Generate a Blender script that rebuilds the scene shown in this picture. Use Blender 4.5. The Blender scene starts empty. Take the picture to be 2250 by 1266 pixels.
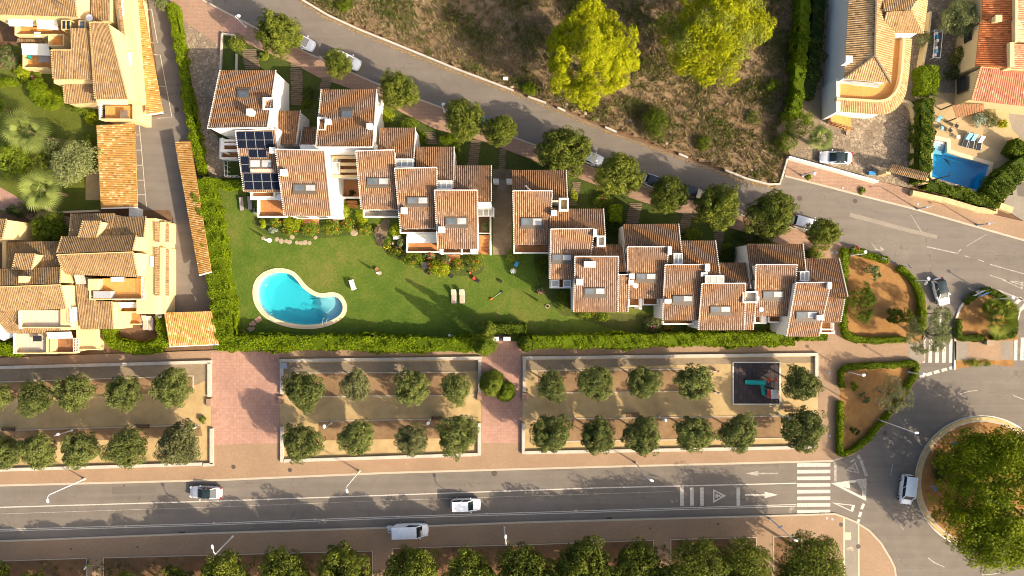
import bpy, math, random
import numpy as np
from mathutils import Vector, Matrix

# ------------------------------------------------------------------ camera, sky, sun, exposure
SC = bpy.context.scene
COL = SC.collection
R = math.radians
H = 100.0          # camera height in metres
S = 15.0           # photo pixels per metre on the ground
CX, CY = 1125.0, 633.0

cam_d = bpy.data.cameras.new('camera')
cam_d.sensor_width = 36.0
cam_d.lens = 36.0 * H * S / 2250.0
cam_d.clip_end = 3000
cam = bpy.data.objects.new('camera', cam_d)
COL.objects.link(cam)
cam.location = (0, 0, H)
SC.camera = cam

SUN_EL = 31.0
SUN_DX, SUN_DY = 0.857, -0.515      # horizontal direction towards the sun
W = bpy.data.worlds.new('World')
SC.world = W
W.use_nodes = True
nt = W.node_tree
bg = nt.nodes['Background']
sky = nt.nodes.new('ShaderNodeTexSky')
sky.sky_type = 'NISHITA'
sky.sun_disc = False
sky.sun_elevation = R(SUN_EL)
sky.sun_rotation = math.atan2(SUN_DX, SUN_DY)
sky.dust_density = 5.0
sky.ozone_density = 0.5
nt.links.new(sky.outputs['Color'], bg.inputs['Color'])
bg.inputs['Strength'].default_value = 0.132
sun_d = bpy.data.lights.new('sun', 'SUN')
sun_d.energy = 4.3
sun_d.angle = R(0.55)
sun_d.color = (1.0, 0.855, 0.645)
sun = bpy.data.objects.new('sun', sun_d)
COL.objects.link(sun)
sv = Vector((SUN_DX * math.cos(R(SUN_EL)), SUN_DY * math.cos(R(SUN_EL)), math.sin(R(SUN_EL))))
sun.rotation_euler = sv.to_track_quat('Z', 'Y').to_euler()
sun.location = (60, -40, 60)
SC.view_settings.view_transform = 'Standard'
SC.view_settings.look = 'None'
SC.view_settings.exposure = 1.03
SC.view_settings.gamma = 1.0
SC.cycles.max_bounces = 6
SC.cycles.diffuse_bounces = 3
SC.cycles.transparent_max_bounces = 8
SC.cycles.use_denoising = True
SC.cycles.filter_width = 1.0
SC.cycles.sample_clamp_indirect = 4.0

# ------------------------------------------------------------------ coordinates
def P(px, py, z=0.0):
    """world point at height z that stands at photo pixel px,py"""
    k = (H - z) / H / S
    return Vector(((px - CX) * k, (CY - py) * k, z))

def PL(pts, z=0.0):
    return [P(x, y, z) for x, y in pts]

def smooth(pts, n=6, closed=True):
    pts = [Vector((p[0], p[1])) for p in pts]
    out = []
    m = len(pts)
    for i in range(m if closed else m - 1):
        p1, p2 = pts[i], pts[(i + 1) % m]
        p0 = pts[i - 1] if (closed or i > 0) else p1
        p3 = pts[(i + 2) % m] if (closed or i + 2 < m) else p2
        for k in range(n):
            t = k / n
            out.append(0.5 * ((2 * p1) + (p2 - p0) * t + (2 * p0 - 5 * p1 + 4 * p2 - p3) * t * t + (3 * p1 - p0 - 3 * p2 + p3) * t ** 3))
    if not closed:
        out.append(pts[-1])
    return [(p.x, p.y) for p in out]

def offset(poly, d):
    """offset a closed 2d polygon outwards (for d > 0) whatever its winding"""
    a = sum(poly[i - 1][0] * poly[i][1] - poly[i][0] * poly[i - 1][1] for i in range(len(poly)))
    s = 1 if a > 0 else -1
    out = []
    n = len(poly)
    for i in range(n):
        p0, p1, p2 = Vector(poly[i - 1]), Vector(poly[i]), Vector(poly[(i + 1) % n])
        e1, e2 = (p1 - p0).normalized(), (p2 - p1).normalized()
        n1, n2 = Vector((e1.y, -e1.x)) * s, Vector((e2.y, -e2.x)) * s
        b = n1 + n2
        if b.length < 1e-6: b = n1
        b.normalize()
        c = max(0.5, b.dot(n1))
        q = p1 + b * (d / c)
        out.append((q.x, q.y))
    return out

def ribbon(pts, w, closed=False):
    """polygon of width w round an open 2d polyline"""
    L, Rr = [], []
    n = len(pts)
    for i in range(n):
        a = Vector(pts[max(0, i - 1)]); b = Vector(pts[min(n - 1, i + 1)])
        t = (b - a).normalized()
        nn = Vector((-t.y, t.x)) * w / 2
        p = Vector(pts[i])
        L.append(tuple(p + nn)); Rr.append(tuple(p - nn))
    return L + Rr[::-1]

# ------------------------------------------------------------------ objects
ORG = {}
def org(o):
    return ORG.get(o.name, Vector((0, 0, 0))) if o else Vector((0, 0, 0))

def tag(o, label=None, cat=None, group=None, kind=None):
    if label: o['label'] = label
    if cat: o['category'] = cat
    if group: o['group'] = group
    if kind: o['kind'] = kind
    return o

def thing(name, label, cat, loc=(0, 0, 0), rz=0.0, group=None):
    o = bpy.data.objects.new(name, None)
    o.empty_display_size = 0.2
    COL.objects.link(o)
    o.location = loc
    o.rotation_euler = (0, 0, rz)
    ORG[o.name] = Vector(loc)
    return tag(o, label, cat, group)

def link(name, me, parent=None, loc=None):
    o = bpy.data.objects.new(name, me)
    COL.objects.link(o)
    if parent: o.parent = parent
    if loc is not None: o.location = loc
    ORG[o.name] = org(parent) if parent else Vector(loc or (0, 0, 0))
    return o

class MB:
    """collects faces for one mesh"""
    def __init__(s):
        s.v = []; s.f = []; s.m = []; s.uv = {}
    def add(s, vs, fs, mi=0):
        b = len(s.v)
        s.v += [tuple(v) for v in vs]
        for f in fs:
            s.f.append([b + i for i in f]); s.m.append(mi)
        return s
    def box(s, c, size, rz=0.0, mi=0):
        x, y, z = size[0] / 2, size[1] / 2, size[2] / 2
        ca, sa = math.cos(rz), math.sin(rz)
        vs = []
        for dz in (-z, z):
            for dx, dy in ((-x, -y), (x, -y), (x, y), (-x, y)):
                vs.append((c[0] + dx * ca - dy * sa, c[1] + dx * sa + dy * ca, c[2] + dz))
        return s.add(vs, [(3, 2, 1, 0), (4, 5, 6, 7), (0, 1, 5, 4), (1, 2, 6, 5), (2, 3, 7, 6), (3, 0, 4, 7)], mi)
    def prism(s, poly, z0, z1, mi=0, cap=True):
        n = len(poly)
        a = sum(poly[i - 1][0] * poly[i][1] - poly[i][0] * poly[i - 1][1] for i in range(n))
        if a < 0: 
            poly = list(poly)[::-1]
            if isinstance(z1, (list, tuple)): z1 = list(z1)[::-1]
        zt = z1 if isinstance(z1, (list, tuple)) else [z1] * n
        vs = [(p[0], p[1], z0) for p in poly] + [(p[0], p[1], zt[i]) for i, p in enumerate(poly)]
        fs = [(i, (i + 1) % n, n + (i + 1) % n, n + i) for i in range(n)]
        if cap: fs += [tuple(range(n, 2 * n)), tuple(range(n - 1, -1, -1))]
        return s.add(vs, fs, mi)
    def sheet(s, poly, z, mi=0):
        n = len(poly)
        a = sum(poly[i - 1][0] * poly[i][1] - poly[i][0] * poly[i - 1][1] for i in range(n))
        if a < 0: poly = list(poly)[::-1]
        return s.add([(p[0], p[1], z) for p in poly], [tuple(range(n))], mi)
    def slab(s, pts, t, mi=0, down=0.0):
        """4 coplanar points, thickened along their normal"""
        p = [Vector(q) for q in pts]
        n = (p[1] - p[0]).cross(p[3] - p[0]).normalized()
        if n.z < 0: n = -n; p = [p[0], p[3], p[2], p[1]]
        vs = [q - n * down for q in p] + [q + n * t for q in p]
        return s.add(vs, [(3, 2, 1, 0), (4, 5, 6, 7), (0, 1, 5, 4), (1, 2, 6, 5), (2, 3, 7, 6), (3, 0, 4, 7)], mi)
    def bar(s, a, b, w, h, mi=0):
        a, b = Vector(a), Vector(b)
        t = (b - a).normalized()
        side = t.cross(Vector((0, 0, 1)))
        side = Vector((1, 0, 0)) if side.length < 1e-4 else side.normalized()
        up = side.cross(t)
        vs = []
        for p in (a, b):
            for i, j in ((-1, -1), (1, -1), (1, 1), (-1, 1)):
                vs.append(p + side * (i * w / 2) + up * (j * h / 2))
        return s.add(vs, [(0, 1, 2, 3), (7, 6, 5, 4), (0, 4, 5, 1), (1, 5, 6, 2), (2, 6, 7, 3), (3, 7, 4, 0)], mi)
    def tube(s, pts, rad, n=8, mi=0, cap=True):
        pts = [Vector(p) for p in pts]
        if not isinstance(rad, (list, tuple)): rad = [rad] * len(pts)
        b = len(s.v)
        prev = None
        for i, p in enumerate(pts):
            t = (pts[min(i + 1, len(pts) - 1)] - pts[max(i - 1, 0)]).normalized()
            u = prev if prev is not None else (Vector((1, 0, 0)) if abs(t.x) < 0.9 else Vector((0, 1, 0)))
            u = (u - t * u.dot(t)).normalized(); w = t.cross(u); prev = u
            for k in range(n):
                a = 2 * math.pi * k / n
                s.v.append(tuple(p + (u * math.cos(a) + w * math.sin(a)) * rad[i]))
        for i in range(len(pts) - 1):
            for k in range(n):
                s.f.append([b + i * n + k, b + i * n + (k + 1) % n, b + (i + 1) * n + (k + 1) % n, b + (i + 1) * n + k]); s.m.append(mi)
        if cap:
            s.f.append([b + k for k in range(n)][::-1]); s.m.append(mi)
            e = b + (len(pts) - 1) * n
            s.f.append([e + k for k in range(n)]); s.m.append(mi)
        return s
    def disc(s, c, r, n=20, mi=0):
        return s.add([(c[0] + r * math.cos(2 * math.pi * k / n), c[1] + r * math.sin(2 * math.pi * k / n), c[2]) for k in range(n)], [tuple(range(n))], mi)
    def lathe(s, c, prof, n=16, mi=0):
        b = len(s.v)
        for r, z in prof:
            for k in range(n):
                a = 2 * math.pi * k / n
                s.v.append((c[0] + r * math.cos(a), c[1] + r * math.sin(a), c[2] + z))
        for i in range(len(prof) - 1):
            for k in range(n):
                s.f.append([b + i * n + k, b + i * n + (k + 1) % n, b + (i + 1) * n + (k + 1) % n, b + (i + 1) * n + k]); s.m.append(mi)
        e = b + (len(prof) - 1) * n
        s.f.append([e + k for k in range(n)]); s.m.append(mi)
        return s
    def mesh(s, name, mats, o=Vector((0, 0, 0)), smooth=False):
        me = bpy.data.meshes.new(name)
        me.from_pydata([(v[0] - o[0], v[1] - o[1], v[2] - o[2]) for v in s.v], [], s.f)
        if not isinstance(mats, (list, tuple)): mats = [mats]
        for m in mats: me.materials.append(MAT[m] if isinstance(m, str) else m)
        if len(mats) > 1: me.polygons.foreach_set('material_index', s.m)
        if smooth: me.polygons.foreach_set('use_smooth', [True] * len(me.polygons))
        me.validate(); me.update()
        return me
    def build(s, name, mats, parent=None, smooth=False, local=False, base=None):
        """verts are in world space unless local"""
        if parent: return link(name, s.mesh(name, mats, Vector((0, 0, 0)) if local else org(parent), smooth), parent)
        if base is None:
            if local: base = (0, 0, 0)
            else:
                xs = [v[0] for v in s.v]; ys = [v[1] for v in s.v]
                base = ((min(xs) + max(xs)) / 2, (min(ys) + max(ys)) / 2, min(v[2] for v in s.v))
        return link(name, s.mesh(name, mats, Vector((0, 0, 0)) if local else Vector(base), smooth), None, base)

def np_mesh(name, V, F, mats, tint=None, mi=None):
    """fast quad / tri mesh from numpy arrays"""
    me = bpy.data.meshes.new(name)
    k = F.shape[1]
    me.vertices.add(len(V)); me.vertices.foreach_set('co', np.ascontiguousarray(V, dtype=np.float32).ravel())
    me.loops.add(F.size); me.loops.foreach_set('vertex_index', np.ascontiguousarray(F, dtype=np.int32).ravel())
    me.polygons.add(len(F)); me.polygons.foreach_set('loop_start', np.arange(len(F), dtype=np.int32) * k)
    me.polygons.foreach_set('loop_total', np.full(len(F), k, dtype=np.int32))
    if not isinstance(mats, (list, tuple)): mats = [mats]
    for m in mats: me.materials.append(MAT[m])
    if mi is not None: me.polygons.foreach_set('material_index', np.asarray(mi, dtype=np.int32))
    me.update(calc_edges=True)
    if tint is not None:
        a = me.attributes.new('tint', 'FLOAT', 'FACE')
        a.data.foreach_set('value', np.asarray(tint, dtype=np.float32))
    return me

# ------------------------------------------------------------------ materials
MAT = {}
def nodes(name):
    m = bpy.data.materials.new(name); m.use_nodes = True
    t = m.node_tree
    return m, t, t.nodes['Principled BSDF']

def mathn(t, op, a, b=None):
    n = t.nodes.new('ShaderNodeMath'); n.operation = op
    for i, v in enumerate((a, b)):
        if v is None: continue
        if isinstance(v, (int, float)): n.inputs[i].default_value = v
        else: t.links.new(v, n.inputs[i])
    return n.outputs[0]

def ramp(t, fac, stops):
    n = t.nodes.new('ShaderNodeValToRGB')
    el = n.color_ramp.elements
    while len(el) < len(stops): el.new(0.5)
    for e, (p, c) in zip(el, stops):
        e.position = p; e.color = (*c, 1)
    t.links.new(fac, n.inputs[0])
    return n.outputs[0]

def noise(t, vec, scale, detail=4, rough=0.6):
    n = t.nodes.new('ShaderNodeTexNoise')
    n.inputs['Scale'].default_value = scale; n.inputs['Detail'].default_value = detail; n.inputs['Roughness'].default_value = rough
    if vec is not None: t.links.new(vec, n.inputs['Vector'])
    return n.outputs['Fac']

def pos(t, obj=False):
    if obj:
        return t.nodes.new('ShaderNodeTexCoord').outputs['Object']
    return t.nodes.new('ShaderNodeNewGeometry').outputs['Position']

def mixc(t, fac, a, b, mode='MIX'):
    n = t.nodes.new('ShaderNodeMix'); n.data_type = 'RGBA'; n.blend_type = mode
    for sock, v in ((n.inputs[0], fac), (n.inputs[6], a), (n.inputs[7], b)):
        if isinstance(v, (int, float)): sock.default_value = v
        elif isinstance(v, tuple): sock.default_value = (*v, 1)
        else: t.links.new(v, sock)
    return n.outputs[2]

def bump(t, b, h, strength, dist=0.05):
    n = t.nodes.new('ShaderNodeBump'); n.inputs['Strength'].default_value = strength; n.inputs['Distance'].default_value = dist
    t.links.new(h, n.inputs['Height']); t.links.new(n.outputs[0], b.inputs['Normal'])

def sc(c, k): return tuple(min(1.0, x * k) for x in c)

def plain(name, col, rough=0.7, var=0.12, fine=6.0, big=0.4, obj=False, spec=0.3, metal=0.0, bmp=0.0):
    m, t, b = nodes(name)
    p = pos(t, obj)
    n1 = noise(t, p, big, 3); n2 = noise(t, p, fine, 3)
    s = mathn(t, 'ADD', mathn(t, 'MULTIPLY', n1, 0.6), mathn(t, 'MULTIPLY', n2, 0.4))
    c = ramp(t, s, [(0.3, sc(col, 1 - var)), (0.7, sc(col, 1 + var))])
    t.links.new(c, b.inputs['Base Color'])
    b.inputs['Roughness'].default_value = rough; b.inputs['Specular IOR Level'].default_value = spec; b.inputs['Metallic'].default_value = metal
    if bmp: bump(t, b, n2, bmp)
    MAT[name] = m
    return m

def ground(name, stops, scales=(0.12, 0.9, 7.0), weights=(0.45, 0.3, 0.25), rough=0.92, bmp=0.3):
    m, t, b = nodes(name)
    p = pos(t)
    s = None
    last = None
    for k, w in zip(scales, weights):
        last = noise(t, p, k, 5, 0.62)
        q = mathn(t, 'MULTIPLY', last, w)
        s = q if s is None else mathn(t, 'ADD', s, q)
    t.links.new(ramp(t, s, stops), b.inputs['Base Color'])
    b.inputs['Roughness'].default_value = rough; b.inputs['Specular IOR Level'].default_value = 0.132
    if bmp: bump(t, b, last, bmp, 0.08)
    MAT[name] = m

def tiles(name, cols, w, h, mortar, msize=0.02, rough=0.8, off=0.5, rot=0.0, stain=0.25):
    m, t, b = nodes(name)
    p = pos(t)
    mp = t.nodes.new('ShaderNodeMapping'); mp.inputs['Rotation'].default_value[2] = rot
    t.links.new(p, mp.inputs['Vector'])
    br = t.nodes.new('ShaderNodeTexBrick')
    br.offset = off
    br.inputs['Scale'].default_value = 1.0
    br.inputs['Brick Width'].default_value = w; br.inputs['Row Height'].default_value = h
    br.inputs['Mortar Size'].default_value = msize; br.inputs['Bias'].default_value = 0.0
    br.inputs['Color1'].default_value = (*cols[0], 1); br.inputs['Color2'].default_value = (*cols[1], 1); br.inputs['Mortar'].default_value = (*mortar, 1)
    t.links.new(mp.outputs[0], br.inputs['Vector'])
    n1 = noise(t, p, 0.25, 5)
    n2 = noise(t, p, 2.5, 5)
    s = mathn(t, 'ADD', mathn(t, 'MULTIPLY', n1, 0.6), mathn(t, 'MULTIPLY', n2, 0.4))
    sh = ramp(t, s, [(0.3, (1 - stain,) * 3), (0.7, (1 + stain * 0.4,) * 3)])
    t.links.new(mixc(t, 1.0, br.outputs['Color'], sh, 'MULTIPLY'), b.inputs['Base Color'])
    b.inputs['Roughness'].default_value = rough; b.inputs['Specular IOR Level'].default_value = 0.2
    MAT[name] = m

def rooftile(name, cols, pitch=0.265, course=0.42, chan_amt=0.75, joint_amt=0.2, chan_col=None):
    """clay tiles: one colour for each tile, drawn from the UV in metres"""
    m, t, b = nodes(name)
    uv = t.nodes.new('ShaderNodeUVMap').outputs[0]
    sx = t.nodes.new('ShaderNodeSeparateXYZ'); t.links.new(uv, sx.inputs[0])
    iu = mathn(t, 'FLOOR', mathn(t, 'DIVIDE', sx.outputs[0], pitch))
    iv = mathn(t, 'FLOOR', mathn(t, 'DIVIDE', sx.outputs[1], course))
    cb = t.nodes.new('ShaderNodeCombineXYZ'); t.links.new(iu, cb.inputs[0]); t.links.new(iv, cb.inputs[1])
    wn = t.nodes.new('ShaderNodeTexWhiteNoise'); wn.noise_dimensions = '3D'; t.links.new(cb.outputs[0], wn.inputs[0])
    c = ramp(t, wn.outputs['Value'], [(0.0, sc(cols[0], 0.6)), (0.05, sc(cols[0], 0.95)), (0.35, cols[1]), (0.75, cols[2]), (0.93, cols[3]), (1.0, sc(cols[3], 1.3))])
    # channel tiles are darker than the cover tiles; dark joints where one course laps the next
    fu = mathn(t, 'FRACT', mathn(t, 'DIVIDE', sx.outputs[0], pitch))
    chan = mathn(t, 'GREATER_THAN', mathn(t, 'ABSOLUTE', mathn(t, 'SUBTRACT', fu, 0.5)), 0.30)
    fv = mathn(t, 'FRACT', mathn(t, 'DIVIDE', sx.outputs[1], course))
    joint = mathn(t, 'LESS_THAN', fv, 0.08)
    c = mixc(t, mathn(t, 'MULTIPLY', chan, chan_amt), c, chan_col or sc(cols[0], 0.40))
    c = mixc(t, mathn(t, 'MULTIPLY', joint, joint_amt), c, sc(cols[0], 0.5))
    g = noise(t, pos(t), 0.35, 4)
    mp = t.nodes.new('ShaderNodeMapping'); mp.inputs['Scale'].default_value = (2.4, 0.3, 1.0); t.links.new(uv, mp.inputs['Vector'])
    g2 = noise(t, mp.outputs[0], 1.0, 3)
    dirt = ramp(t, mathn(t, 'ADD', mathn(t, 'MULTIPLY', g, 0.6), mathn(t, 'MULTIPLY', g2, 0.4)), [(0.30, (0.76, 0.75, 0.73)), (0.66, (1.08, 1.07, 1.05))])
    c = mixc(t, 1.0, c, dirt, 'MULTIPLY')
    oi = t.nodes.new('ShaderNodeObjectInfo')
    c = mixc(t, 1.0, c, ramp(t, oi.outputs['Random'], [(0.0, (0.90, 0.89, 0.87)), (1.0, (1.10, 1.10, 1.10))]), 'MULTIPLY')
    t.links.new(c, b.inputs['Base Color'])
    b.inputs['Roughness'].default_value = 0.85; b.inputs['Specular IOR Level'].default_value = 0.2
    MAT[name] = m

def foliage(name, dark, light, trans=0.3, rough=0.55):
    m, t, b = nodes(name)
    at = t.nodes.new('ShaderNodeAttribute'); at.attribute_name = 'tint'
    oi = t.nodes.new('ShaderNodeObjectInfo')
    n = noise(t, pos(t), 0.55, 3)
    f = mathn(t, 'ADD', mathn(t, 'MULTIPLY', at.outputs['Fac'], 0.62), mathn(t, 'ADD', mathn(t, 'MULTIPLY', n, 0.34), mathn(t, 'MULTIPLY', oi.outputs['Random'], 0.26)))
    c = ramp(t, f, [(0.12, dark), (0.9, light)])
    t.links.new(c, b.inputs['Base Color'])
    b.inputs['Roughness'].default_value = rough; b.inputs['Specular IOR Level'].default_value = 0.1
    tr = t.nodes.new('ShaderNodeBsdfTranslucent')
    t.links.new(mixc(t, 1.0, c, (1.0, 1.0, 0.55), 'MULTIPLY'), tr.inputs['Color'])
    mx = t.nodes.new('ShaderNodeMixShader'); mx.inputs[0].default_value = trans
    t.links.new(b.outputs[0], mx.inputs[1]); t.links.new(tr.outputs[0], mx.inputs[2])
    t.links.new(mx.outputs[0], t.nodes['Material Output'].inputs['Surface'])
    MAT[name] = m

def glass(name, col, rough=0.08):
    m, t, b = nodes(name)
    n = noise(t, pos(t), 0.7, 2)
    t.links.new(ramp(t, n, [(0.3, sc(col, 0.75)), (0.7, sc(col, 1.25))]), b.inputs['Base Color'])
    b.inputs['Roughness'].default_value = rough; b.inputs['Specular IOR Level'].default_value = 0.8
    MAT[name] = m

def car_paint(name, col, metal=0.0):
    m, t, b = nodes(name)
    n = noise(t, pos(t, True), 2.0, 3)
    t.links.new(ramp(t, n, [(0.3, sc(col, 0.93)), (0.7, sc(col, 1.04))]), b.inputs['Base Color'])
    b.inputs['Roughness'].default_value = 0.32; b.inputs['Metallic'].default_value = metal
    b.inputs['Coat Weight'].default_value = 0.6; b.inputs['Coat Roughness'].default_value = 0.06
    MAT[name] = m

def water(name, absorb, density):
    m, t, b = nodes(name)
    t.nodes.remove(b)
    out = t.nodes['Material Output']
    tr = t.nodes.new('ShaderNodeBsdfTransparent')
    gl = t.nodes.new('ShaderNodeBsdfGlossy'); gl.inputs['Roughness'].default_value = 0.05
    bp = t.nodes.new('ShaderNodeBump'); bp.inputs['Strength'].default_value = 0.25; bp.inputs['Distance'].default_value = 0.05
    t.links.new(noise(t, pos(t), 2.2, 3), bp.inputs['Height'])
    t.links.new(bp.outputs[0], gl.inputs['Normal'])
    mx = t.nodes.new('ShaderNodeMixShader')
    mx.inputs[0].default_value = 0.03; t.links.new(tr.outputs[0], mx.inputs[1]); t.links.new(gl.outputs[0], mx.inputs[2])
    t.links.new(mx.outputs[0], out.inputs['Surface'])
    va = t.nodes.new('ShaderNodeVolumeAbsorption'); va.inputs['Color'].default_value = (*absorb, 1); va.inputs['Density'].default_value = density
    t.links.new(va.outputs[0], out.inputs['Volume'])
    MAT[name] = m

def make_materials():
    m, t, b = nodes('asphalt')
    p = pos(t)
    mp = t.nodes.new('ShaderNodeMapping'); mp.inputs['Scale'].default_value = (0.035, 0.9, 1.0); mp.inputs['Rotation'].default_value[2] = -0.03
    t.links.new(p, mp.inputs['Vector'])
    st = noise(t, mp.outputs[0], 1.0, 4); bg_ = noise(t, p, 0.06, 4); md = noise(t, p, 0.5, 4); fi = noise(t, p, 14.0, 3)
    f = mathn(t, 'ADD', mathn(t, 'ADD', mathn(t, 'MULTIPLY', st, 0.30), mathn(t, 'MULTIPLY', bg_, 0.30)), mathn(t, 'ADD', mathn(t, 'MULTIPLY', md, 0.22), mathn(t, 'MULTIPLY', fi, 0.18)))
    c = ramp(t, f, [(0.34, (0.124, 0.105, 0.086)), (0.50, (0.168, 0.143, 0.118)), (0.66, (0.210, 0.180, 0.150))])
    nz = t.nodes.new('ShaderNodeTexNoise'); nz.inputs['Scale'].default_value = 0.4; t.links.new(p, nz.inputs['Vector'])
    va = t.nodes.new('ShaderNodeVectorMath'); va.operation = 'MULTIPLY_ADD'; va.inputs[1].default_value = (4, 4, 0); t.links.new(nz.outputs['Color'], va.inputs[0]); t.links.new(p, va.inputs[2])
    vo = t.nodes.new('ShaderNodeTexVoronoi'); vo.feature = 'DISTANCE_TO_EDGE'; vo.inputs['Scale'].default_value = 0.11; t.links.new(va.outputs[0], vo.inputs['Vector'])
    cr = mathn(t, 'MULTIPLY', mathn(t, 'LESS_THAN', vo.outputs['Distance'], 0.0045), mathn(t, 'GREATER_THAN', md, 0.47))
    c = mixc(t, mathn(t, 'MULTIPLY', cr, 0.28), c, (0.07, 0.058, 0.046))
    t.links.new(c, b.inputs['Base Color']); b.inputs['Roughness'].default_value = 0.9; b.inputs['Specular IOR Level'].default_value = 0.132
    MAT['asphalt'] = m
    ground('asphalt_dark', [(0.3, (0.115, 0.098, 0.080)), (0.7, (0.170, 0.146, 0.120))], (0.08, 0.8, 14.0), bmp=0.15)
    ground('asphalt_patch', [(0.3, (0.140, 0.122, 0.104)), (0.7, (0.190, 0.166, 0.140))], (0.2, 2, 14.0), bmp=0.15)
    ground('concrete_grey', [(0.3, (0.19, 0.16, 0.125)), (0.7, (0.29, 0.25, 0.20))], (0.2, 2, 10.0), bmp=0.15)
    ground('soil_park', [(0.3, (0.13, 0.078, 0.040)), (0.52, (0.24, 0.150, 0.078)), (0.72, (0.34, 0.225, 0.120))], (0.25, 1.3, 8.0))  # duller bed soil, with the shade of the trees mixed into its colour
    ground('soil', [(0.3, (0.085, 0.048, 0.026)), (0.52, (0.15, 0.085, 0.045)), (0.72, (0.25, 0.155, 0.085))], (0.25, 1.3, 8.0))
    ground('soil_red', [(0.30, (0.15, 0.072, 0.026)), (0.5, (0.28, 0.144, 0.048)), (0.7, (0.37, 0.215, 0.082))], (0.3, 1.4, 7.0))
    ground('sand', [(0.3, (0.25, 0.17, 0.085)), (0.5, (0.40, 0.285, 0.135)), (0.7, (0.50, 0.375, 0.20))], (0.22, 0.9, 9.0))
    ground('gravel', [(0.3, (0.16, 0.122, 0.078)), (0.7, (0.30, 0.23, 0.15))], (0.4, 2.5, 9.0))
    ground('hill_soil', [(0.30, (0.10, 0.064, 0.034)), (0.5, (0.20, 0.132, 0.072)), (0.68, (0.36, 0.262, 0.158))], (0.16, 1.1, 5.0))
    ground('patio', [(0.3, (0.33, 0.235, 0.12)), (0.7, (0.47, 0.35, 0.19))], (0.2, 1.5, 9.0))
    ground('stone_alley', [(0.3, (0.12, 0.085, 0.050)), (0.7, (0.28, 0.21, 0.13))], (0.5, 2.2, 8.0))
    # lawns
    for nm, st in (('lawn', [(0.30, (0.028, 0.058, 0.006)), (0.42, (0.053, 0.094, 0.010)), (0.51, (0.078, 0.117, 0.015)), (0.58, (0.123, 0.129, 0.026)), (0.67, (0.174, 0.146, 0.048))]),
                   ('lawn_shade', [(0.3, (0.026, 0.042, 0.008)), (0.5, (0.055, 0.075, 0.014)), (0.7, (0.12, 0.098, 0.040))]),  # darker lawn: dense planting and garden shade both put into the colour
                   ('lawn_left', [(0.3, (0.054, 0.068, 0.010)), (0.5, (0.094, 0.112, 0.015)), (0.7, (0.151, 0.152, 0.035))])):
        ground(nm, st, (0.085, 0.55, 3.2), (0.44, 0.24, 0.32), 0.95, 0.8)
    # paving
    tiles('paver_pink', ((0.316, 0.197, 0.133), (0.361, 0.231, 0.159)), 0.4, 0.2, (0.205, 0.122, 0.077), 0.012)
    tiles('paver_orange', ((0.296, 0.193, 0.116), (0.332, 0.219, 0.136)), 0.3, 0.15, (0.234, 0.154, 0.096), 0.012, rot=0.02, stain=0.18)
    tiles('paver_red', ((0.36, 0.205, 0.150), (0.42, 0.245, 0.180)), 0.42, 0.42, (0.30, 0.17, 0.125), 0.012, off=0.0)
    tiles('paver_brown', ((0.215, 0.122, 0.078), (0.265, 0.155, 0.100)), 0.3, 0.15, (0.16, 0.10, 0.07), 0.012, rot=0.02)
    tiles('terracotta', ((0.40, 0.165, 0.055), (0.46, 0.205, 0.075)), 0.35, 0.35, (0.30, 0.15, 0.07), 0.012, off=0.0, stain=0.2)
    tiles('terrace_grey', ((0.50, 0.43, 0.34), (0.55, 0.48, 0.38)), 0.5, 0.5, (0.42, 0.36, 0.28), 0.012, off=0.0, stain=0.12)
    tiles('terrace_orange', ((0.58, 0.265, 0.070), (0.62, 0.30, 0.085)), 0.4, 0.4, (0.45, 0.22, 0.08), 0.012, off=0.0, stain=0.15)
    # cobbles
    m, t, b = nodes('cobble')
    p = pos(t)
    v = t.nodes.new('ShaderNodeTexVoronoi'); v.inputs['Scale'].default_value = 2.2; t.links.new(p, v.inputs['Vector'])
    v2 = t.nodes.new('ShaderNodeTexVoronoi'); v2.feature = 'DISTANCE_TO_EDGE'; v2.inputs['Scale'].default_value = 2.2; t.links.new(p, v2.inputs['Vector'])
    sep = t.nodes.new('ShaderNodeSeparateColor'); t.links.new(v.outputs['Color'], sep.inputs[0])
    c = ramp(t, sep.outputs[0], [(0.0, (0.20, 0.155, 0.105)), (0.5, (0.27, 0.21, 0.145)), (1.0, (0.36, 0.285, 0.20))])
    c = mixc(t, mathn(t, 'LESS_THAN', v2.outputs['Distance'], 0.055), c, (0.15, 0.11, 0.07))
    sh = ramp(t, noise(t, p, 0.35, 5), [(0.3, (0.72, 0.70, 0.68)), (0.7, (1.1, 1.08, 1.05))])
    t.links.new(mixc(t, 1.0, c, sh, 'MULTIPLY'), b.inputs['Base Color']); b.inputs['Roughness'].default_value = 0.9
    bump(t, b, v2.outputs['Distance'], 0.5, 0.06)
    MAT['cobble'] = m
    # roofs
    rooftile('roof_clay', [(0.255, 0.150, 0.088), (0.285, 0.170, 0.101), (0.315, 0.193, 0.117), (0.36, 0.235, 0.152)], chan_amt=0.8, joint_amt=0.12, chan_col=(0.088, 0.042, 0.023))
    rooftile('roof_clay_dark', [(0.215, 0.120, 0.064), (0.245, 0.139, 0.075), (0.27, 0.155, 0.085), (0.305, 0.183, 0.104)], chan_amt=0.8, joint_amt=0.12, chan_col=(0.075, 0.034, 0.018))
    rooftile('roof_tan', [(0.225, 0.142, 0.069), (0.25, 0.162, 0.080), (0.27, 0.176, 0.089), (0.30, 0.203, 0.108)], 0.24, 0.36, 0.5, 0.2, (0.12, 0.070, 0.033))
    rooftile('roof_carport', [(0.38, 0.200, 0.052), (0.42, 0.232, 0.066), (0.45, 0.265, 0.088), (0.56, 0.41, 0.22)], 0.26, 0.40, 0.5, 0.3, (0.36, 0.16, 0.035))
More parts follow.
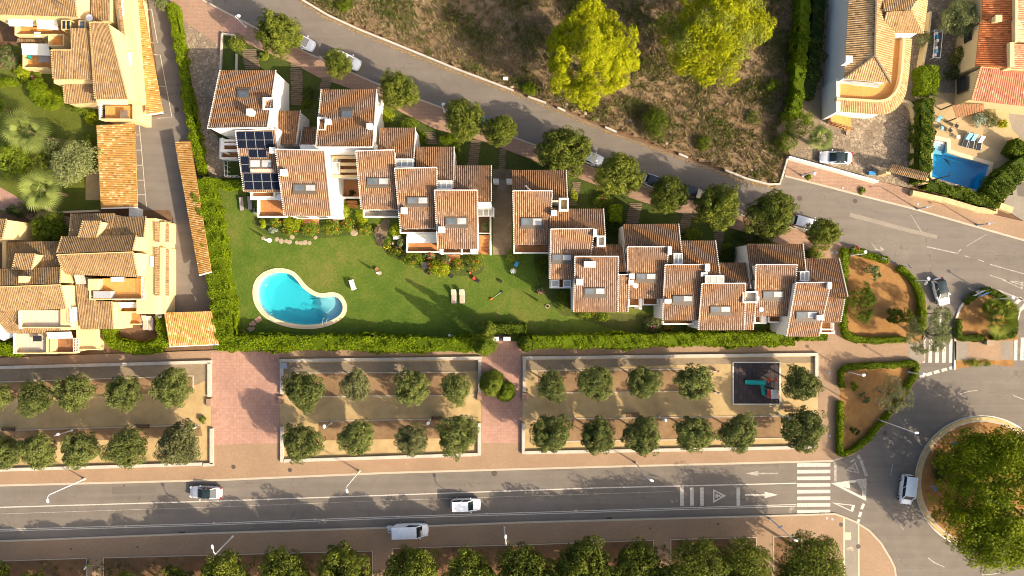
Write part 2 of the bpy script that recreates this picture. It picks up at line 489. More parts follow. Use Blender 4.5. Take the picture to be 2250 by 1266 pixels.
    rooftile('roof_villa', [(0.43, 0.265, 0.120), (0.48, 0.305, 0.142), (0.52, 0.34, 0.165), (0.58, 0.41, 0.225)], 0.30, 0.44, 0.7, 0.45, (0.16, 0.085, 0.035))
    rooftile('roof_orange', [(0.50, 0.145, 0.044), (0.56, 0.175, 0.054), (0.60, 0.205, 0.068), (0.64, 0.26, 0.10)], 0.30, 0.44, 0.7, 0.3, (0.24, 0.05, 0.014))
    rooftile('roof_pink', [(0.52, 0.20, 0.110), (0.57, 0.235, 0.135), (0.61, 0.28, 0.17), (0.66, 0.36, 0.24)], 0.30, 0.44, 0.7, 0.2, (0.30, 0.075, 0.030))
    # walls
    plain('wall_white', (0.74, 0.70, 0.63), 0.85, 0.05, 3.0, 0.3)
    plain('wall_yellow', (0.64, 0.475, 0.235), 0.85, 0.05, 3.0, 0.3)
    plain('wall_cream', (0.58, 0.44, 0.23), 0.85, 0.06, 3.0, 0.3)
    plain('wall_villa', (0.70, 0.68, 0.64), 0.85, 0.05, 3.0, 0.3)
    plain('trim_white', (0.78, 0.75, 0.70), 0.7, 0.05)
    plain('trim_cream', (0.62, 0.42, 0.19), 0.7, 0.06)
    plain('low_wall', (0.45, 0.40, 0.33), 0.85, 0.16, 2.0, 0.5)
    plain('kerb', (0.42, 0.35, 0.26), 0.85, 0.12, 3.0, 0.6)
    plain('kerb_yellow', (0.46, 0.33, 0.14), 0.85, 0.25, 2.0, 0.5)
    plain('kerb_white', (0.60, 0.55, 0.46), 0.85, 0.15)
    plain('stone_wall', (0.52, 0.39, 0.20), 0.9, 0.3, 2.5, 1.2)
    plain('coping', (0.66, 0.50, 0.31), 0.8, 0.10, 4.0, 0.8)
    plain('pool_paint', (0.52, 0.46, 0.51), 0.5, 0.03)
    plain('pool_tile', (0.10, 0.40, 0.60), 0.5, 0.05)
    water('water_kidney', (0.0, 0.955, 0.98), 0.62)
    water('water_villa', (0.02, 0.84, 0.95), 0.6)
    plain('cloth_cream', (0.76, 0.70, 0.56), 0.9, 0.04)
    plain('cloth_white', (0.76, 0.74, 0.70), 0.9, 0.03)
    plain('cushion', (0.42, 0.355, 0.28), 0.9, 0.05)
    plain('cushion_beige', (0.46, 0.33, 0.235), 0.9, 0.05)
    plain('lounger_grey', (0.27, 0.235, 0.22), 0.8, 0.08)
    plain('plastic_white', (0.76, 0.75, 0.73), 0.4, 0.03, obj=True)
    plain('plastic_blue', (0.045, 0.24, 0.52), 0.4, 0.05, obj=True)
    plain('plastic_teal', (0.015, 0.36, 0.30), 0.35, 0.06, obj=True)
    plain('plastic_red', (0.48, 0.060, 0.030), 0.4, 0.06, obj=True)
    plain('plastic_black', (0.022, 0.022, 0.024), 0.5, 0.1, obj=True)
    plain('towel_blue', (0.20, 0.50, 0.66), 0.9, 0.2, 3.0, 2.0)
    plain('metal_white', (0.72, 0.72, 0.70), 0.4, 0.04, obj=True)
    plain('metal_grey', (0.33, 0.34, 0.35), 0.4, 0.06, obj=True)
    plain('metal_dark', (0.045, 0.043, 0.042), 0.45, 0.1, obj=True)
    plain('iron', (0.085, 0.062, 0.050), 0.7, 0.2, obj=True)
    plain('sign_blue', (0.04, 0.25, 0.60), 0.4, 0.04, obj=True)
    plain('sign_red', (0.42, 0.02, 0.02), 0.4, 0.04, obj=True)
    plain('frame_bronze', (0.10, 0.080, 0.062), 0.5, 0.1)
    plain('wood_dark', (0.095, 0.055, 0.034), 0.85, 0.3, 5.0, 2.0)
    plain('wood_sleeper', (0.165, 0.120, 0.080), 0.9, 0.35, 6.0, 2.0)
    plain('wood_brown', (0.26, 0.12, 0.052), 0.8, 0.2, 5.0, 1.5)
    plain('bark', (0.12, 0.085, 0.055), 0.95, 0.3, 9.0, 2.0, obj=True)
    plain('bark_palm', (0.26, 0.19, 0.125), 0.95, 0.3, 9.0, 2.0, obj=True)
    plain('rubber', (0.042, 0.035, 0.036), 0.9, 0.2, 4.0, 0.7)
    plain('rubber_red', (0.060, 0.042, 0.040), 0.9, 0.2, 4.0, 0.7)
    plain('stone', (0.30, 0.235, 0.155), 0.9, 0.2, 5.0, 2.0)
    plain('rock', (0.36, 0.29, 0.21), 0.95, 0.3, 5.0, 2.0)
    # worn road paint
    m, t, b = nodes('paint')
    p = pos(t)
    n = noise(t, p, 5.0, 6, 0.7)
    t.links.new(ramp(t, n, [(0.36, (0.30, 0.255, 0.205)), (0.52, (0.52, 0.475, 0.405))]), b.inputs['Base Color'])
    b.inputs['Roughness'].default_value = 0.7
    MAT['paint'] = m
    m, t, b = nodes('paint_faded')
    p = pos(t)
    n = noise(t, p, 3.0, 6, 0.7)
    t.links.new(ramp(t, n, [(0.40, (0.215, 0.185, 0.152)), (0.62, (0.42, 0.375, 0.315))]), b.inputs['Base Color'])
    b.inputs['Roughness'].default_value = 0.8
    MAT['paint_faded'] = m
    plain('paint_cream', (0.56, 0.45, 0.29), 0.8, 0.15, 4.0, 0.8)
    # solar cells
    m, t, b = nodes('solar_cell')
    p = pos(t)
    w1 = t.nodes.new('ShaderNodeTexWave'); w1.inputs['Scale'].default_value = 1.6; w1.inputs['Distortion'].default_value = 0.0
    t.links.new(p, w1.inputs['Vector'])
    t.links.new(ramp(t, w1.outputs['Fac'], [(0.0, (0.006, 0.008, 0.017)), (0.86, (0.007, 0.010, 0.021)), (1.0, (0.018, 0.022, 0.036))]), b.inputs['Base Color'])
    b.inputs['Roughness'].default_value = 0.45; b.inputs['Specular IOR Level'].default_value = 0.05
    MAT['solar_cell'] = m
    glass('glass_sky', (0.10, 0.115, 0.125)); glass('glass_dark', (0.020, 0.024, 0.026)); glass('glass_blind', (0.34, 0.345, 0.34), 0.3)
    glass('glass_car', (0.016, 0.026, 0.026), 0.05); glass('glass_roof', (0.33, 0.33, 0.29), 0.2)
    car_paint('car_white', (0.82, 0.83, 0.84)); car_paint('car_silver', (0.52, 0.53, 0.56), 0.15); car_paint('car_black', (0.018, 0.019, 0.022)); car_paint('car_blue', (0.03, 0.10, 0.30))
    plain('tyre', (0.018, 0.018, 0.018), 0.8, 0.1, obj=True); plain('rim', (0.40, 0.40, 0.41), 0.35, 0.05, obj=True)
    plain('light_red', (0.40, 0.025, 0.02), 0.3, 0.05, obj=True); plain('light_clear', (0.70, 0.71, 0.72), 0.2, 0.05, obj=True)
    # plants
    for nm, dk, lt, tr in (
        ('leaf_park', (0.018, 0.031, 0.007), (0.182, 0.205, 0.052), 0.18), ('leaf_park_pale', (0.050, 0.056, 0.020), (0.180, 0.182, 0.070), 0.18),
        ('leaf_street', (0.014, 0.028, 0.004), (0.178, 0.202, 0.024), 0.18), ('leaf_sun', (0.040, 0.060, 0.006), (0.200, 0.225, 0.026), 0.25),
        ('leaf_pine', (0.070, 0.088, 0.002), (0.430, 0.440, 0.006), 0.24), ('leaf_pine_grey', (0.095, 0.112, 0.012), (0.320, 0.345, 0.040), 0.24),
        ('leaf_round', (0.026, 0.048, 0.002), (0.270, 0.320, 0.008), 0.25), ('leaf_hedge', (0.045, 0.075, 0.002), (0.185, 0.250, 0.006), 0.22),
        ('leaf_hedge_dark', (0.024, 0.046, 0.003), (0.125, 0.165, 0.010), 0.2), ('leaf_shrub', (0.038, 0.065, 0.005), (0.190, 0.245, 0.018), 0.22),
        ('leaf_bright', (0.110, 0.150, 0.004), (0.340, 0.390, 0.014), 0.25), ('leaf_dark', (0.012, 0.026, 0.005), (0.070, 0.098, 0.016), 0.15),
        ('leaf_olive', (0.060, 0.074, 0.026), (0.215, 0.235, 0.085), 0.16), ('leaf_palm', (0.070, 0.098, 0.022), (0.255, 0.300, 0.075), 0.2),
        ('leaf_fan', (0.055, 0.085, 0.008), (0.255, 0.295, 0.036), 0.25), ('leaf_cypress', (0.035, 0.055, 0.005), (0.165, 0.200, 0.020), 0.16),
        ('leaf_bare', (0.100, 0.086, 0.042), (0.240, 0.220, 0.105), 0.15), ('leaf_silver', (0.16, 0.20, 0.14), (0.38, 0.43, 0.31), 0.15),
        ('dry_grass', (0.105, 0.076, 0.034), (0.370, 0.290, 0.150), 0.2), ('dry_scrub', (0.045, 0.056, 0.010), (0.150, 0.165, 0.035), 0.16),
        ('leaf_litter', (0.25, 0.12, 0.035), (0.52, 0.34, 0.13), 0.1)):
        foliage(nm, dk, lt, tr, 0.65)
    for nm, c in (('flower_red', (0.62, 0.035, 0.05)), ('flower_orange', (0.75, 0.16, 0.02)), ('flower_pink', (0.62, 0.04, 0.24)), ('flower_yellow', (0.78, 0.50, 0.02)), ('flower_purple', (0.22, 0.05, 0.12))):
        plain(nm, c, 0.6, 0.2, 8.0, 3.0)
make_materials()

# ------------------------------------------------------------------ the ground, roads, pavements
def W2(pts, z=0.0):
    return [(p.x, p.y) for p in PL(pts, z)]

def struct(name, pts, z, mat, z0=None, label=None):
    """flat ground sheet, or a raised slab when z0 is given; pts are photo pixels"""
    mb = MB()
    poly = W2(pts, z)
    if z0 is None: mb.sheet(poly, z)
    else: mb.prism(poly, z0, z)
    o = mb.build(name, mat)
    o['kind'] = 'structure'
    if label: o['label'] = label
    return o

def cut(poly, hole):
    """join a hole to its polygon by a slit"""
    area = lambda q: sum(q[i - 1][0] * q[i][1] - q[i][0] * q[i - 1][1] for i in range(len(q)))
    poly, hole = list(poly), list(hole)
    if area(poly) * area(hole) > 0: hole = hole[::-1]
    i, j = min(((i, j) for i in range(len(poly)) for j in range(len(hole))), key=lambda ij: math.dist(poly[ij[0]], hole[ij[1]]))
    return poly[:i + 1] + hole[j:] + hole[:j + 1] + poly[i:]

KIDNEY = smooth([(400 + x / 3.164, 400 + y / 3.164) for x, y in ((520, 760), (535, 700), (580, 655), (640, 632), (700, 630), (755, 645), (795, 680), (830, 725), (875, 765), (930, 795), (985, 803), (1040, 795), (1085, 808), (1112, 845), (1117, 885), (1100, 920), (1060, 950), (1000, 975), (930, 990), (850, 993), (770, 985), (690, 965), (620, 935), (565, 890), (530, 830))], 4)
VPOOL = [(2052, 306), (2080, 312), (2081, 335), (2112, 345), (2150, 356), (2173, 363), (2171, 372), (2159, 421), (2120, 411), (2080, 399), (2047, 389), (2050, 340)]

def part_sheet(parent, name, pts, z, mat):
    mb = MB(); mb.sheet(W2(pts, z), z)
    return mb.build(name, mat, parent)

def part_band(parent, name, pts, w, z0, z1, mat, closed=False):
    """kerb or low wall of width w (m) along pixel polyline pts"""
    line = W2(pts, z1)
    mb = MB()
    if closed:
        a, b = offset(line, w / 2), offset(line, -w / 2)
        n = len(a)
        vs = [(*p, z1) for p in a] + [(*p, z1) for p in b] + [(*p, z0) for p in a] + [(*p, z0) for p in b]
        fs = []
        for i in range(n):
            j = (i + 1) % n
            fs += [(i, j, n + j, n + i), (2 * n + i, 2 * n + j, j, i), (n + i, n + j, 3 * n + j, 3 * n + i)]
        mb.add(vs, fs)
    else:
        mb.prism(ribbon(line, w), z0, z1)
    return mb.build(name, mat, parent)

mb = MB(); mb.sheet(cut(cut([(-900, -900), (0, -900), (900, -900), (900, 60), (900, 900), (0, 900), (-900, 900), (-900, 0)], offset(W2(KIDNEY), 0.3)), offset(W2(VPOOL), 0.3)), -0.06)
GROUND = tag(mb.build('ground', 'soil', base=(0, 0, 0)), kind='structure')

MAIN = struct('main_road', [(-260, 1076), (1850, 998), (1850, 545), (2520, 545), (2520, 1520), (-260, 1520)], 0.004, 'asphalt')
UP_N = [(470, -120), (655, -8), (720, 36), (860, 97), (1000, 154), (1130, 200), (1240, 243), (1330, 284), (1500, 345), (1640, 396), (1700, 412), (1724, 386), (1800, 405), (1899, 431), (1999, 456), (2250, 527), (2520, 605)]
UP_S = [(330, -60), (445, 0), (563, 62), (672, 115), (828, 184), (920, 218), (974, 238), (1138, 305), (1176, 319), (1300, 368), (1430, 415), (1540, 447), (1640, 475), (1752, 503), (1800, 520), (1868, 543), (1900, 553), (2000, 640), (2520, 700)]
UPPER = struct('upper_road', UP_N + UP_S[::-1], 0.008, 'asphalt')
part_sheet(UPPER, 'asphalt_patch', [(1828, 436), (1900, 456), (2000, 479), (2112, 507), (2260, 545), (2260, 553), (2110, 515), (2000, 487), (1900, 464), (1828, 444)], 0.012, 'asphalt_patch')
part_sheet(UPPER, 'asphalt_patch', [(1768, 412), (1800, 420), (1797, 446), (1764, 437)], 0.012, 'asphalt_patch')
part_sheet(UPPER, 'asphalt_patch', [(2114, 505), (2134, 510), (2132, 524), (2112, 519)], 0.015, 'asphalt_patch')
part_sheet(UPPER, 'asphalt_patch', [(1868, 467), (1990, 500), (2060, 517), (2058, 525), (1985, 508), (1866, 476)], 0.012, 'concrete_grey')

for q in ([(246, 1070), (318, 1068), (319, 1084), (247, 1086)], [(1590, 1026), (1615, 1025), (1616, 1040), (1591, 1041)], [(1190, 1030), (1262, 1028), (1262, 1034), (1190, 1036)], [(560, 1152), (640, 1150), (641, 1160), (561, 1163)], [(2040, 850), (2100, 836), (2104, 846), (2044, 860)]):
    part_sheet(MAIN, 'asphalt_patch', q, 0.0065, 'asphalt_dark')
# pavements
NORTH = struct('north_pavement', [(-260, 1075), (0, 1066), (480, 1054), (860, 1038), (1320, 1025), (1830, 1012), (1849, 1006), (1875, 1001), (1905, 978), (1945, 933), (1985, 884), (2013, 838), (2022, 800), (2032, 792), (2030, 752), (2037, 705), (2036, 665), (2021, 625), (1986, 591), (1960, 577), (1900, 552), (1868, 541), (1850, 538), (1834, 546), (1780, 560), (1780, 748), (470, 770), (-260, 795)], 0.11, 'paver_orange', -0.05)
part_band(NORTH, 'kerb', [(-260, 1076), (0, 1067), (480, 1055), (860, 1039), (1320, 1026), (1830, 1013), (1852, 1005)], 0.28, -0.05, 0.118, 'kerb')
SOUTH = struct('south_pavement', [(-260, 1198), (0, 1190), (440, 1173), (860, 1160), (1140, 1149), (1740, 1133), (1835, 1130), (1856, 1138), (1880, 1148), (1910, 1168), (1935, 1195), (1955, 1228), (1965, 1248), (1972, 1300), (1972, 1520), (-260, 1520)], 0.11, 'paver_orange', -0.05)
part_band(SOUTH, 'kerb', [(-260, 1197), (0, 1189.5), (440, 1172.5), (860, 1159.5), (1140, 1148.5), (1740, 1132.5), (1835, 1129.5), (1856, 1137), (1880, 1147), (1911, 1167), (1936, 1194), (1956, 1227), (1966, 1247), (1973, 1300), (1973, 1515)], 0.26, -0.05, 0.118, 'kerb')
part_sheet(SOUTH, 'cycle_path', [(1855, 1137), (1880, 1147), (1887, 1152), (1889, 1500), (1856, 1500)], 0.116, 'concrete_grey')
part_sheet(SOUTH, 'path_edge_line', [(1853, 1138), (1856.5, 1138), (1857.5, 1500), (1854, 1500)], 0.121, 'paint_cream')
part_sheet(SOUTH, 'path_edge_line', [(1885, 1152), (1888, 1153), (1890, 1500), (1887, 1500)], 0.121, 'paint_cream')
part_sheet(SOUTH, 'tactile_paving', [(1857, 1170), (1870, 1170), (1870, 1186), (1857, 1186)], 0.121, 'paint_cream')

SIDE_S = [(270, -60), (395, 15), (487, 72), (540, 95), (640, 138), (700, 170), (770, 195), (850, 225), (879, 245), (955, 283), (1062, 310), (1185, 357), (1280, 395), (1400, 440), (1500, 470), (1620, 505), (1704, 533), (1770, 548), (1836, 562)]
UPWALK = struct('upper_pavement', UP_S[:16] + [(1834, 548)] + SIDE_S[::-1], 0.10, 'paver_pink', -0.05)
part_band(UPWALK, 'kerb', UP_S[1:15], 0.24, -0.05, 0.108, 'kerb')
part_sheet(UPWALK, 'red_paving', [(490, 55), (512, 32), (545, 52), (535, 90), (500, 75)], 0.107, 'paver_red')
VWALK = struct('villa_pavement', [(1724, 386), (1735, 345), (1800, 362), (1930, 398), (1996, 415), (2100, 452), (2250, 487), (2520, 575), (2520, 603), (2250, 526), (1999, 455), (1899, 430), (1800, 404)], 0.10, 'paver_pink', -0.05)
part_sheet(VWALK, 'orange_paving', [(2002, 426), (2100, 455), (2250, 490), (2520, 578), (2520, 600), (2250, 524), (1998, 453)], 0.106, 'paver_orange')
part_band(VWALK, 'kerb', [(1725, 387), (1800, 405.5), (1899, 431.5), (1999, 456.5), (2250, 528), (2520, 606)], 0.26, -0.05, 0.108, 'kerb')

# plazas between the park beds
PLAZA = struct('plaza', [(464, 775), (613, 772), (615, 974), (466, 978)], 0.117, 'paver_red')
PLAZA2 = struct('gate_plaza', [(1060, 750), (1145, 750), (1147, 974), (1058, 974)], 0.117, 'paver_red')

# park beds on the north pavement
def park(name, outer, soil_rects):
    o = struct(name, outer, 0.122, 'sand')
    for i, (nm, pts, m) in enumerate(soil_rects):
        part_sheet(o, nm, pts, 0.127 + 0.004 * i, m)
    return o
PARK1 = park('park_sand', [(-260, 815), (0, 808), (464, 793), (464, 1021), (0, 1034), (-260, 1042)],
    [('gravel_strip', [(-200, 818), (0, 812), (450, 798), (452, 836), (432, 846), (0, 838), (-200, 845)], 'gravel'), ('soil_bed', [(-200, 846), (424, 826), (424, 862), (-200, 885)], 'soil_park'), ('soil_bed', [(-200, 950), (440, 934), (445, 958), (-200, 985)], 'soil_park')])
PARK2 = park('park_sand', [(613, 790), (1058, 786), (1056, 1001), (616, 1015)],
    [('gravel_strip', [(623, 798), (1050, 793), (1050, 816), (623, 822)], 'gravel'), ('soil_bed', [(648, 820), (1022, 818), (1022, 868), (648, 872)], 'soil_park'), ('soil_bed', [(700, 926), (1045, 918), (1045, 962), (700, 968)], 'soil_park')])
PARK3 = park('park_sand', [(1148, 785), (1798, 777), (1797, 985), (1148, 998)],
    [('gravel_strip', [(1156, 792), (1790, 784), (1790, 797), (1500, 802), (1156, 814)], 'gravel'), ('soil_bed', [(1182, 815), (1500, 811), (1500, 860), (1182, 864)], 'soil_park'), ('soil_bed', [(1200, 921), (1716, 915), (1716, 962), (1200, 970)], 'soil_park')])
for o, lines in ((PARK1, [[(-200, 846), (424, 826)], [(424, 826), (424, 862)], [(-200, 952), (440, 934)]]), (PARK2, [[(648, 820), (1022, 818)], [(648, 872), (1045, 868)], [(700, 926), (1045, 919)]]), (PARK3, [[(1182, 815), (1500, 811)], [(1182, 864), (1500, 860)], [(1200, 921), (1730, 914)], [(1225, 970), (1730, 963)]])):
    for l in lines: part_band(o, 'bed_edging', l, 0.16, 0.1, 0.2, 'kerb')

# planted beds along the south pavement
for i, q in enumerate(([(-260, 1240), (0, 1233), (190, 1227), (192, 1520), (-260, 1520)], [(227, 1226), (818, 1211), (820, 1520), (228, 1520)], [(863, 1206), (1000, 1201), (1140, 1198), (1436, 1187), (1437, 1520), (864, 1520)], [(1474, 1186), (1662, 1181), (1664, 1520), (1475, 1520)], [(1700, 1180), (1745, 1178), (1800, 1215), (1830, 1262), (1830, 1520), (1702, 1520)])):
    o = struct('planted_bed', q, 0.125, 'soil')
    part_band(o, 'bed_edging', q, 0.12, 0.09, 0.16, 'kerb', True)

# lawns and gardens
LAWN = struct('lawn', cut([(455, 392), (640, 392), (1085, 372), (1130, 372), (1300, 450), (1840, 560), (1840, 752), (470, 768)], offset(KIDNEY, 3)), 0.0, 'lawn')
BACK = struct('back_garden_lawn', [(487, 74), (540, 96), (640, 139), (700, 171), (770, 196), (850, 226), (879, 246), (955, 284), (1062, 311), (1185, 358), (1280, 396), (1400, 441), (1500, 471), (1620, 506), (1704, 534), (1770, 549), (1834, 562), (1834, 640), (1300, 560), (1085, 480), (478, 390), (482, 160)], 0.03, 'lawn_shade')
LEFTLAWN = struct('left_garden_lawn', [(-260, 100), (230, 100), (225, 300), (222, 462), (-260, 470)], 0.0, 'lawn_left')
part_sheet(LEFTLAWN, 'garden_path', [(-260, 330), (-30, 395), (30, 428), (80, 462), (160, 478), (230, 474), (230, 500), (100, 500), (40, 470), (-260, 400)], 0.012, 'paver_red')
part_sheet(LEFTLAWN, 'sand_patch', [(188, 372), (222, 372), (224, 440), (188, 440)], 0.012, 'sand')

DRIVE = struct('parking_drive', [(318, -60), (372, -60), (382, 60), (398, 140), (412, 230), (432, 330), (452, 395), (440, 420), (455, 600), (470, 692), (360, 694), (380, 480), (372, 462), (296, 462), (296, 268), (356, 252)], 0.016, 'asphalt')
COBBLE = struct('cobbled_drive', [(392, 18), (486, 74), (482, 160), (456, 280), (478, 300), (500, 392), (455, 392), (432, 330), (410, 230), (395, 140)], 0.04, 'cobble')
part_sheet(COBBLE, 'gravel_apron', [(375, -60), (400, 15), (486, 72), (482, 100), (395, 40)], 0.05, 'paver_pink')
ALLEY = struct('stone_alley', [(1083, 372), (1124, 372), (1124, 560), (1083, 560)], 0.035, 'stone_alley')
part_sheet(ALLEY, 'landing', [(1094, 395), (1112, 395), (1112, 418), (1094, 418)], 0.045, 'concrete_grey')
VDRIVE = struct('villa_drive', [(1810, 240), (1870, 250), (1990, 215), (2012, 245), (2012, 392), (2030, 400), (1996, 413), (1940, 400), (1740, 346), (1790, 300)], 0.05, 'cobble')
VSIDE = struct('villa_garden', [(1740, 346), (1700, 280), (1740, -120), (2200, -120), (2160, 208), (2040, 204), (2029, 240), (2029, 400), (2010, 400), (1990, 215), (1870, 250), (1810, 240), (1790, 300)], 0.02, 'gravel')
part_sheet(VSIDE, 'yard', [(2010, -60), (2165, -60), (2135, 215), (2040, 215), (2000, 210)], 0.03, 'cobble')
PATIO = struct('villa_patio', cut([(2040, 205), (2140, 205), (2420, 210), (2420, 420), (2230, 440), (2170, 440), (2030, 402), (2030, 240)], offset(VPOOL, 3)), 0.04, 'patio')
part_sheet(PATIO, 'round_path', [(2215, 235), (2300, 235), (2300, 330), (2250, 310), (2225, 285), (2218, 260)], 0.05, 'concrete_grey')
NEIGH = struct('neighbour_drive', [(2200, 455), (2232, 400), (2420, 380), (2420, 520), (2250, 487)], 0.06, 'concrete_grey')
part_sheet(NEIGH, 'driveway_asphalt', [(2232, 402), (2420, 382), (2420, 470), (2236, 430)], 0.065, 'asphalt_dark')

# planted islands
def island(name, outer, label=None):
    o = struct(name, outer, 0.135, 'soil_red', 0.0)
    return o
ISL1 = island('planted_island', [(1852, 545), (1868, 544), (1900, 555), (1960, 580), (1984, 593), (2018, 627), (2033, 666), (2034, 705), (2027, 750), (1870, 750), (1853, 735), (1850, 700)])
ISL2 = island('planted_island', [(1846, 812), (1862, 802), (2020, 797), (2016, 830), (1984, 881), (1944, 930), (1903, 975), (1870, 999), (1846, 1003)])
I3P = [(2102, 795), (2103, 700), (2112, 676), (2130, 654), (2152, 640), (2180, 636), (2212, 652), (2232, 680), (2238, 745), (2226, 750), (2226, 806), (2160, 800), (2098, 812)]
ISL3 = island('planted_island', I3P)
part_band(ISL3, 'kerb', [(2098, 812), (2100, 705), (2110, 676), (2128, 654), (2150, 640), (2180, 634)], 0.28, 0.0, 0.15, 'kerb_white')
part_sheet(ISL3, 'brown_paving', [(2097, 748), (2226, 748), (2226, 791), (2097, 793)], 0.145, 'paver_orange')
part_sheet(ISL3, 'grey_paving', [(2097, 750), (2127, 750), (2127, 790), (2097, 792)], 0.15, 'concrete_grey')
part_sheet(ISL3, 'grey_paving', [(2200, 750), (2225, 750), (2225, 789), (2200, 790)], 0.15, 'concrete_grey')
part_sheet(NORTH, 'grey_paving', [(1996, 754), (2030, 754), (2031, 792), (2022, 798), (1996, 797)], 0.116, 'concrete_grey')
# roundabout
def circ(cx, cy, r, n=64): return [(cx + r * math.cos(2 * math.pi * k / n), cy + r * math.sin(2 * math.pi * k / n)) for k in range(n)]
RB = struct('roundabout_island', circ(2158, 1061, 138), 0.20, 'soil_red', 0.0)
part_band(RB, 'kerb', circ(2158, 1061, 146), 0.3, 0.0, 0.06, 'kerb_white', True)
part_band(RB, 'yellow_kerb', circ(2158, 1061, 141.5), 0.42, 0.0, 0.22, 'kerb_yellow', True)
part_band(RB, 'inner_kerb', circ(2158, 1061, 136), 0.3, 0.0, 0.215, 'kerb', True)

# ------------------------------------------------------------------ markings on the main road
def line(parent, name, pts, w, z, mat='paint'):
    mb = MB(); mb.sheet(ribbon(W2(pts, z), w), z)
    return mb.build(name, mat, parent)
line(MAIN, 'lane_line', [(-260, 1124), (0, 1115), (480, 1101), (1320, 1072), (1750, 1062)], 0.16, 0.009)
line(MAIN, 'lane_line', [(-260, 1138), (0, 1129.5), (480, 1114), (860, 1099.5), (1320, 1085), (1480, 1080)], 0.07, 0.009, 'paint_faded')
for dy in (0, 3.6):
    line(MAIN, 'lane_line', [(-260, 1172 + dy), (0, 1163.6 + dy), (440, 1151 + dy), (860, 1135.3 + dy), (1140, 1127 + dy), (1750, 1108.6 + dy)], 0.12, 0.009)
for k in range(8):     # zebra crossing
    y = 1022 + k * 14.65
    x0 = 1751.5
    part_sheet(MAIN, 'crosswalk_stripe', [(x0, y - 3.9), (x0 + 73, y - 3.9 - 0.6), (x0 + 73, y + 3.9 - 0.6), (x0, y + 3.9)], 0.012, 'paint')
for x in (1498, 1520, 1542, 1622):
    part_sheet(MAIN, 'rumble_bar', [(x - 4, 1071.5), (x + 4, 1071), (x + 4.5, 1111), (x - 3.5, 1112)], 0.012, 'paint')
def arrow(x, y, d, hw, mat, L=73, hl=30):
    part_sheet(MAIN, 'direction_arrow', [(x, y - 1.6), (x + d * (L - hl), y - 1.6), (x + d * (L - hl), y - hw), (x + d * L, y), (x + d * (L - hl), y + hw), (x + d * (L - hl), y + 1.6), (x, y + 1.6)], 0.012, mat)
arrow(1637, 1087.5, 1, 7, 'paint'); arrow(1709, 1040.5, -1, 5.5, 'paint_faded')
def tri_frame(name, a, b, c, inset, mat='paint', z=0.012, parent=MAIN):
    cen = ((a[0] + b[0] + c[0]) / 3, (a[1] + b[1] + c[1]) / 3)
    ins = [(p[0] + (cen[0] - p[0]) * inset, p[1] + (cen[1] - p[1]) * inset) for p in (a, b, c)]
    out = W2([a, b, c], z); inn = W2(ins, z)
    mb = MB()
    mb.add([(*p, z) for p in out + inn], [(0, 1, 4, 3), (1, 2, 5, 4), (2, 0, 3, 5)])
    for f in mb.f: f.reverse()
    return mb.build(name, mat, parent)
tri_frame('warning_triangle', (1567, 1075), (1596, 1089.5), (1567, 1105), 0.30)
mb = MB()   # walking figure inside the warning triangle
for l, w in (([(1571, 1090), (1580, 1089.5)], 0.16), ([(1573, 1085), (1577, 1089.5), (1572, 1094)], 0.13), ([(1580, 1089.5), (1584, 1085.5)], 0.13), ([(1580, 1089.5), (1585, 1093)], 0.13), ([(1576, 1085), (1577, 1089.5), (1577, 1095)], 0.11)):
    mb.sheet(ribbon(W2(l, 0.013), w), 0.013 + 0.001 * len(mb.f))
mb.disc((*W2([(1586.5, 1089.5)])[0], 0.020), 0.13, 10)
mb.build('pedestrian_symbol', 'paint', MAIN)
tri_frame('warning_triangle', (1857, 1034.5), (1880, 1015.5), (1888, 1040), 0.30, 'paint_faded')
line(MAIN, 'pedestrian_symbol', [(1867, 1032), (1874, 1029), (1880, 1034)], 0.16, 0.012, 'paint_faded')
line(MAIN, 'pedestrian_symbol', [(1870, 1027), (1874, 1029), (1877, 1024)], 0.14, 0.013, 'paint_faded')
tri_frame('splitter_triangle', (1826, 1062), (1904, 1051), (1903, 1101), 0.34)
part_sheet(MAIN, 'splitter_fill', [(1826, 1062), (1866, 1058), (1868, 1074)], 0.016, 'paint')
part_sheet(MAIN, 'splitter_fill', [(1880, 1056), (1904, 1051), (1903, 1090)], 0.016, 'paint_faded')
tri_frame('yield_triangle', (1828, 1104.5), (1879, 1110), (1874, 1125.5), 0.36)
part_sheet(MAIN, 'rumble_bar', [(1832, 1015), (1838, 1015), (1838.5, 1058), (1833, 1058)], 0.012, 'paint_faded')
for a, b in (((1884, 1000), (1894, 1016)), ((1893, 1016), (1904, 1046))):
    line(MAIN, 'give_way_bar', [a, b], 0.42, 0.012, 'paint_faded')
for a, b in (((1898, 1107), (1893, 1119)), ((1892, 1125), (1888, 1136)), ((1888, 1141), (1884, 1150))):
    line(MAIN, 'give_way_bar', [a, b], 0.42, 0.012)
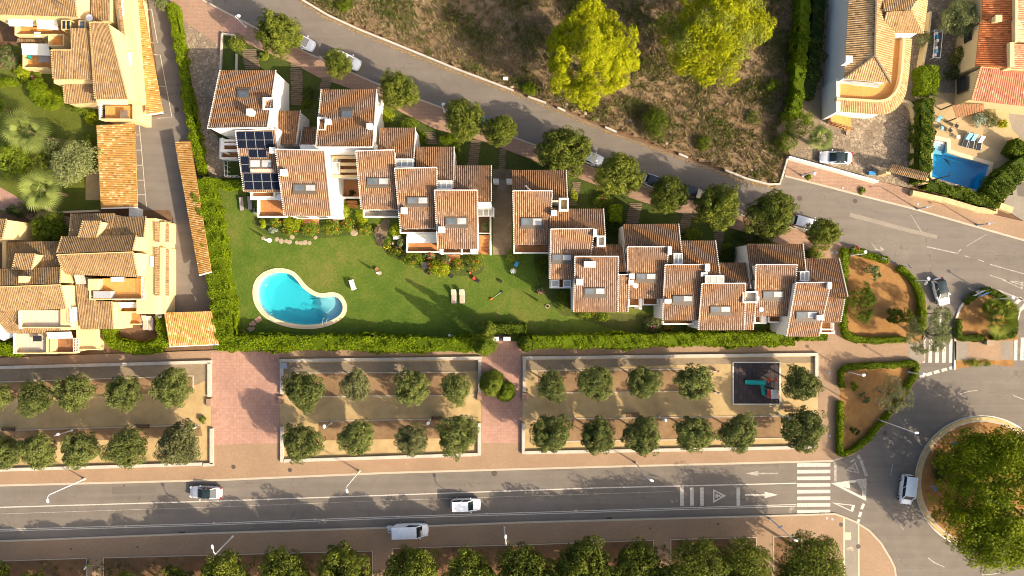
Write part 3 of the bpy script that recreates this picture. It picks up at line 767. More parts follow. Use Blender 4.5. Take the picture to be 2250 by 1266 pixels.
# crossing between the islands
for x in (2030, 2045, 2060, 2075, 2090):
    x2 = x - 1.0
    part_sheet(MAIN, 'crosswalk_stripe', [(x - 3.8, 745), (x + 4.2, 745), (x2 + 3.6, 797), (x2 - 4.2, 797)], 0.012, 'paint')
for x in (2232, 2246, 2260, 2274):
    part_sheet(MAIN, 'crosswalk_stripe', [(x - 3, 742), (x + 4, 742), (x + 3, 792), (x - 4.5, 792)], 0.012, 'paint')
for a, b in (((2021, 829), (2031, 825)), ((2035, 824), (2048, 820)), ((2052, 819), (2064, 815.5)), ((2069, 814.5), (2081, 811)), ((2086, 810), (2094, 807))):
    line(MAIN, 'give_way_bar', [a, b], 0.45, 0.012)
line(MAIN, 'lane_line', [(2067, 690), (2066, 712), (2063, 735)], 0.28, 0.012)
line(MAIN, 'lane_line', [(2110, 866), (2128, 860), (2148, 858)], 0.13, 0.012, 'paint_faded'); line(MAIN, 'lane_line', [(2226, 869), (2250, 878)], 0.13, 0.012, 'paint_faded')
line(MAIN, 'lane_line', [(1962, 1017), (1957, 1045)], 0.12, 0.012, 'paint_faded'); line(MAIN, 'lane_line', [(1972, 1144), (1985, 1164)], 0.13, 0.012, 'paint_faded')
line(MAIN, 'lane_line', [(2039, 1226), (2054, 1237), (2075, 1246)], 0.15, 0.012, 'paint_faded'); line(MAIN, 'lane_line', [(2157, 1263), (2180, 1262), (2198, 1259)], 0.15, 0.012, 'paint_faded')
# faint markings on the upper road
for pts, w in (([(2191, 637), (2250, 660)], 0.2), ([(2175, 605), (2250, 628)], 0.12), ([(2036, 542), (2104, 557), (2111, 548)], 0.16), ([(2119, 562), (2132, 566)], 0.13), ([(2150, 571), (2162, 575)], 0.13), ([(2176, 581), (2250, 602)], 0.13), ([(2002, 473), (2025, 510)], 0.09), ([(2125, 540), (2168, 515)], 0.09)):
    line(UPPER, 'faded_line', pts, w, 0.018, 'paint_faded')
part_sheet(UPPER, 'faded_arrow', [(1912, 530), (1924, 548), (1917, 548), (1936, 552), (1944, 549), (1932, 540), (1936, 549), (1928, 548)], 0.018, 'paint_faded')
tri_frame('yield_triangle', (2200, 615), (2249, 620), (2247, 636), 0.3, 'paint_faded', 0.018, UPPER)
for a, b in (((2226, 672), (2245, 655)), ((2232, 690), (2250, 674))):
    line(UPPER, 'hatch_bar', [a, b], 0.5, 0.018)
line(UPPER, 'lane_line', [(2250, 668), (2242, 682), (2237, 702)], 0.2, 0.019)
# bicycle symbols on the cycle lane and cycle path
def bike(parent, x, y, s, z, mat, ang=0.0):
    ca, sa = math.cos(ang), math.sin(ang)
    f = lambda u, v: (x + (u * ca - v * sa) * s, y + (u * sa + v * ca) * s)
    mb = MB()
    for u in (-1.1, 1.1):
        o = W2([f(u + 0.75 * math.cos(a), 0.75 * math.sin(a)) for a in np.linspace(0, 2 * math.pi, 15)[:-1]], z)
        i = W2([f(u + 0.52 * math.cos(a), 0.52 * math.sin(a)) for a in np.linspace(0, 2 * math.pi, 15)[:-1]], z)
        n = len(o)
        mb.add([(*p, z) for p in o + i], [(k, n + k, n + (k + 1) % n, (k + 1) % n) for k in range(n)])
    k = 1
    for l in ([f(-1.1, 0), f(-0.3, -1.1), f(0.7, -1.1)], [f(1.1, 0), f(0.6, -1.6)], [f(-0.3, -1.1), f(0.1, 0), f(0.7, -1.1)]):
        mb.sheet(ribbon(W2(l, z), 0.09), z + 0.001 * k); k += 1
    mb.build('bicycle_symbol', mat, parent)
bike(MAIN, 1739, 1121, 4.2, 0.012, 'paint_faded', -0.8); bike(SOUTH, 1868, 1207, 4.2, 0.122, 'paint_cream', 0.1)
for x, y in ((82, 1162), (276, 1157), (470, 1150), (692, 1142), (875, 1136), (1069, 1130), (1265, 1123)):
    bike(MAIN, x, y, 1.9, 0.014, 'paint_cream', 0.0)
# parking bay lines on the left
for pts in ([(318, 22), (333, 20), (346, 95), (332, 94)], [(338, 120), (352, 121), (378, 258), (346, 260)], [(350, 189), (364, 190)], [(306, 275), (312, 340), (317, 400), (322, 456)], [(300, 297), (308, 296)], [(298, 330), (311, 330)], [(299, 363), (314, 363)], [(300, 396), (317, 396)], [(302, 428), (320, 428)]):
    line(DRIVE, 'parking_line', pts, 0.1, 0.024)
# manholes and drains
def manhole(parent, x, y, r, z):
    mb = MB(); c = P(x, y, z); mb.lathe((c.x, c.y, z - 0.012), [(r, 0.0), (r, 0.012), (r * 0.86, 0.012), (r * 0.84, 0.008)], 20)
    mb.build('manhole_cover', 'iron', parent)
for prt, x, y, r, z in ((MAIN, 1086, 1040, 0.42, 0.022), (DRIVE, 388, 241, 0.36, 0.034), (NORTH, 513, 1026, 0.32, 0.13), (NORTH, 637, 1033, 0.32, 0.13), (SOUTH, 1848, 1153, 0.3, 0.13), (SOUTH, 1886, 1201, 0.34, 0.135), (UPPER, 1757, 436, 0.36, 0.026), (MAIN, 1945, 952, 0.34, 0.022), (UPPER, 1879, 442, 0.33, 0.026), (SOUTH, 156, 1206, 0.14, 0.13), (SOUTH, 302, 1202, 0.14, 0.13), (SOUTH, 1428, 1161, 0.14, 0.13), (SOUTH, 1578, 1152, 0.16, 0.13), (MAIN, 273, 1067, 0.14, 0.022)):
    manhole(prt, x, y, r, z)
for x, y in ((400, 1171), (1339, 1140), (1806, 1129)):
    mb = MB()
    c = P(x, y, 0.02)
    mb.box((c.x, c.y, 0.012), (0.85, 0.36, 0.012))
    for k in range(7): mb.box((c.x - 0.36 + 0.12 * k, c.y, 0.022), (0.05, 0.3, 0.01))
    mb.build('storm_drain', 'metal_dark', MAIN)
for prt, x, y, z in ((NORTH, 1822, 820, 0.13), (NORTH, 1823, 958, 0.13), (SOUTH, 1817, 1139, 0.13), (SOUTH, 1829, 1141, 0.13), (UPWALK, 1828, 556, 0.12), (UPWALK, 1839, 555, 0.13), (VWALK, 2017, 449, 0.12), (VWALK, 1852, 413, 0.12)):
    mb = MB(); c = P(x, y, z); mb.box((c.x, c.y, z - 0.006), (0.34, 0.34, 0.012)); mb.box((c.x, c.y, z + 0.003), (0.27, 0.27, 0.008))
    mb.build('access_cover', 'metal_grey', prt)

# ------------------------------------------------------------------ low walls round the park
def wall_thing(name, label, lines, w, h, mat, z0=0.0, cat='wall', cap=None):
    pts = [p for l in lines for p in l]
    c = P(sum(p[0] for p in pts) / len(pts), sum(p[1] for p in pts) / len(pts))
    if len(lines) == 1 and not cap:
        mb = MB(); mb.prism(ribbon(W2(lines[0], h), w), z0, h)
        return tag(mb.build(name, mat), label, cat)
    t = thing(name, label, cat, (c.x, c.y, z0))
    for l in lines:
        mb = MB(); mb.prism(ribbon(W2(l, h), w), z0, h); mb.build('wall_run', mat, t)
        if cap:
            mb = MB(); mb.prism(ribbon(W2(l, h), w + 0.1), h, h + 0.06); mb.build('coping', cap, t)
    return t
wall_thing('low_wall', 'low white wall around the westernmost sandy tree bed', [[(-260, 815), (0, 808), (464, 795.5)], [(459, 797), (459, 872)], [(464, 942), (464, 1020)], [(468, 1021), (446, 1022)], [(443, 1020), (0, 1033), (-260, 1041)]], 0.46, 0.5, 'low_wall', 0.08)
wall_thing('low_wall', 'low white wall around the middle sandy tree bed', [[(614, 792.5), (1058, 787)], [(618.5, 795), (618.5, 866)], [(619, 938), (619, 1016)], [(1054, 790), (1054, 872)], [(1053, 930), (1053, 1001)], [(624, 1013), (1049, 999)]], 0.46, 0.5, 'low_wall', 0.08)
wall_thing('low_wall', 'low white wall around the long sandy tree bed with the playground', [[(1148, 787), (1798, 779)], [(1152, 790), (1152, 862)], [(1150, 930), (1150, 998)], [(1795, 782), (1795, 830)], [(1154, 995), (1792, 983)]], 0.46, 0.5, 'low_wall', 0.08)
for i, (x, y, lab) in enumerate(((617, 878, 'small pink concrete block seat beside the large red plaza'), (1054, 871, 'small pink block seat on the left side of the conifer plaza'), (1152, 871, 'small pink block seat on the right side of the conifer plaza'), (460, 884, 'small pink block seat at the edge of the westernmost tree bed'))):
    mb = MB(); c = P(x, y, 0.3); mb.box((c.x, c.y, 0.32), (0.75, 1.15, 0.36)); mb.box((c.x, c.y, 0.53), (0.66, 1.05, 0.06))
    tag(mb.build('block_seat', 'paver_pink'), lab, 'seat')
# retaining wall under the dry hillside
wall_thing('retaining_wall', 'long low whitewashed retaining wall at the foot of the dry hillside', [[(655, -6), (720, 33), (790, 65), (860, 93), (1000, 150), (1100, 188), (1128, 199)], [(1160, 212), (1200, 226)], [(1225, 236), (1242, 244)], [(1330, 279), (1355, 290)], [(1492, 338), (1512, 346)], [(1594, 374), (1640, 392), (1690, 405), (1714, 404), (1722, 380), (1732, 345)]], 0.28, 0.45, 'low_wall')

# ------------------------------------------------------------------ building kit
CAMP = Vector((0, 0, H))
class Plane:
    def __init__(s, p, n): s.p, s.n = p, n
    def z(s, x, y): return s.p.z - ((x - s.p.x) * s.n.x + (y - s.p.y) * s.n.y) / s.n.z
    def at(s, px, py, lift=0.0):
        d = P(px, py, 0) - CAMP
        k = (s.p + s.n * lift - CAMP).dot(s.n) / d.dot(s.n)
        return CAMP + d * k

PROF = [(0.0, 0.0), (0.17, 0.0), (0.33, 0.05), (0.5, 0.07), (0.67, 0.05), (0.83, 0.0)]
def roof_mesh(c, pitch, mat, segs=1):
    """barrel tiles over the quad c (top edge c0-c1, eave c3-c2); ribs run from the top edge to the eave"""
    c = [Vector(p) for p in c]
    wid = ((c[1] - c[0]).length + (c[2] - c[3]).length) / 2
    ln = ((c[3] - c[0]).length + (c[2] - c[1]).length) / 2
    N = max(2, round(wid / pitch))
    n = (c[1] - c[0]).cross(c[3] - c[0])
    if n.length < 1e-6: n = (c[2] - c[3]).cross(c[0] - c[3])
    n.normalize()
    flip = n.z < 0
    if flip: n = -n
    ts, hs = [], []
    for i in range(N):
        for t, h in PROF: ts.append((i + t) / N); hs.append(h)
    ts.append(1.0); hs.append(0.0)
    ts = np.array(ts); hs = np.array(hs); M = len(ts)
    C = [np.array(p) for p in c]; nn = np.array(n)
    V = []
    for r in range(segs + 1):
        f = r / segs
        a = C[0] + (C[3] - C[0]) * f; b = C[1] + (C[2] - C[1]) * f
        V.append(a[None, :] + (b - a)[None, :] * ts[:, None] + nn[None, :] * hs[:, None])
    V = np.concatenate(V)
    F = []; U = []
    for r in range(segs):
        for i in range(M - 1):
            q = [r * M + i, r * M + i + 1, (r + 1) * M + i + 1, (r + 1) * M + i]
            uv = [(ts[i] * N * pitch, r / segs * ln), (ts[i + 1] * N * pitch, r / segs * ln), (ts[i + 1] * N * pitch, (r + 1) / segs * ln), (ts[i] * N * pitch, (r + 1) / segs * ln)]
            if not flip: pass
            else: q.reverse(); uv.reverse()
            F.append(q); U += uv
    b = len(V)
    low = np.array([p + np.array([0, 0, -0.14]) for p in C])
    V = np.concatenate([V, np.array(C), low])
    for i in range(4):
        j = (i + 1) % 4
        F.append([b + i, b + j, b + 4 + j, b + 4 + i]); U += [(0.1, 0.2)] * 4
    F.append([b + 7, b + 6, b + 5, b + 4]); U += [(0.1, 0.2)] * 4
    me = np_mesh('roof', V, np.array(F), mat)
    uvl = me.uv_layers.new(name='UVMap')
    uvl.data.foreach_set('uv', np.array(U, dtype=np.float32).ravel())
    return me, Plane(c[0], n)

def shift_mesh(me, o):
    me.transform(Matrix.Translation(-o))

def roof_part(root, c, mat, pitch=0.265, name='roof'):
    me, pl = roof_mesh(c, pitch, mat)
    shift_mesh(me, org(root))
    link(name, me, root)
    return pl

def dots(root, edges, n, mat, step=0.28, w=0.11):
    mb = MB()
    for a, b in edges:
        L = (b - a).length; k = max(2, int(L / step)); d = (b - a) / k
        for i in range(k):
            p = a + d * (i + 0.1) + n * 0.09
            mb.bar(p, p + d * 0.5, w, 0.09)
    o = mb.build('mortar_tips', mat, root); o['kind'] = 'stuff'
    return o

def block(root, q, zt, zb, roof='roof_clay', wall='wall_white', verge='LRT', over=0.14, z0=0.0, trim='trim_white', pitch=0.265, zs=None, ew=False):
    zs = zs or [zt, zt, zb, zb]
    c = [P(x, y, z) for (x, y), z in zip(q, zs)]
    rc = c if not ew else [c[1], c[2], c[3], c[0]]
    pl = roof_part(root, rc, roof, pitch)
    poly = [(p.x, p.y) for p in c]
    ins = offset(poly, -over)
    mb = MB(); mb.prism(ins, z0, [pl.z(*p) - 0.08 for p in ins]); mb.build('wall', wall, root)
    ed = {'L': (c[0], c[3]), 'R': (c[1], c[2]), 'T': (c[0], c[1]), 'B': (c[3], c[2])}
    if verge: dots(root, [ed[k] for k in verge], pl.n, trim)
    if 'T' in verge and zs[0] > zs[3]:
        mb = MB(); mb.bar(c[0] + pl.n * 0.06, c[1] + pl.n * 0.06, 0.09, 0.12); mb.build('ridge', trim, root)
    if 'B' in verge and zs[3] > zs[0]:
        mb = MB(); mb.bar(c[3] + pl.n * 0.06, c[2] + pl.n * 0.06, 0.09, 0.12); mb.build('ridge', trim, root)
    return pl

def skylight(root, pl, x0, y0, x1, y1, double=True, panes=('glass_sky', 'glass_blind'), flash=True, up=False):
    f = MB(); f.slab([pl.at(x0, y0), pl.at(x1, y0), pl.at(x1, y1), pl.at(x0, y1)], 0.20, down=0.05)
    fr = f.build('skylight', 'frame_bronze', root)
    n = 2 if double else 1
    w = (x1 - x0) / n
    for i in range(n):
        a, b = x0 + i * w + 2.2, x0 + (i + 1) * w - 2.2
        m = MB(); m.slab([pl.at(a, y0 + 2.2, 0.2), pl.at(b, y0 + 2.2, 0.2), pl.at(b, y1 - 2.2, 0.2), pl.at(a, y1 - 2.2, 0.2)], 0.025)
        m.build('pane', panes[i % len(panes)], fr)
    if flash:
        ya, yb = (y0 - 5, y0 - 0.5) if up else (y1 + 0.5, y1 + 6)
        m = MB(); m.slab([pl.at(x0 - 2, ya), pl.at(x1 + 3, ya), pl.at(x1 + 3, yb), pl.at(x0 - 2, yb)], 0.11, down=0.02)
        m.build('flashing', 'frame_bronze', fr)

def chimney(root, pl, x, y, s=0.75, h=1.0, s2=None, mat='wall_white'):
    b = pl.at(x, y)
    zt = b.z + h
    c = P(x, y, zt)
    s2 = s2 or s
    m = MB(); m.box((c.x, c.y, (zt + b.z - 0.6) / 2 - 0.12), (s * 0.86, s2 * 0.86, zt - b.z + 0.6 - 0.24))
    ch = m.build('chimney', mat, root)
    m = MB(); m.box((c.x, c.y, zt - 0.1), (s, s2, 0.2)); m.build('chimney_cap', mat, ch)
    return ch

def well(root, x0, y0, x1, y1, z, depth=1.2, wall='wall_white', floor='terrace_grey', t=0.2):
    a, b = P(x0, y0, z), P(x1, y1, z)
    X0, X1, Y0, Y1 = a.x, b.x, b.y, a.y
    m = MB()
    m.box(((X0 + X1) / 2, Y1 - t / 2, z - depth / 2), (X1 - X0, t, depth)); m.box(((X0 + X1) / 2, Y0 + t / 2, z - depth / 2), (X1 - X0, t, depth))
    m.box((X0 + t / 2, (Y0 + Y1) / 2, z - depth / 2 - 0.003), (t, Y1 - Y0 - 2 * t, depth - 0.006)); m.box((X1 - t / 2, (Y0 + Y1) / 2, z - depth / 2 - 0.003), (t, Y1 - Y0 - 2 * t, depth - 0.006))
    w = m.build('light_well', wall, root)
    m = MB(); m.box(((X0 + X1) / 2, (Y0 + Y1) / 2, z - depth * 0.55), (X1 - X0 - 2 * t, Y1 - Y0 - 2 * t, 0.1)); m.build('well_floor', floor, w)
    return w

def rooflight(root, x0, y0, x1, y1, z, nx=4, ny=1, mat='glass_roof', zb=None, frame='trim_white'):
    zb = z if zb is None else zb
    c = [P(x0, y0, z), P(x1, y0, z), P(x1, y1, zb), P(x0, y1, zb)]
    m = MB()
    cs = lambda u, v: (c[0] * (1 - u) + c[1] * u) * (1 - v) + (c[3] * (1 - u) + c[2] * u) * v
    for i in range(nx + 1): m.bar(cs(i / nx, 0), cs(i / nx, 1), 0.12, 0.12)
    for j in range(ny + 1): m.bar(cs(0, j / ny), cs(1, j / ny), 0.13, 0.13)
    for u, v in ((0, 0), (1, 0), (0, 1), (1, 1)):
        p = cs(u, v); m.bar(p - Vector((0, 0, 1.6)), p, 0.12, 0.12)
    fr = m.build('roof_light', frame, root)
    for i in range(nx):
        for j in range(ny):
            g = MB(); e = 0.03
            g.slab([cs((i + e) / nx, (j + e) / ny), cs((i + 1 - e) / nx, (j + e) / ny), cs((i + 1 - e) / nx, (j + 1 - e) / ny), cs((i + e) / nx, (j + 1 - e) / ny)], 0.02)
            g.build('pane', mat, fr)
    return fr

def terrace(root, x0, y0, x1, y1, z, sides='ESW', ph=0.95, floor='terracotta', wall='wall_white', t=0.17, z0=0.0, name='terrace'):
    a, b = P(x0, y0, z), P(x1, y1, z)
    X0, X1, Y0, Y1 = a.x, b.x, b.y, a.y
    m = MB(); m.box(((X0 + X1) / 2, (Y0 + Y1) / 2, (z + z0) / 2 - 0.03), (X1 - X0, Y1 - Y0, z - z0 - 0.06)); w = m.build(name, wall, root)
    m = MB(); m.box(((X0 + X1) / 2, (Y0 + Y1) / 2, z - 0.02), (X1 - X0 - 0.01, Y1 - Y0 - 0.01, 0.05)); m.build('floor_tiles', floor, w)
    zz = (z0 + z + ph) / 2; hh = z + ph - z0
    zz, hh = z + ph / 2 - 0.1, ph + 0.2
    for s in sides:
        m = MB()
        if s == 'N': m.box(((X0 + X1) / 2, Y1 + t / 2 + 0.002, zz), (X1 - X0 + 2 * t, t, hh))
        if s == 'S': m.box(((X0 + X1) / 2, Y0 - t / 2 - 0.002, zz), (X1 - X0 + 2 * t, t, hh))
        if s == 'E': m.box((X1 + t / 2 + 0.002, (Y0 + Y1) / 2, zz - 0.004), (t, Y1 - Y0, hh))
        if s == 'W': m.box((X0 - t / 2 - 0.002, (Y0 + Y1) / 2, zz - 0.004), (t, Y1 - Y0, hh))
        m.build('parapet', wall, w)
    return w

def awning(root, q, zs, mat='cloth_cream'):
    c = [P(x, y, z) for (x, y), z in zip(q, zs)]
    m = MB()
    n = 7
    cs = lambda u, v: (c[0] * (1 - u) + c[1] * u) * (1 - v) + (c[3] * (1 - u) + c[2] * u) * v
    vs, fs = [], []
    for dz in (0.0, -0.04):
        for j in range(3):
            for i in range(n + 1):
                p = cs(i / n, j / 2); vs.append((p.x, p.y, p.z - (0.05 if j == 1 else 0) + 0.015 * (i % 2) + dz))
    k = 3 * (n + 1)
    for j in range(2):
        for i in range(n):
            q0 = j * (n + 1) + i
            fs.append((q0, q0 + 1, q0 + n + 2, q0 + n + 1)); fs.append((k + q0 + n + 1, k + q0 + n + 2, k + q0 + 1, k + q0))
    m.add(vs, fs)
    aw = m.build('awning', mat, root)
    m = MB(); m.bar(c[3], c[2], 0.07, 0.07); m.build('awning_bar', 'metal_white', aw)
    return aw

def railing(root, a, b, h=0.9, n=5, mat='metal_white', rails=3):
    m = MB()
    a, b = Vector(a), Vector(b)
    for i in range(n + 1):
        p = a + (b - a) * (i / n); m.bar(p, p + Vector((0, 0, h)), 0.05, 0.05)
    for j in range(rails):
        z = h * (j + 1) / rails
        m.bar(a + Vector((0, 0, z)), b + Vector((0, 0, z)), 0.05, 0.05)
    return m.build('railing', mat, root)

def wbox(root, name, x0, y0, x1, y1, z, z0, mat):
    """box whose top is the pixel rectangle at height z"""
    a, b = P(x0, y0, z), P(x1, y1, z)
    m = MB(); m.box(((a.x + b.x) / 2, (a.y + b.y) / 2, (z + z0) / 2), (abs(b.x - a.x), abs(a.y - b.y), z - z0))
    return m.build(name, mat, root)

def window(root, x, y, z, w, h, face='S', mat='trim_white', pane='glass_dark'):
    """window on a wall whose outside stands at world x,y"""
    d = {'S': (0, -1), 'N': (0, 1), 'E': (1, 0), 'W': (-1, 0)}[face]
    sx, sy = (w, 0.08) if face in 'SN' else (0.08, w)
    m = MB(); m.box((x + d[0] * 0.03, y + d[1] * 0.03, z), (sx, sy, h)); f = m.build('window', mat, root)
    sx, sy = (w - 0.16, 0.03) if face in 'SN' else (0.03, w - 0.16)
    m = MB(); m.box((x + d[0] * 0.085, y + d[1] * 0.085, z), (sx, sy, h - 0.16)); m.build('pane', pane, f)

def house(name, label, x, y, cat='house', group=None):
    c = P(x, y, 0)
    return thing(name, label, cat, (c.x, c.y, 0), group=group)

def south_windows(root, q, zb, over=0.14):
    a, b = P(*q[3], zb), P(*q[2], zb)
    for f in (0.27, 0.73):
        window(root, a.x + (b.x - a.x) * f, (a.y + b.y) / 2 + over, zb - 2.4, 1.7, 1.9, 'S')

G_ROW = 'white terraced houses round the lawn'
ZR, ZE = 9.0, 6.3        # ridge and eave heights of the front roofs
def row_house(label, fq, bq, sky=None, chims=(), zr=ZR, ze=ZE, bz=(5.8, 7.7), ext=None, bv='R'):
    x = (fq[0][0] + fq[2][0]) / 2; y = (fq[0][1] + fq[2][1]) / 2
    h = house('townhouse', label, x, y, group=G_ROW)
    f = block(h, fq, zr, ze, 'roof_clay', verge='LRT')
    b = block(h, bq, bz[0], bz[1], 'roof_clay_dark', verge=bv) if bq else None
    if ext: block(h, ext, f.z(*P(*ext[0], 8.2).xy) - 0.05, f.z(*P(*ext[3], 6.4).xy) - 0.03, 'roof_clay', verge='RT')
    if sky: skylight(h, f, *sky)
    for cx, cy, *k in chims: chimney(h, f, cx, cy, *k)
    south_windows(h, fq, ze)
    return h, f, b

# ---- left group
h1 = house('townhouse', 'white terraced house with solar panels, at the cobbled drive', 545, 290, group=G_ROW)
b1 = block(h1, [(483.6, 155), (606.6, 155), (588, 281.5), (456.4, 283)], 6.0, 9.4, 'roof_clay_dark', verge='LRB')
f1 = block(h1, [(517.4, 288), (604, 284), (617, 422), (536.4, 422)], 8.5, 6.2, 'roof_clay', verge='LT')
skylight(h1, b1, 522, 199, 548, 216, False, ('glass_sky',), True, True)
chimney(h1, b1, 548, 246, 0.85, 1.3)
well(h1, 577, 214, 604, 241, 8.6, 1.4)
block(h1, [(609, 243.7), (661, 243.7), (651, 318.6), (612, 318.6)], 4.6, 6.2, 'roof_clay_dark', verge='LR')
wbox(h1, 'wall', 586, 283, 612, 322, 7.0, 0, 'wall_white')
skylight(h1, f1, 548, 350, 598, 369, True, ('glass_blind', 'glass_blind'), False)
mb = MB(); mb.slab([f1.at(549, 371), f1.at(601, 371), f1.at(604, 379), f1.at(550, 379)], 0.12); mb.build('blind_roll', 'cushion', h1)
chimney(h1, f1, 598, 330, 0.8, 0.9)
for (x0, y0, nx, ny) in ((518.6, 289.5, 4, 2), (545, 328.5, 2, 1), (527.2, 343.5, 1, 2), (533.8, 381, 4, 2)):
    for i in range(nx):
        for j in range(ny):
            lean = lambda yy: (yy - y0) * 0.11
            ya, yb = y0 + j * 18.3, y0 + (j + 1) * 18.3
            xa, xb = x0 + i * 20.1, x0 + (i + 1) * 20.1
            fr = MB(); fr.slab([f1.at(xa + 0.3 + lean(ya), ya, 0.14), f1.at(xb - 0.3 + lean(ya), ya, 0.14), f1.at(xb - 0.2 + lean(yb), yb - 0.15, 0.14), f1.at(xa + 0.5 + lean(yb), yb - 0.15, 0.14)], 0.03)
            so = fr.build('solar_panel', 'metal_grey', h1)
            ce = MB(); ce.slab([f1.at(xa + 0.85 + lean(ya), ya + 0.35, 0.175), f1.at(xb - 0.7 + lean(ya), ya + 0.35, 0.175), f1.at(xb - 0.7 + lean(yb), yb - 0.5, 0.175), f1.at(xa + 0.85 + lean(yb), yb - 0.5, 0.175)], 0.01)
            ce.build('cells', 'solar_cell', so)
# pergola and side terraces of the solar house
for y0, y1, z in ((306, 332, 3.4), (333, 348, 3.2)):
    terrace(h1, 490, y0, 522, y1, z - 0.9, 'WS', 0.8, 'terracotta', z0=0)
m = MB()
for y in (309, 317, 331): m.bar(P(487, y, 4.6), P(524, y, 4.6), 0.32, 0.22)
m.bar(P(489, 304, 4.6), P(489, 333, 4.6), 0.42, 0.26)
for y in (305, 332): m.bar(P(489, y, 4.5), P(489, y, 4.6) - Vector((0, 0, 4.4)), 0.3, 0.3)
m.build('pergola', 'wall_white', h1)
railing(h1, P(507, 392, 0.0), P(535, 392, 0.0), 2.2, 3, 'trim_white', 2); railing(h1, P(506, 357, 0.0), P(507, 391, 0.0), 2.2, 3, 'trim_white', 2)
wbox(h1, 'balcony', 550, 423, 622, 439, 4.2, 3.9, 'wall_white'); terrace(h1, 557, 424, 605, 433, 4.3, 'WSE', 0.75, 'terracotta', z0=4.0, name='balcony')
terrace(h1, 572, 438, 628, 476, 1.9, 'WS', 0.8, 'terracotta')

h2 = house('townhouse', 'white terraced house with two roofs, second from the cobbled drive', 690, 330, group=G_ROW)
f2 = block(h2, [(605.3, 328), (713, 330), (728, 474.4), (625, 474.4)], 9.0, 6.2, 'roof_clay')
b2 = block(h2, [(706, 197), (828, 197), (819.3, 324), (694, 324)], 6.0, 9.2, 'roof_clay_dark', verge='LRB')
skylight(h2, f2, 645, 404.5, 694.5, 421); chimney(h2, f2, 622, 379, 0.85, 0.9)
skylight(h2, b2, 749, 242, 775, 260, False, ('glass_sky',), True, True); chimney(h2, b2, 811.5, 277, 0.75, 1.1); chimney(h2, b2, 720, 267, 0.7, 1.0)
well(h2, 697, 257, 716, 287, 8.3, 1.4)
block(h2, [(665, 279), (696, 279), (694, 324), (658, 324)], 4.4, 5.8, 'roof_clay_dark', verge='L')
wbox(h2, 'wall', 660, 318, 828, 334, 7.4, 0, 'wall_white')
wbox(h2, 'wall', 716, 334, 742, 476, 5.0, 0, 'wall_white')
south_windows(h2, [(605, 328), (713, 330), (728, 474), (625, 474)], 6.2)
terrace(h2, 664, 481, 700, 494, 0.3, '', 0.2, 'terracotta')

def balcony(h, x0, y0, x1, y1, z=3.3, floor='terracotta', sides='WSE', ph=0.85):
    return terrace(h, x0, y0, x1, y1, z, sides, ph, floor, z0=z - 0.3, name='balcony')

h3, f3, b3 = row_house('white terraced house with a pergola court, third from the cobbled drive', [(782, 331.7), (867, 329), (876, 460.6), (793.6, 460.6)], [(833, 281), (913.4, 281), (908.6, 366), (829, 366)], (807, 390, 855, 407))
rooflight(h3, 870, 350, 907, 366, 8.1, 3, 1, 'glass_roof', 8.0)
terrace(h3, 729, 342, 788, 391, 3.0, 'NWS', 0.9, 'terracotta')
m = MB()
for y in (346, 361, 376, 388): m.bar(P(730, y, 5.2), P(790, y, 5.2), 0.42, 0.22)
m.bar(P(731, 342, 5.1), P(731, 390, 5.1), 0.3, 0.2)
m.build('pergola', 'wall_cream', h3)
rooflight(h3, 730, 357, 746, 382, 5.3, 2, 1)
terrace(h3, 747, 396, 793, 434, 1.6, 'WS', 0.9, 'terracotta')
for k in range(4): wbox(h3, 'step', 757, 441 + k * 4, 785, 445 + k * 4, 1.1 - 0.25 * k, 0, 'terracotta')
balcony(h3, 803, 462, 877, 476, 3.4, 'terrace_grey')
h4, f4, b4 = row_house('white terraced house with a cream awning, fourth from the cobbled drive', [(867, 369.6), (960, 368), (961, 502), (879.6, 503)], [(914.4, 323), (998, 323), (997, 415), (912, 415)], (894, 432, 941, 449), [(887.5, 463, 0.85, 0.9)])
rooflight(h4, 957, 398, 993, 415, 8.1, 3, 1, 'glass_roof', 8.0)
balcony(h4, 883, 505, 962, 511, 3.4); awning(h4, [(896, 515), (962, 514), (962, 533), (897, 534)], (3.2, 3.2, 2.5, 2.5), 'cloth_cream')
terrace(h4, 897, 514, 962, 553, 0.5, 'WS', 0.8, 'terracotta')
h5, f5, b5 = row_house('white terraced house with planter and steps beside the stone alley', [(954.5, 417.6), (1048.7, 417.6), (1049.6, 547), (961.8, 547)], [(998.8, 364), (1080, 364), (1080, 444), (997, 444)], (979, 477, 1026.6, 495), [(969.7, 505, 0.85, 0.9)])
rooflight(h5, 1050, 457, 1085, 475, 3.2, 3, 1, 'glass_roof', 3.0)
wbox(h5, 'wall', 1050, 447, 1080, 456, 5.6, 0, 'wall_white')
terrace(h5, 1051, 478, 1076, 512, 0.5, 'ES', 0.35, 'soil', name='planter')
for k in range(5): wbox(h5, 'step', 1051, 517 + k * 8.4, 1075, 525.4 + k * 8.4, 0.9 - 0.17 * k, 0, 'terracotta')
wbox(h5, 'parapet', 1076, 475, 1079.5, 560, 1.3, 0, 'wall_white')
balcony(h5, 970, 548, 1048, 556, 3.4)
wbox(h5, 'porch', 985, 560, 1010, 572, 0.3, 0, 'terracotta')
m = MB()
for x in (972, 1015): m.bar(P(x, 547, 4.2), P(x, 560, 4.2), 0.25, 0.25)
m.build('beam', 'wall_white', h5)
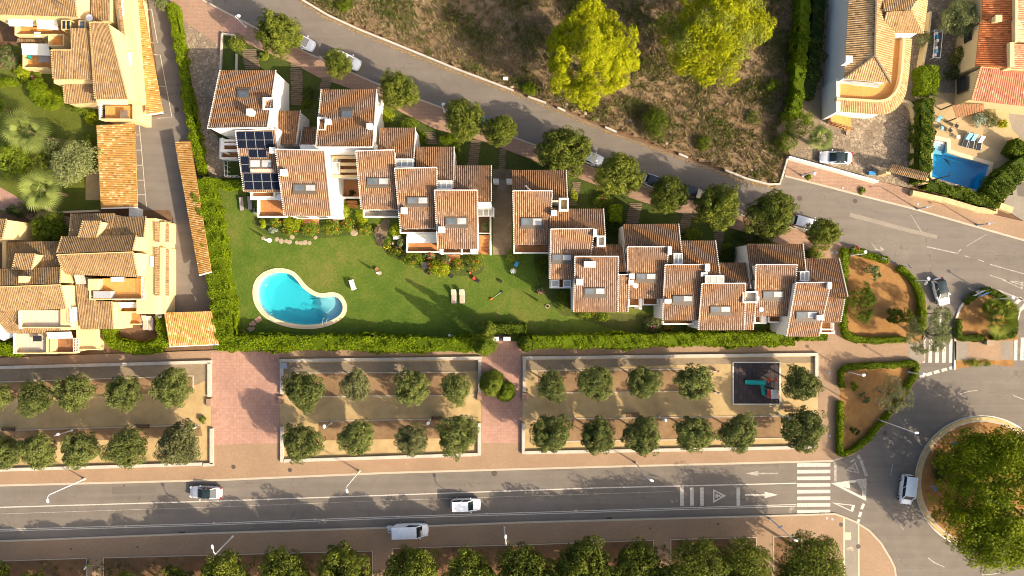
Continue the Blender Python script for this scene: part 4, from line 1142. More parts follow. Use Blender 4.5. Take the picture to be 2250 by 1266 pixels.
# ---- right group
h6, f6, b6 = row_house('white terraced house on the right-hand side of the stone alley', [(1126.8, 419), (1214, 419), (1206, 538), (1129, 538)], [(1124, 374), (1244, 374), (1247, 440), (1125, 440)], (1144.8, 478, 1192, 497), (), bz=(6.0, 7.6))
block(h6, [(1206, 456), (1250, 456), (1251, 502), (1208, 502)], 7.8, 7.7, 'roof_clay_dark', verge='')
well(h6, 1228.5, 435, 1249.5, 463, 8.9, 1.4, floor='sand'); chimney(h6, f6, 1218, 468, 0.75, 0.9)
balcony(h6, 1131, 539, 1205, 555, 3.5)
m = MB(); a = f6.at(1159, 416); m.bar(a, a + Vector((0, 0, 1.8)), 0.05, 0.05)
for k in range(4): m.bar(a + Vector((-0.5 + 0.1 * k, 0.3, 1.2 + 0.18 * k)), a + Vector((0.5 - 0.1 * k, -0.3, 1.2 + 0.18 * k)), 0.04, 0.04)
m.build('aerial', 'metal_grey', h6)
h7, f7, b7 = row_house('white terraced house two doors right of the stone alley, with glazed balcony', [(1210, 503), (1307, 502), (1290, 614), (1208, 614)], [(1249.7, 459), (1326, 459), (1330, 519), (1250, 519)], (1211.8, 558, 1257, 574), (), bz=(6.0, 7.6))
block(h7, [(1296, 530), (1332, 535), (1334, 563), (1299, 564)], 7.7, 7.6, 'roof_clay_dark', verge='')
well(h7, 1312, 518, 1331, 542, 8.8, 1.4)
balcony(h7, 1210, 615, 1256, 631, 3.5); chimney(h7, f7, 1308, 512, 0.5, 0.5, 1.0)
rooflight(h7, 1212, 616, 1228, 630, 4.6, 1, 1); rooflight(h7, 1238, 616, 1254, 630, 4.6, 1, 1)
h8, f8, b8 = row_house('white terraced house with a broad roof and twin chimneys at the lawn corner', [(1263, 563), (1359, 563), (1357.5, 686), (1260, 686)], [(1332, 537.5), (1368, 537.5), (1376, 598), (1333, 598)], (1283.9, 632, 1330, 648), [(1290, 581, 0.8, 0.9), (1303, 581, 0.8, 0.9), (1273.7, 620, 0.85, 0.9)], bz=(5.8, 7.6), ext=[(1358, 603), (1383, 603), (1379.6, 686), (1357, 686)])
h9, f9, b9 = row_house('white terraced house with a satellite dish, sixth from the right end', [(1378.7, 542), (1469, 542), (1460, 656), (1380, 656)], [(1369, 493), (1491, 492), (1500, 578), (1378, 578)], (1397, 600, 1442, 615), [(1389, 607, 0.7, 0.9), (1387, 621, 0.7, 0.9), (1472, 551, 0.5, 0.6, 1.1)])
rooflight(h9, 1481, 557.5, 1499, 580, 8.1, 2, 1, 'glass_roof', 8.2)
balcony(h9, 1381, 657, 1404, 671, 3.5); balcony(h9, 1412, 657, 1442, 668, 3.5); wbox(h9, 'parapet', 1405, 655, 1411, 680, 4.4, 0, 'wall_white')
h10, f10, b10 = row_house('white terraced house with a chimney by its skylight, fifth from the right end', [(1461, 581.5), (1554, 581), (1541, 704), (1455, 704)], [(1495.5, 529), (1572, 529), (1582.5, 610), (1500, 610)], (1477.5, 649, 1522.5, 664), [(1468, 662, 0.9, 0.9, 0.6), (1555, 588, 0.6, 0.6, 1.0), (1548, 603, 0.9, 0.6, 0.5)])
balcony(h10, 1456, 705, 1520, 710, 3.4)
h11, f11, b11 = row_house('white terraced house with a pale glazed roof light and square light well', [(1542, 622.6), (1638, 622), (1635, 725.5), (1533.6, 725.5)], [(1579.5, 577.6), (1639.5, 577), (1650, 636), (1585, 636)], (1560, 672, 1606, 687), (), ext=[(1637, 664), (1661, 664), (1654, 725), (1634, 725)])
rooflight(h11, 1550, 606, 1590, 623, 9.3, 3, 1, 'glass_roof', 9.1); well(h11, 1632, 640, 1666, 666, 8.5, 1.4, floor='terrace_grey')
h12, f12, b12 = row_house('white terraced house with a tall blank side wall, next to the last', [(1660.5, 581), (1751, 581), (1741, 695), (1656.6, 695)], [(1641, 536), (1764, 536), (1773, 616), (1650, 616)], (1675.5, 639, 1721, 655), [(1664, 656, 0.5, 0.6)])
rooflight(h12, 1759, 597, 1777, 617, 8.1, 2, 1, 'glass_roof', 8.2)
balcony(h12, 1656, 697, 1672, 708, 3.5); balcony(h12, 1686, 696, 1712, 706, 3.5); wbox(h12, 'parapet', 1673, 695, 1684, 712, 4.4, 0, 'wall_white')
mb = MB(); a = f12.at(1668, 680); mb.lathe((a.x, a.y, a.z + 0.8), [(0.05, -0.2), (0.2, -0.12), (0.32, 0.05), (0.3, 0.06)], 12); mb.tube([(a.x, a.y, a.z), (a.x, a.y, a.z + 0.6)], 0.04); mb.build('satellite_dish', 'plastic_white', h12)
h13, f13, b13 = row_house('white terraced house at the right end of the row, nearest the planted island', [(1748.5, 620.5), (1825.5, 620), (1798.5, 739.6), (1727.4, 739.6)], [(1771, 568), (1843.5, 568), (1863, 653.5), (1775, 653.5)], (1748.4, 683.5, 1796.4, 700), [(1803, 698, 1.0, 0.9, 0.7), (1823, 628, 0.5, 0.6, 0.9)], zr=9.4, ze=6.3)
block(h13, [(1815, 656), (1856, 656), (1846.5, 708.4), (1803, 708.4)], 7.6, 6.4, 'roof_clay', verge='R')
balcony(h13, 1800, 709, 1824, 722, 3.5); balcony(h13, 1800, 726, 1826, 730, 1.2)
a = f9.at(1394, 628)
mb = MB(); mb.tube([a, a + Vector((0, 0, 0.8))], 0.04); mb.lathe((a.x, a.y, a.z + 0.9), [(0.05, -0.2), (0.22, -0.12), (0.36, 0.06), (0.33, 0.07)], 14); mb.build('satellite_dish', 'plastic_white', h9)
for h, x, y, z in ((h1, 614, 434, 4.6), (h5, 1040, 550, 4.6)):
    c = P(x, y, z); mb = MB(); mb.lathe((c.x, c.y, z), [(0.05, -0.15), (0.3, -0.1), (0.45, 0.08), (0.42, 0.09)], 12); mb.tube([(c.x, c.y, z - 0.6), (c.x, c.y, z - 0.1)], 0.04); mb.build('satellite_dish', 'plastic_white', h)

# ------------------------------------------------------------------ yellow apartment blocks on the left
YB = dict(roof='roof_tan', wall='wall_yellow', trim='trim_cream', pitch=0.24)
y1 = house('apartment_block', 'yellow apartment block with cream awnings in the top left corner', 150, 100, 'building')
block(y1, [(-60, -70), (158, -70), (170, 38), (-30, 32)], 9.5, 7.8, verge='LRB', **YB)
block(y1, [(203, -40), (242, -40), (240, 45), (198, 45)], 5.6, 5.2, verge='', **YB)
block(y1, [(197.5, 49), (238, 49), (281, 217), (208.5, 218)], 8.6, 6.2, verge='LRT', **YB)
block(y1, [(113, 110), (156, 110), (158, 174), (117, 174)], 7.2, 6.2, verge='LT', **YB)
block(y1, [(154, 62), (190, 62), (203, 174), (157, 174)], 7.9, 6.2, verge='', **YB)
block(y1, [(139, 184), (205, 184), (211, 226), (143, 228)], 4.6, 3.8, verge='L', **YB)
wbox(y1, 'wall', 118, 174, 208, 183, 5.0, 0, 'wall_yellow')
c0 = [P(250, -30, 4.2), P(256, -30, 4.2), P(280, 148, 4.2), P(272, 149, 4.2)]
mb = MB(); mb.slab([P(244, -60, 4.1), P(286, -60, 4.1), P(312, 226, 4.1), P(281, 226, 4.1)], 0.03, down=4.0); mb.build('wall', 'wall_yellow', y1)
roof_part(y1, [P(250, -60, 5.2), P(275, 149, 5.2), P(282, 149, 4.6), P(257, -60, 4.6)], 'roof_tan', 0.24)
for x, y in ((263, 8), (266, 30)): 
    c = P(x, y, 4.2); mb = MB(); mb.box((c.x, c.y, 4.22), (0.75, 1.5, 0.1)); mb.build('roof_vent', 'trim_white', y1)
c = P(282, 130, 4.2); mb = MB(); mb.box((c.x, c.y, 4.25), (1.0, 1.9, 0.14)); mb.build('roof_hatch', 'trim_white', y1)
terrace(y1, 45, 60, 146, 80, 4.2, 'WS', 0.9, 'terrace_orange', 'wall_yellow'); terrace(y1, 118, 80, 147, 104, 4.2, 'WSE', 0.9, 'terrace_orange', 'wall_yellow')
awning(y1, [(14, 36), (70, 37), (72, 58), (20, 57)], (6.2, 6.2, 5.6, 5.6)); awning(y1, [(78, 39), (124, 40), (128, 66), (82, 62)], (6.2, 6.2, 5.6, 5.6))
rooflight(y1, 136, 45, 155, 65, 7.2, 2, 1, 'glass_dark', None, 'trim_cream'); rooflight(y1, 174, 46, 187, 63, 7.2, 1, 1, 'glass_sky', None, 'trim_cream')
roof_part(y1, [P(38, 84, 4.4), P(94, 88, 4.4), P(98, 96, 4.0), P(36, 93, 4.0)], 'roof_tan', 0.24)
terrace(y1, 62, 122, 112, 152, 2.2, 'WS', 0.9, 'terrace_orange', 'wall_yellow'); awning(y1, [(46, 96), (106, 96), (110, 122), (49, 120)], (4.6, 4.6, 3.8, 3.8))
terrace(y1, 231, 232, 291, 264, 3.0, 'S', 0.9, 'terrace_orange', 'wall_yellow'); railing(y1, P(226, 232, 3.0), P(227, 266, 3.0), 0.95, 8)
awning(y1, [(212, 219), (280, 219), (281, 229), (213, 229)], (5.2, 5.2, 4.9, 4.9), 'cushion'); wbox(y1, 'parapet', 291, 222, 305, 268, 3.4, 0, 'wall_yellow')
mb = MB(); a = P(141, 12, 9.0); mb.bar(a, a + Vector((0, 0, 2.2)), 0.06, 0.06)
for k in range(5): mb.bar(a + Vector((-0.9 + 0.12 * k, 0.7 - .2 * k, 1.7 + 0.1 * k)), a + Vector((0.5, -0.5 - .2 * k, 1.7 + 0.1 * k)), 0.04, 0.04)
mb.build('aerial', 'metal_dark', y1)
c = P(197, 40, 7.0); mb = MB(); mb.lathe((c.x, c.y, 7.0), [(0.05, -0.2), (0.3, -0.12), (0.48, 0.08), (0.45, 0.09)], 12); mb.tube([(c.x, c.y, 5.5), (c.x, c.y, 6.85)], 0.04); mb.build('satellite_dish', 'plastic_white', y1)

y2 = house('apartment_block', 'yellow apartment block with orange roof terrace beside the unpaved lane', 240, 600, 'building')
n2 = block(y2, [(136.5, 520), (300, 517), (291.5, 551), (125, 557)], 7.2, 8.6, verge='LR', **YB)
s2 = block(y2, [(125.5, 559), (292, 553), (303, 609), (142, 603)], 8.6, 6.6, verge='LRT', **YB)
block(y2, [(183, 485), (222, 485), (212.5, 522), (172, 522)], 7.6, 7.7, verge='LR', **YB)
block(y2, [(157, 470), (252, 469), (242, 522), (152, 522)], 5.0, 6.6, verge='L', **YB)
block(y2, [(253, 477), (321, 476), (316.5, 521), (243, 522)], 5.0, 6.6, verge='R', **YB)
block(y2, [(163, 605), (206, 612), (212.5, 723), (176, 723)], 6.0, 4.6, verge='', **YB)
block(y2, [(205, 662), (246, 662), (250, 723), (211, 723)], 5.2, 4.6, verge='R', **YB)
terrace(y2, 206, 612, 318, 656, 5.0, 'WS', 0.8, 'terrace_orange', 'wall_yellow'); railing(y2, P(318.5, 609, 5.0), P(319.5, 655, 5.0), 0.9, 5); railing(y2, P(250, 657, 5.4), P(318, 657, 5.4), 0.6, 6)
wbox(y2, 'shed', 205, 640, 243, 655, 6.0, 5.0, 'metal_grey'); wbox(y2, 'wall', 193, 613, 213, 638, 6.4, 0, 'wall_yellow')
mb = MB(); mb.slab([P(162, 602, 6.4), P(184, 602, 6.4), P(191, 624, 6.0), P(168, 624, 6.0)], 0.06); mb.build('glass_roof', 'glass_roof', y2)
# stepped east side with tiled ledges
wbox(y2, 'wall', 300, 480, 342, 690, 4.6, 0, 'wall_yellow'); wbox(y2, 'wall', 342, 487, 362, 690, 3.0, 0, 'wall_yellow'); wbox(y2, 'wall', 362, 490, 372.5, 652, 1.6, 0, 'wall_yellow')
for ya, yb in ((488, 532), (544, 650)):
    roof_part(y2, [P(339, ya, 4.9), P(340, yb, 4.9), P(350, yb, 4.3), P(349, ya, 4.3)], 'roof_tan', 0.24); roof_part(y2, [P(358, ya + 4, 3.3), P(360, yb, 3.3), P(371, yb, 2.7), P(370, ya + 4, 2.7)], 'roof_tan', 0.24)
    wbox(y2, 'wall', 351, ya, 357, yb, 3.9, 0, 'wall_yellow')
c = P(334, 575, 4.7); mb = MB(); mb.box((c.x, c.y, 4.68), (0.5, 1.5, 0.12)); mb.build('roof_hatch', 'trim_white', y2)
roof_part(y2, [P(252, 657, 4.0), P(328, 656, 4.0), P(329, 664, 3.6), P(255, 665, 3.6)], 'roof_tan', 0.24)
terrace(y2, 262, 664, 338, 684, 2.4, 'WSE', 0.85, 'terrace_orange', 'wall_yellow'); awning(y2, [(258, 665), (321, 664), (323, 675), (265, 676)], (4.2, 4.2, 3.5, 3.5)); wbox(y2, 'wall', 247, 660, 262, 723, 3.4, 0, 'wall_yellow')
terrace(y2, 280, 688, 309, 711, 0.3, 'S', 0.6, 'terracotta', 'wall_yellow')
y2e = terrace(y2, 175, 724, 212, 766, 1.8, 'WS', 0.5, 'wall_yellow', 'wall_yellow'); wbox(y2, 'wall', 212, 724, 220, 770, 1.0, 0, 'wall_cream')

y3 = house('apartment_block', 'yellow apartment block with grey tiled roof terrace, lower left corner', 60, 650, 'building')
block(y3, [(-60, 593), (133.6, 587), (132, 623), (-60, 630)], 7.4, 8.8, verge='R', **YB)
block(y3, [(-60, 632), (133, 625), (146, 679), (-50, 684)], 8.8, 6.6, verge='RT', **YB)
block(y3, [(35.5, 557), (77.5, 557), (69.7, 593), (27, 593)], 7.8, 7.9, verge='LR', **YB)
block(y3, [(18.5, 532), (134, 530), (130, 590), (12, 592)], 5.0, 6.8, verge='', **YB)
block(y3, [(-30, 672), (27, 672), (50, 730), (16, 731)], 6.0, 4.6, verge='L', **YB)
wbox(y3, 'wall', 133, 590, 160, 725, 5.4, 0, 'wall_yellow')
pl = Plane(P(0, 640, 8.5), Vector((0, 0.23, 0.97))); chimney(y3, Plane(P(50, 615, 8.4), Vector((0, -0.2, 0.98))), 48, 614, 0.9, 1.0, None, 'wall_yellow')
terrace(y3, 52, 682, 160, 718, 5.0, 'WS', 0.7, 'terrace_grey', 'wall_yellow'); railing(y3, P(49, 683, 5.6), P(50, 722, 5.6), 0.7, 4); railing(y3, P(163, 680, 5.4), P(164, 716, 5.4), 0.8, 4)
roof_part(y3, [P(18, 722, 4.6), P(150, 720, 4.6), P(152, 730, 4.2), P(20, 732, 4.2)], 'roof_tan', 0.24)
terrace(y3, 42, 733, 100, 774, 2.4, 'WS', 0.8, 'terrace_grey', 'wall_yellow'); railing(y3, P(37, 733, 3.0), P(38, 776, 3.0), 0.7, 4)
terrace(y3, 121, 744, 171, 773, 2.4, 'SW', 0.8, 'wood_brown', 'wall_yellow'); awning(y3, [(102, 731), (156, 729), (160, 743), (104, 744)], (4.6, 4.6, 3.8, 3.8)); railing(y3, P(172, 743, 2.4), P(173, 772, 2.4), 1.1, 5); wbox(y3, 'wall', 101, 740, 121, 778, 3.0, 0, 'wall_yellow')
y4 = house('apartment_block', 'yellow apartment block edge cut off at the left of the picture', -20, 520, 'building')
block(y4, [(-80, 480), (15, 481), (5, 526), (-80, 530)], 6.8, 7.8, verge='R', **YB); wbox(y4, 'wall', 5, 527, 14, 590, 4.0, 0, 'wall_yellow'); wbox(y4, 'wall', 19, 487, 38, 536, 2.5, 0, 'wall_cream')

# carports
def carport(label, q, zs, pitch=0.26, ew=True):
    c = [P(x, y, z) for (x, y), z in zip(q, zs)]
    cen = (c[0] + c[1] + c[2] + c[3]) / 4
    t = thing('carport', label, 'carport', (cen.x, cen.y, 0), group='tiled carports')
    roof_part(t, [c[1], c[2], c[3], c[0]] if ew else c, 'roof_carport', pitch)
    for a, b in ((0, 3), (1, 2)):
        n = max(2, int((c[b] - c[a]).length / 4))
        for i in range(n + 1):
            p = c[a] + (c[b] - c[a]) * (0.05 + 0.88 * i / n); e = (c[1] - c[0]); p = p + e * (0.06 if a == 0 else -min(0.62, 1.5 / e.length))
            m = MB(); m.box((p.x, p.y, (p.z - 0.15) / 2), (0.22, 0.22, p.z - 0.17)); m.build('post', 'wall_cream', t)
    mb = MB()
    mb.bar(c[3] - Vector((0, 0, 0.08)), c[2] - Vector((0, 0, 0.08)), 0.15, 0.2); mb.build('fascia', 'trim_white', t)
    return t
carport('long narrow orange tiled carport along the yellow block wall', [(280, 2), (312, -2), (358, 248), (322, 252)], [3.0, 2.5, 2.5, 3.0])
carport('broad orange tiled carport beside the left garden', [(212, 275), (296, 272), (302, 456), (222, 458)], [2.8, 2.8, 2.8, 2.8])
carport('narrow orange tiled carport half hidden by the tall hedge', [(384, 311), (418, 310), (464, 598), (438, 605)], [2.4, 2.9, 2.9, 2.4])
carport('square orange tiled carport at the hedge corner', [(360, 687), (464, 684), (480, 757), (372, 762)], [2.8, 2.8, 2.6, 2.6], ew=False)

# ------------------------------------------------------------------ the villas, top right
v1 = house('villa', 'white villa with ochre hipped roof and curved tiled terrace', 1920, 120, 'house')
RV = 'roof_villa'
def tri_roof(root, a, b, apex, mat, pitch=0.30, a2=None):
    """hip face: eave a-b, ridge apex(-a2)"""
    c = [Vector(apex), Vector(a2 if a2 is not None else apex), Vector(b), Vector(a)]
    # ribs parallel to the slope: build as strips clipped to the face
    e = (c[2] - c[3]); L = e.length; ed = e / L
    n = e.cross(c[0] - c[3]); n.normalize()
    if n.z < 0: n = -n
    up = n.cross(ed); 
    if up.z < 0: up = -up
    loc = lambda p: ((p - c[3]).dot(ed), (p - c[3]).dot(up))
    tp = sorted([loc(c[0]), loc(c[1])])
    poly_top = [(0, 0)] + tp + [(L, 0)]
    def topat(u):
        for (u0, v0), (u1, v1) in zip(poly_top, poly_top[1:]):
            if u0 <= u <= u1 + 1e-6:
                return v0 if abs(u1 - u0) < 1e-6 else v0 + (v1 - v0) * (u - u0) / (u1 - u0)
        return 0.0
    N = max(3, round(L / pitch)); V = []; F = []; U = []
    us = []
    for i in range(N):
        for t, h in PROF: us.append(((i + t) / N * L, h))
    us.append((L, 0.0))
    for u, h in us:
        for v in (0.0, max(0.0, topat(u))):
            p = c[3] + ed * u + up * v + n * h; V.append(tuple(p))
    for i in range(len(us) - 1):
        q = [2 * i, 2 * i + 2, 2 * i + 3, 2 * i + 1]
        F.append(q); U += [(us[i][0], 0), (us[i + 1][0], 0), (us[i + 1][0], topat(us[i + 1][0])), (us[i][0], topat(us[i][0]))]
    me = np_mesh('roof', np.array(V), np.array(F), mat)
    uvl = me.uv_layers.new(name='UVMap'); uvl.data.foreach_set('uv', np.array(U, dtype=np.float32).ravel())
    shift_mesh(me, org(root)); link('roof', me, root)
    return Plane(c[3], n)
ZV = 7.0
A = P(1926, -60, 8.4); B = P(1921, 123, 8.4)
SW, SE, NW, NE = P(1854.4, 173, ZV), P(1957, 183, ZV), P(1872, -120, ZV), P(1985, -120, ZV)
tri_roof(v1, NW, SW, B, RV, 0.30, A); tri_roof(v1, SW, SE, B, RV); tri_roof(v1, SE, NE, A, RV, 0.30, B)
mb = MB()
for a, b in ((A, B), (B, SW), (B, SE)):
    k = int((b - a).length / 0.4)
    for i in range(k): mb.bar(a + (b - a) * (i / k) + Vector((0, 0, 0.06)), a + (b - a) * ((i + 0.9) / k) + Vector((0, 0, 0.09)), 0.22, 0.14)
mb.build('ridge', 'wood_sleeper', v1)
B2, C2 = P(2000, 22, 8.3), P(1936, 27, 8.3)
W1, W2_, W3, W4 = P(1966, 72, ZV), P(2029, 74, ZV), P(2046, -48, ZV), P(1930, -48, ZV)
tri_roof(v1, P(1935, 72, ZV), W2_, C2, RV, 0.30, B2); tri_roof(v1, W2_, W3, B2, RV); tri_roof(v1, W3, W4, B2, RV, 0.30, C2)
poly = offset([(p.x, p.y) for p in (SW, SE, NE, NW)], -0.35); mb = MB(); mb.prism(poly, 0, ZV - 0.1); mb.build('wall', 'wall_villa', v1)
poly = offset([(p.x, p.y) for p in (W1, W2_, W3, W4)], -0.35); mb = MB(); mb.prism(poly, 0, ZV - 0.12); mb.build('wall', 'wall_villa', v1)
chimney(v1, Plane(P(1870, 130, 7.6), Vector((0, 0, 1))), 1866, 130, 0.9, 1.0)
# curved terrace with tiled lean-to
inner = smooth([(1838, 217), (1890, 220), (1935, 222), (1958, 213), (1972, 195), (1980, 165), (1984, 120), (1986, 84)], 5, False)
outer = smooth([(1834, 245), (1890, 249), (1940, 252), (1968, 240), (1987, 215), (1995, 180), (2000, 130), (2004, 84)], 5, False)
n = len(inner)
mb = MB(); mb.sheet(W2([(1845, 176)] + inner + [(1968, 84), (1950, 100)], 4.0), 4.0); mb.build('terrace_floor', 'terrace_orange', v1)
vin, vout = [P(*p, 4.7) for p in inner], [P(*p, 4.0) for p in outer]
V, F, U = [], [], []
pitch = 0.30; acc = 0; cols = []
for i in range(n - 1):
    L = ((vout[i + 1] - vout[i]).length + (vin[i + 1] - vin[i]).length) / 2; k = max(1, round(L / pitch))
    for j in range(k):
        for t, h in PROF:
            f = (j + t) / k; cols.append((vin[i] * (1 - f) + vin[i + 1] * f + Vector((0, 0, h)), vout[i] * (1 - f) + vout[i + 1] * f + Vector((0, 0, h)), acc + (j + t) * pitch))
    acc += k * pitch
for a, b, u in cols: V += [tuple(a), tuple(b)]
for i in range(len(cols) - 1):
    F.append([2 * i, 2 * i + 1, 2 * i + 3, 2 * i + 2]); U += [(cols[i][2], 0), (cols[i][2], 2), (cols[i + 1][2], 2), (cols[i + 1][2], 0)]
me = np_mesh('roof', np.array(V), np.array(F), RV); uvl = me.uv_layers.new(name='UVMap'); uvl.data.foreach_set('uv', np.array(U, dtype=np.float32).ravel())
shift_mesh(me, org(v1)); link('roof', me, v1)
mb = MB(); mb.prism(ribbon([(p.x, p.y) for p in vin], 0.3), 4.0, 4.82); mb.build('parapet', 'wall_cream', v1)
mb = MB(); mb.prism(offset(W2([(1845, 180)] + outer[:-1] + [(1996, 84), (1950, 84)], 4.0), -0.45), 0, 3.85); mb.build('wall', 'wall_villa', v1)
wbox(v1, 'wall', 1838, 172, 1846, 246, 4.6, 0, 'wall_villa')
awning(v1, [(1872, 178), (1935, 184), (1930, 192), (1870, 186)], (6.2, 6.2, 5.6, 5.6), 'glass_roof')
for x, y, z in ((1850, 70, 4.6), (1838, 118, 3.2)):
    window(v1, P(1868, y, 7).x + 0.30, P(1868, y, z).y, z, 1.3, 1.2, 'W', 'wood_brown')
c = P(1813, 217, 1.2); mb = MB(); mb.box((P(1842, 217, 4.4).x - 0.06, c.y, 1.3), (0.16, 1.9, 2.6)); mb.build('door', 'wood_brown', v1)
# terracotta stairs to the drive
mb = MB()
for k in range(7): mb.box((P(1822 + 7 * k, 258 + 2.6 * k, 0).x, P(1822, 258 + 2.4 * k, 0).y, 0.55 - 0.075 * k), (0.55, 2.0, 1.1 - 0.15 * k))
mb.build('stairs', 'terrace_orange', v1)
railing(v1, P(1813, 268, 1.1), P(1870, 286, 0.2), 0.9, 6, 'metal_dark', 2)

v2 = house('villa', 'cream villa with bright orange tiled roofs by the rectangular pool', 2210, 110, 'house')
VO = dict(wall='wall_cream', trim='trim_cream', pitch=0.30)
block(v2, [(2161, -90), (2236, -90), (2229.5, 46), (2158, 47)], 0, 0, 'roof_orange', zs=[5.4, 6.8, 6.8, 5.4], ew=True, verge='', **VO)
block(v2, [(2153.7, 49), (2226, 49), (2215.5, 148), (2143.6, 146)], 0, 0, 'roof_orange', zs=[5.2, 6.6, 6.6, 5.2], ew=True, verge='T', **VO)
block(v2, [(2240, -90), (2330, -90), (2330, 94), (2232, 92)], 0, 0, 'roof_pink', zs=[7.2, 5.6, 5.6, 7.2], ew=True, verge='', **VO)
block(v2, [(2230, 96), (2330, 98), (2330, 156), (2223, 150)], 0, 0, 'roof_pink', zs=[7.0, 5.6, 5.6, 7.0], ew=True, verge='', **VO)
block(v2, [(2154.6, 147), (2345, 165), (2345, 246), (2134, 219)], 5.6, 4.0, 'roof_pink', verge='LT', **VO)
wbox(v2, 'parapet', 2231, -60, 2237, 92, 7.3, 0, 'wall_cream'); wbox(v2, 'parapet', 2219, 93, 2229, 148, 7.1, 0, 'wall_cream')
chimney(v2, Plane(P(2195, 38, 6.0), Vector((0, 0, 1))), 2195, 40, 0.9, 0.7, None, 'wall_cream')
for x, y, z, w, hh in ((2165, 30, 3.0, 1.2, 1.4), (2158, 80, 2.8, 1.6, 1.6), (2142, 185, 2.2, 2.4, 2.2)):
    q = {30: 2159.5, 80: 2151, 185: 2144}[y]
    window(v2, P(q, y, 5.3).x + (0.14 if y < 150 else 0.18), P(q, y, z).y, z, w, hh, 'W', 'wood_dark')

# ------------------------------------------------------------------ plants
RNG = np.random.default_rng(7)
def unit(v): return v / np.maximum(np.linalg.norm(v, axis=1, keepdims=True), 1e-9)

def leaf_quads(C, Nrm, size, rng, aspect=0.6):
    n = len(C)
    t = unit(np.cross(Nrm, rng.normal(size=(n, 3))))
    b = np.cross(Nrm, t)
    s = (np.asarray(size) * rng.uniform(0.65, 1.35, n))[:, None] if np.ndim(size) == 0 else (size * rng.uniform(0.65, 1.35, n))[:, None]
    t = t * s * 0.5; b = b * s * aspect * 0.5
    V = np.stack([C - t, C - b * 0.9 + t * 0.1, C + t, C + b * 0.9 + t * 0.1], 1).reshape(-1, 3)
    F = np.arange(4 * n).reshape(n, 4)
    return V, F

def clump_cloud(centers, radii, per, size, rng, jitter=0.55, up=0.25, crown_c=None, flat=1.0):
    """leaves over many small clumps, facing out of their clump"""
    k = len(centers)
    idx = np.repeat(np.arange(k), per)
    n = len(idx)
    d = unit(rng.normal(size=(n, 3)))
    if crown_c is not None:
        out = unit(centers - crown_c)[idx]
        d = unit(d + out * 0.55)
    r = radii[idx] * rng.uniform(0.55, 1.05, n) ** 0.6
    C = centers[idx] + d * r[:, None] * np.array([1, 1, flat])
    nr = unit(d + rng.normal(size=(n, 3)) * jitter + np.array([0, 0, up]))
    V, F = leaf_quads(C, nr, size, rng)
    tint = np.clip(rng.uniform(0, 1, k)[idx] * 0.55 + rng.uniform(0, 1, n) * 0.45, 0, 1)
    return V, F, tint

def round_crown(seed, nclump=70, per=85, size=0.075, flat=0.82, cr=(0.20, 0.34), ragged=0.12, low=-0.55):
    """a unit crown, centre at the origin"""
    rng = np.random.default_rng(seed)
    d = unit(rng.normal(size=(nclump * 3, 3)))
    d = d[d[:, 2] > low][:nclump]
    lob = 1 + ragged * np.sin(3 * np.arctan2(d[:, 1], d[:, 0]) + seed) + ragged * rng.normal(size=len(d)) * 0.7
    r = rng.uniform(0.55, 0.85, len(d)) * lob
    c = d * r[:, None] * np.array([1, 1, flat])
    V, F, tint = clump_cloud(c, rng.uniform(*cr, len(d)), per, size, rng, crown_c=np.zeros(3))
    n = 1500        # added inner leaves, coloured darker, close the crown against the sun
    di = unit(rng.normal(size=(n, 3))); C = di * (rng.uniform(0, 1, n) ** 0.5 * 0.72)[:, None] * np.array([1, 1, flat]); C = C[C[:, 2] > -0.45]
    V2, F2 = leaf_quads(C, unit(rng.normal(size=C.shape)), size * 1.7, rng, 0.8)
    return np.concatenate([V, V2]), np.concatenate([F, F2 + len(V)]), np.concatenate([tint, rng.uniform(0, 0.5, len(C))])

CROWN = {}
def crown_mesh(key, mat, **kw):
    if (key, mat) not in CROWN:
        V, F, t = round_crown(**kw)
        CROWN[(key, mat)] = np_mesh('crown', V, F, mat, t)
    return CROWN[(key, mat)]

TRUNK = {}
def trunk_mesh(seed, n=6, bark='bark'):
    """unit trunk: height 1 up to the crown centre, with limbs reaching out by 0.6 of the crown radius"""
    if (seed, bark) in TRUNK: return TRUNK[(seed, bark)]
    rnd = random.Random(seed); m = MB()
    m.tube([(0, 0, 0), (0.012, 0.01, 0.3), (0.0, 0.02, 0.62), (0.02, 0, 0.95)], [0.04, 0.032, 0.026, 0.016], 7)
    for k in range(n):
        a = 2 * math.pi * k / n + rnd.uniform(-.4, .4); z = rnd.uniform(0.45, 0.7); l = rnd.uniform(0.3, 0.45)
        m.tube([(0, 0, z), (math.cos(a) * l * 0.5, math.sin(a) * l * 0.5, z + 0.16), (math.cos(a) * l, math.sin(a) * l, z + 0.36)], [0.019, 0.013, 0.006], 5)
    TRUNK[(seed, bark)] = m.mesh('trunk', bark)
    return TRUNK[(seed, bark)]

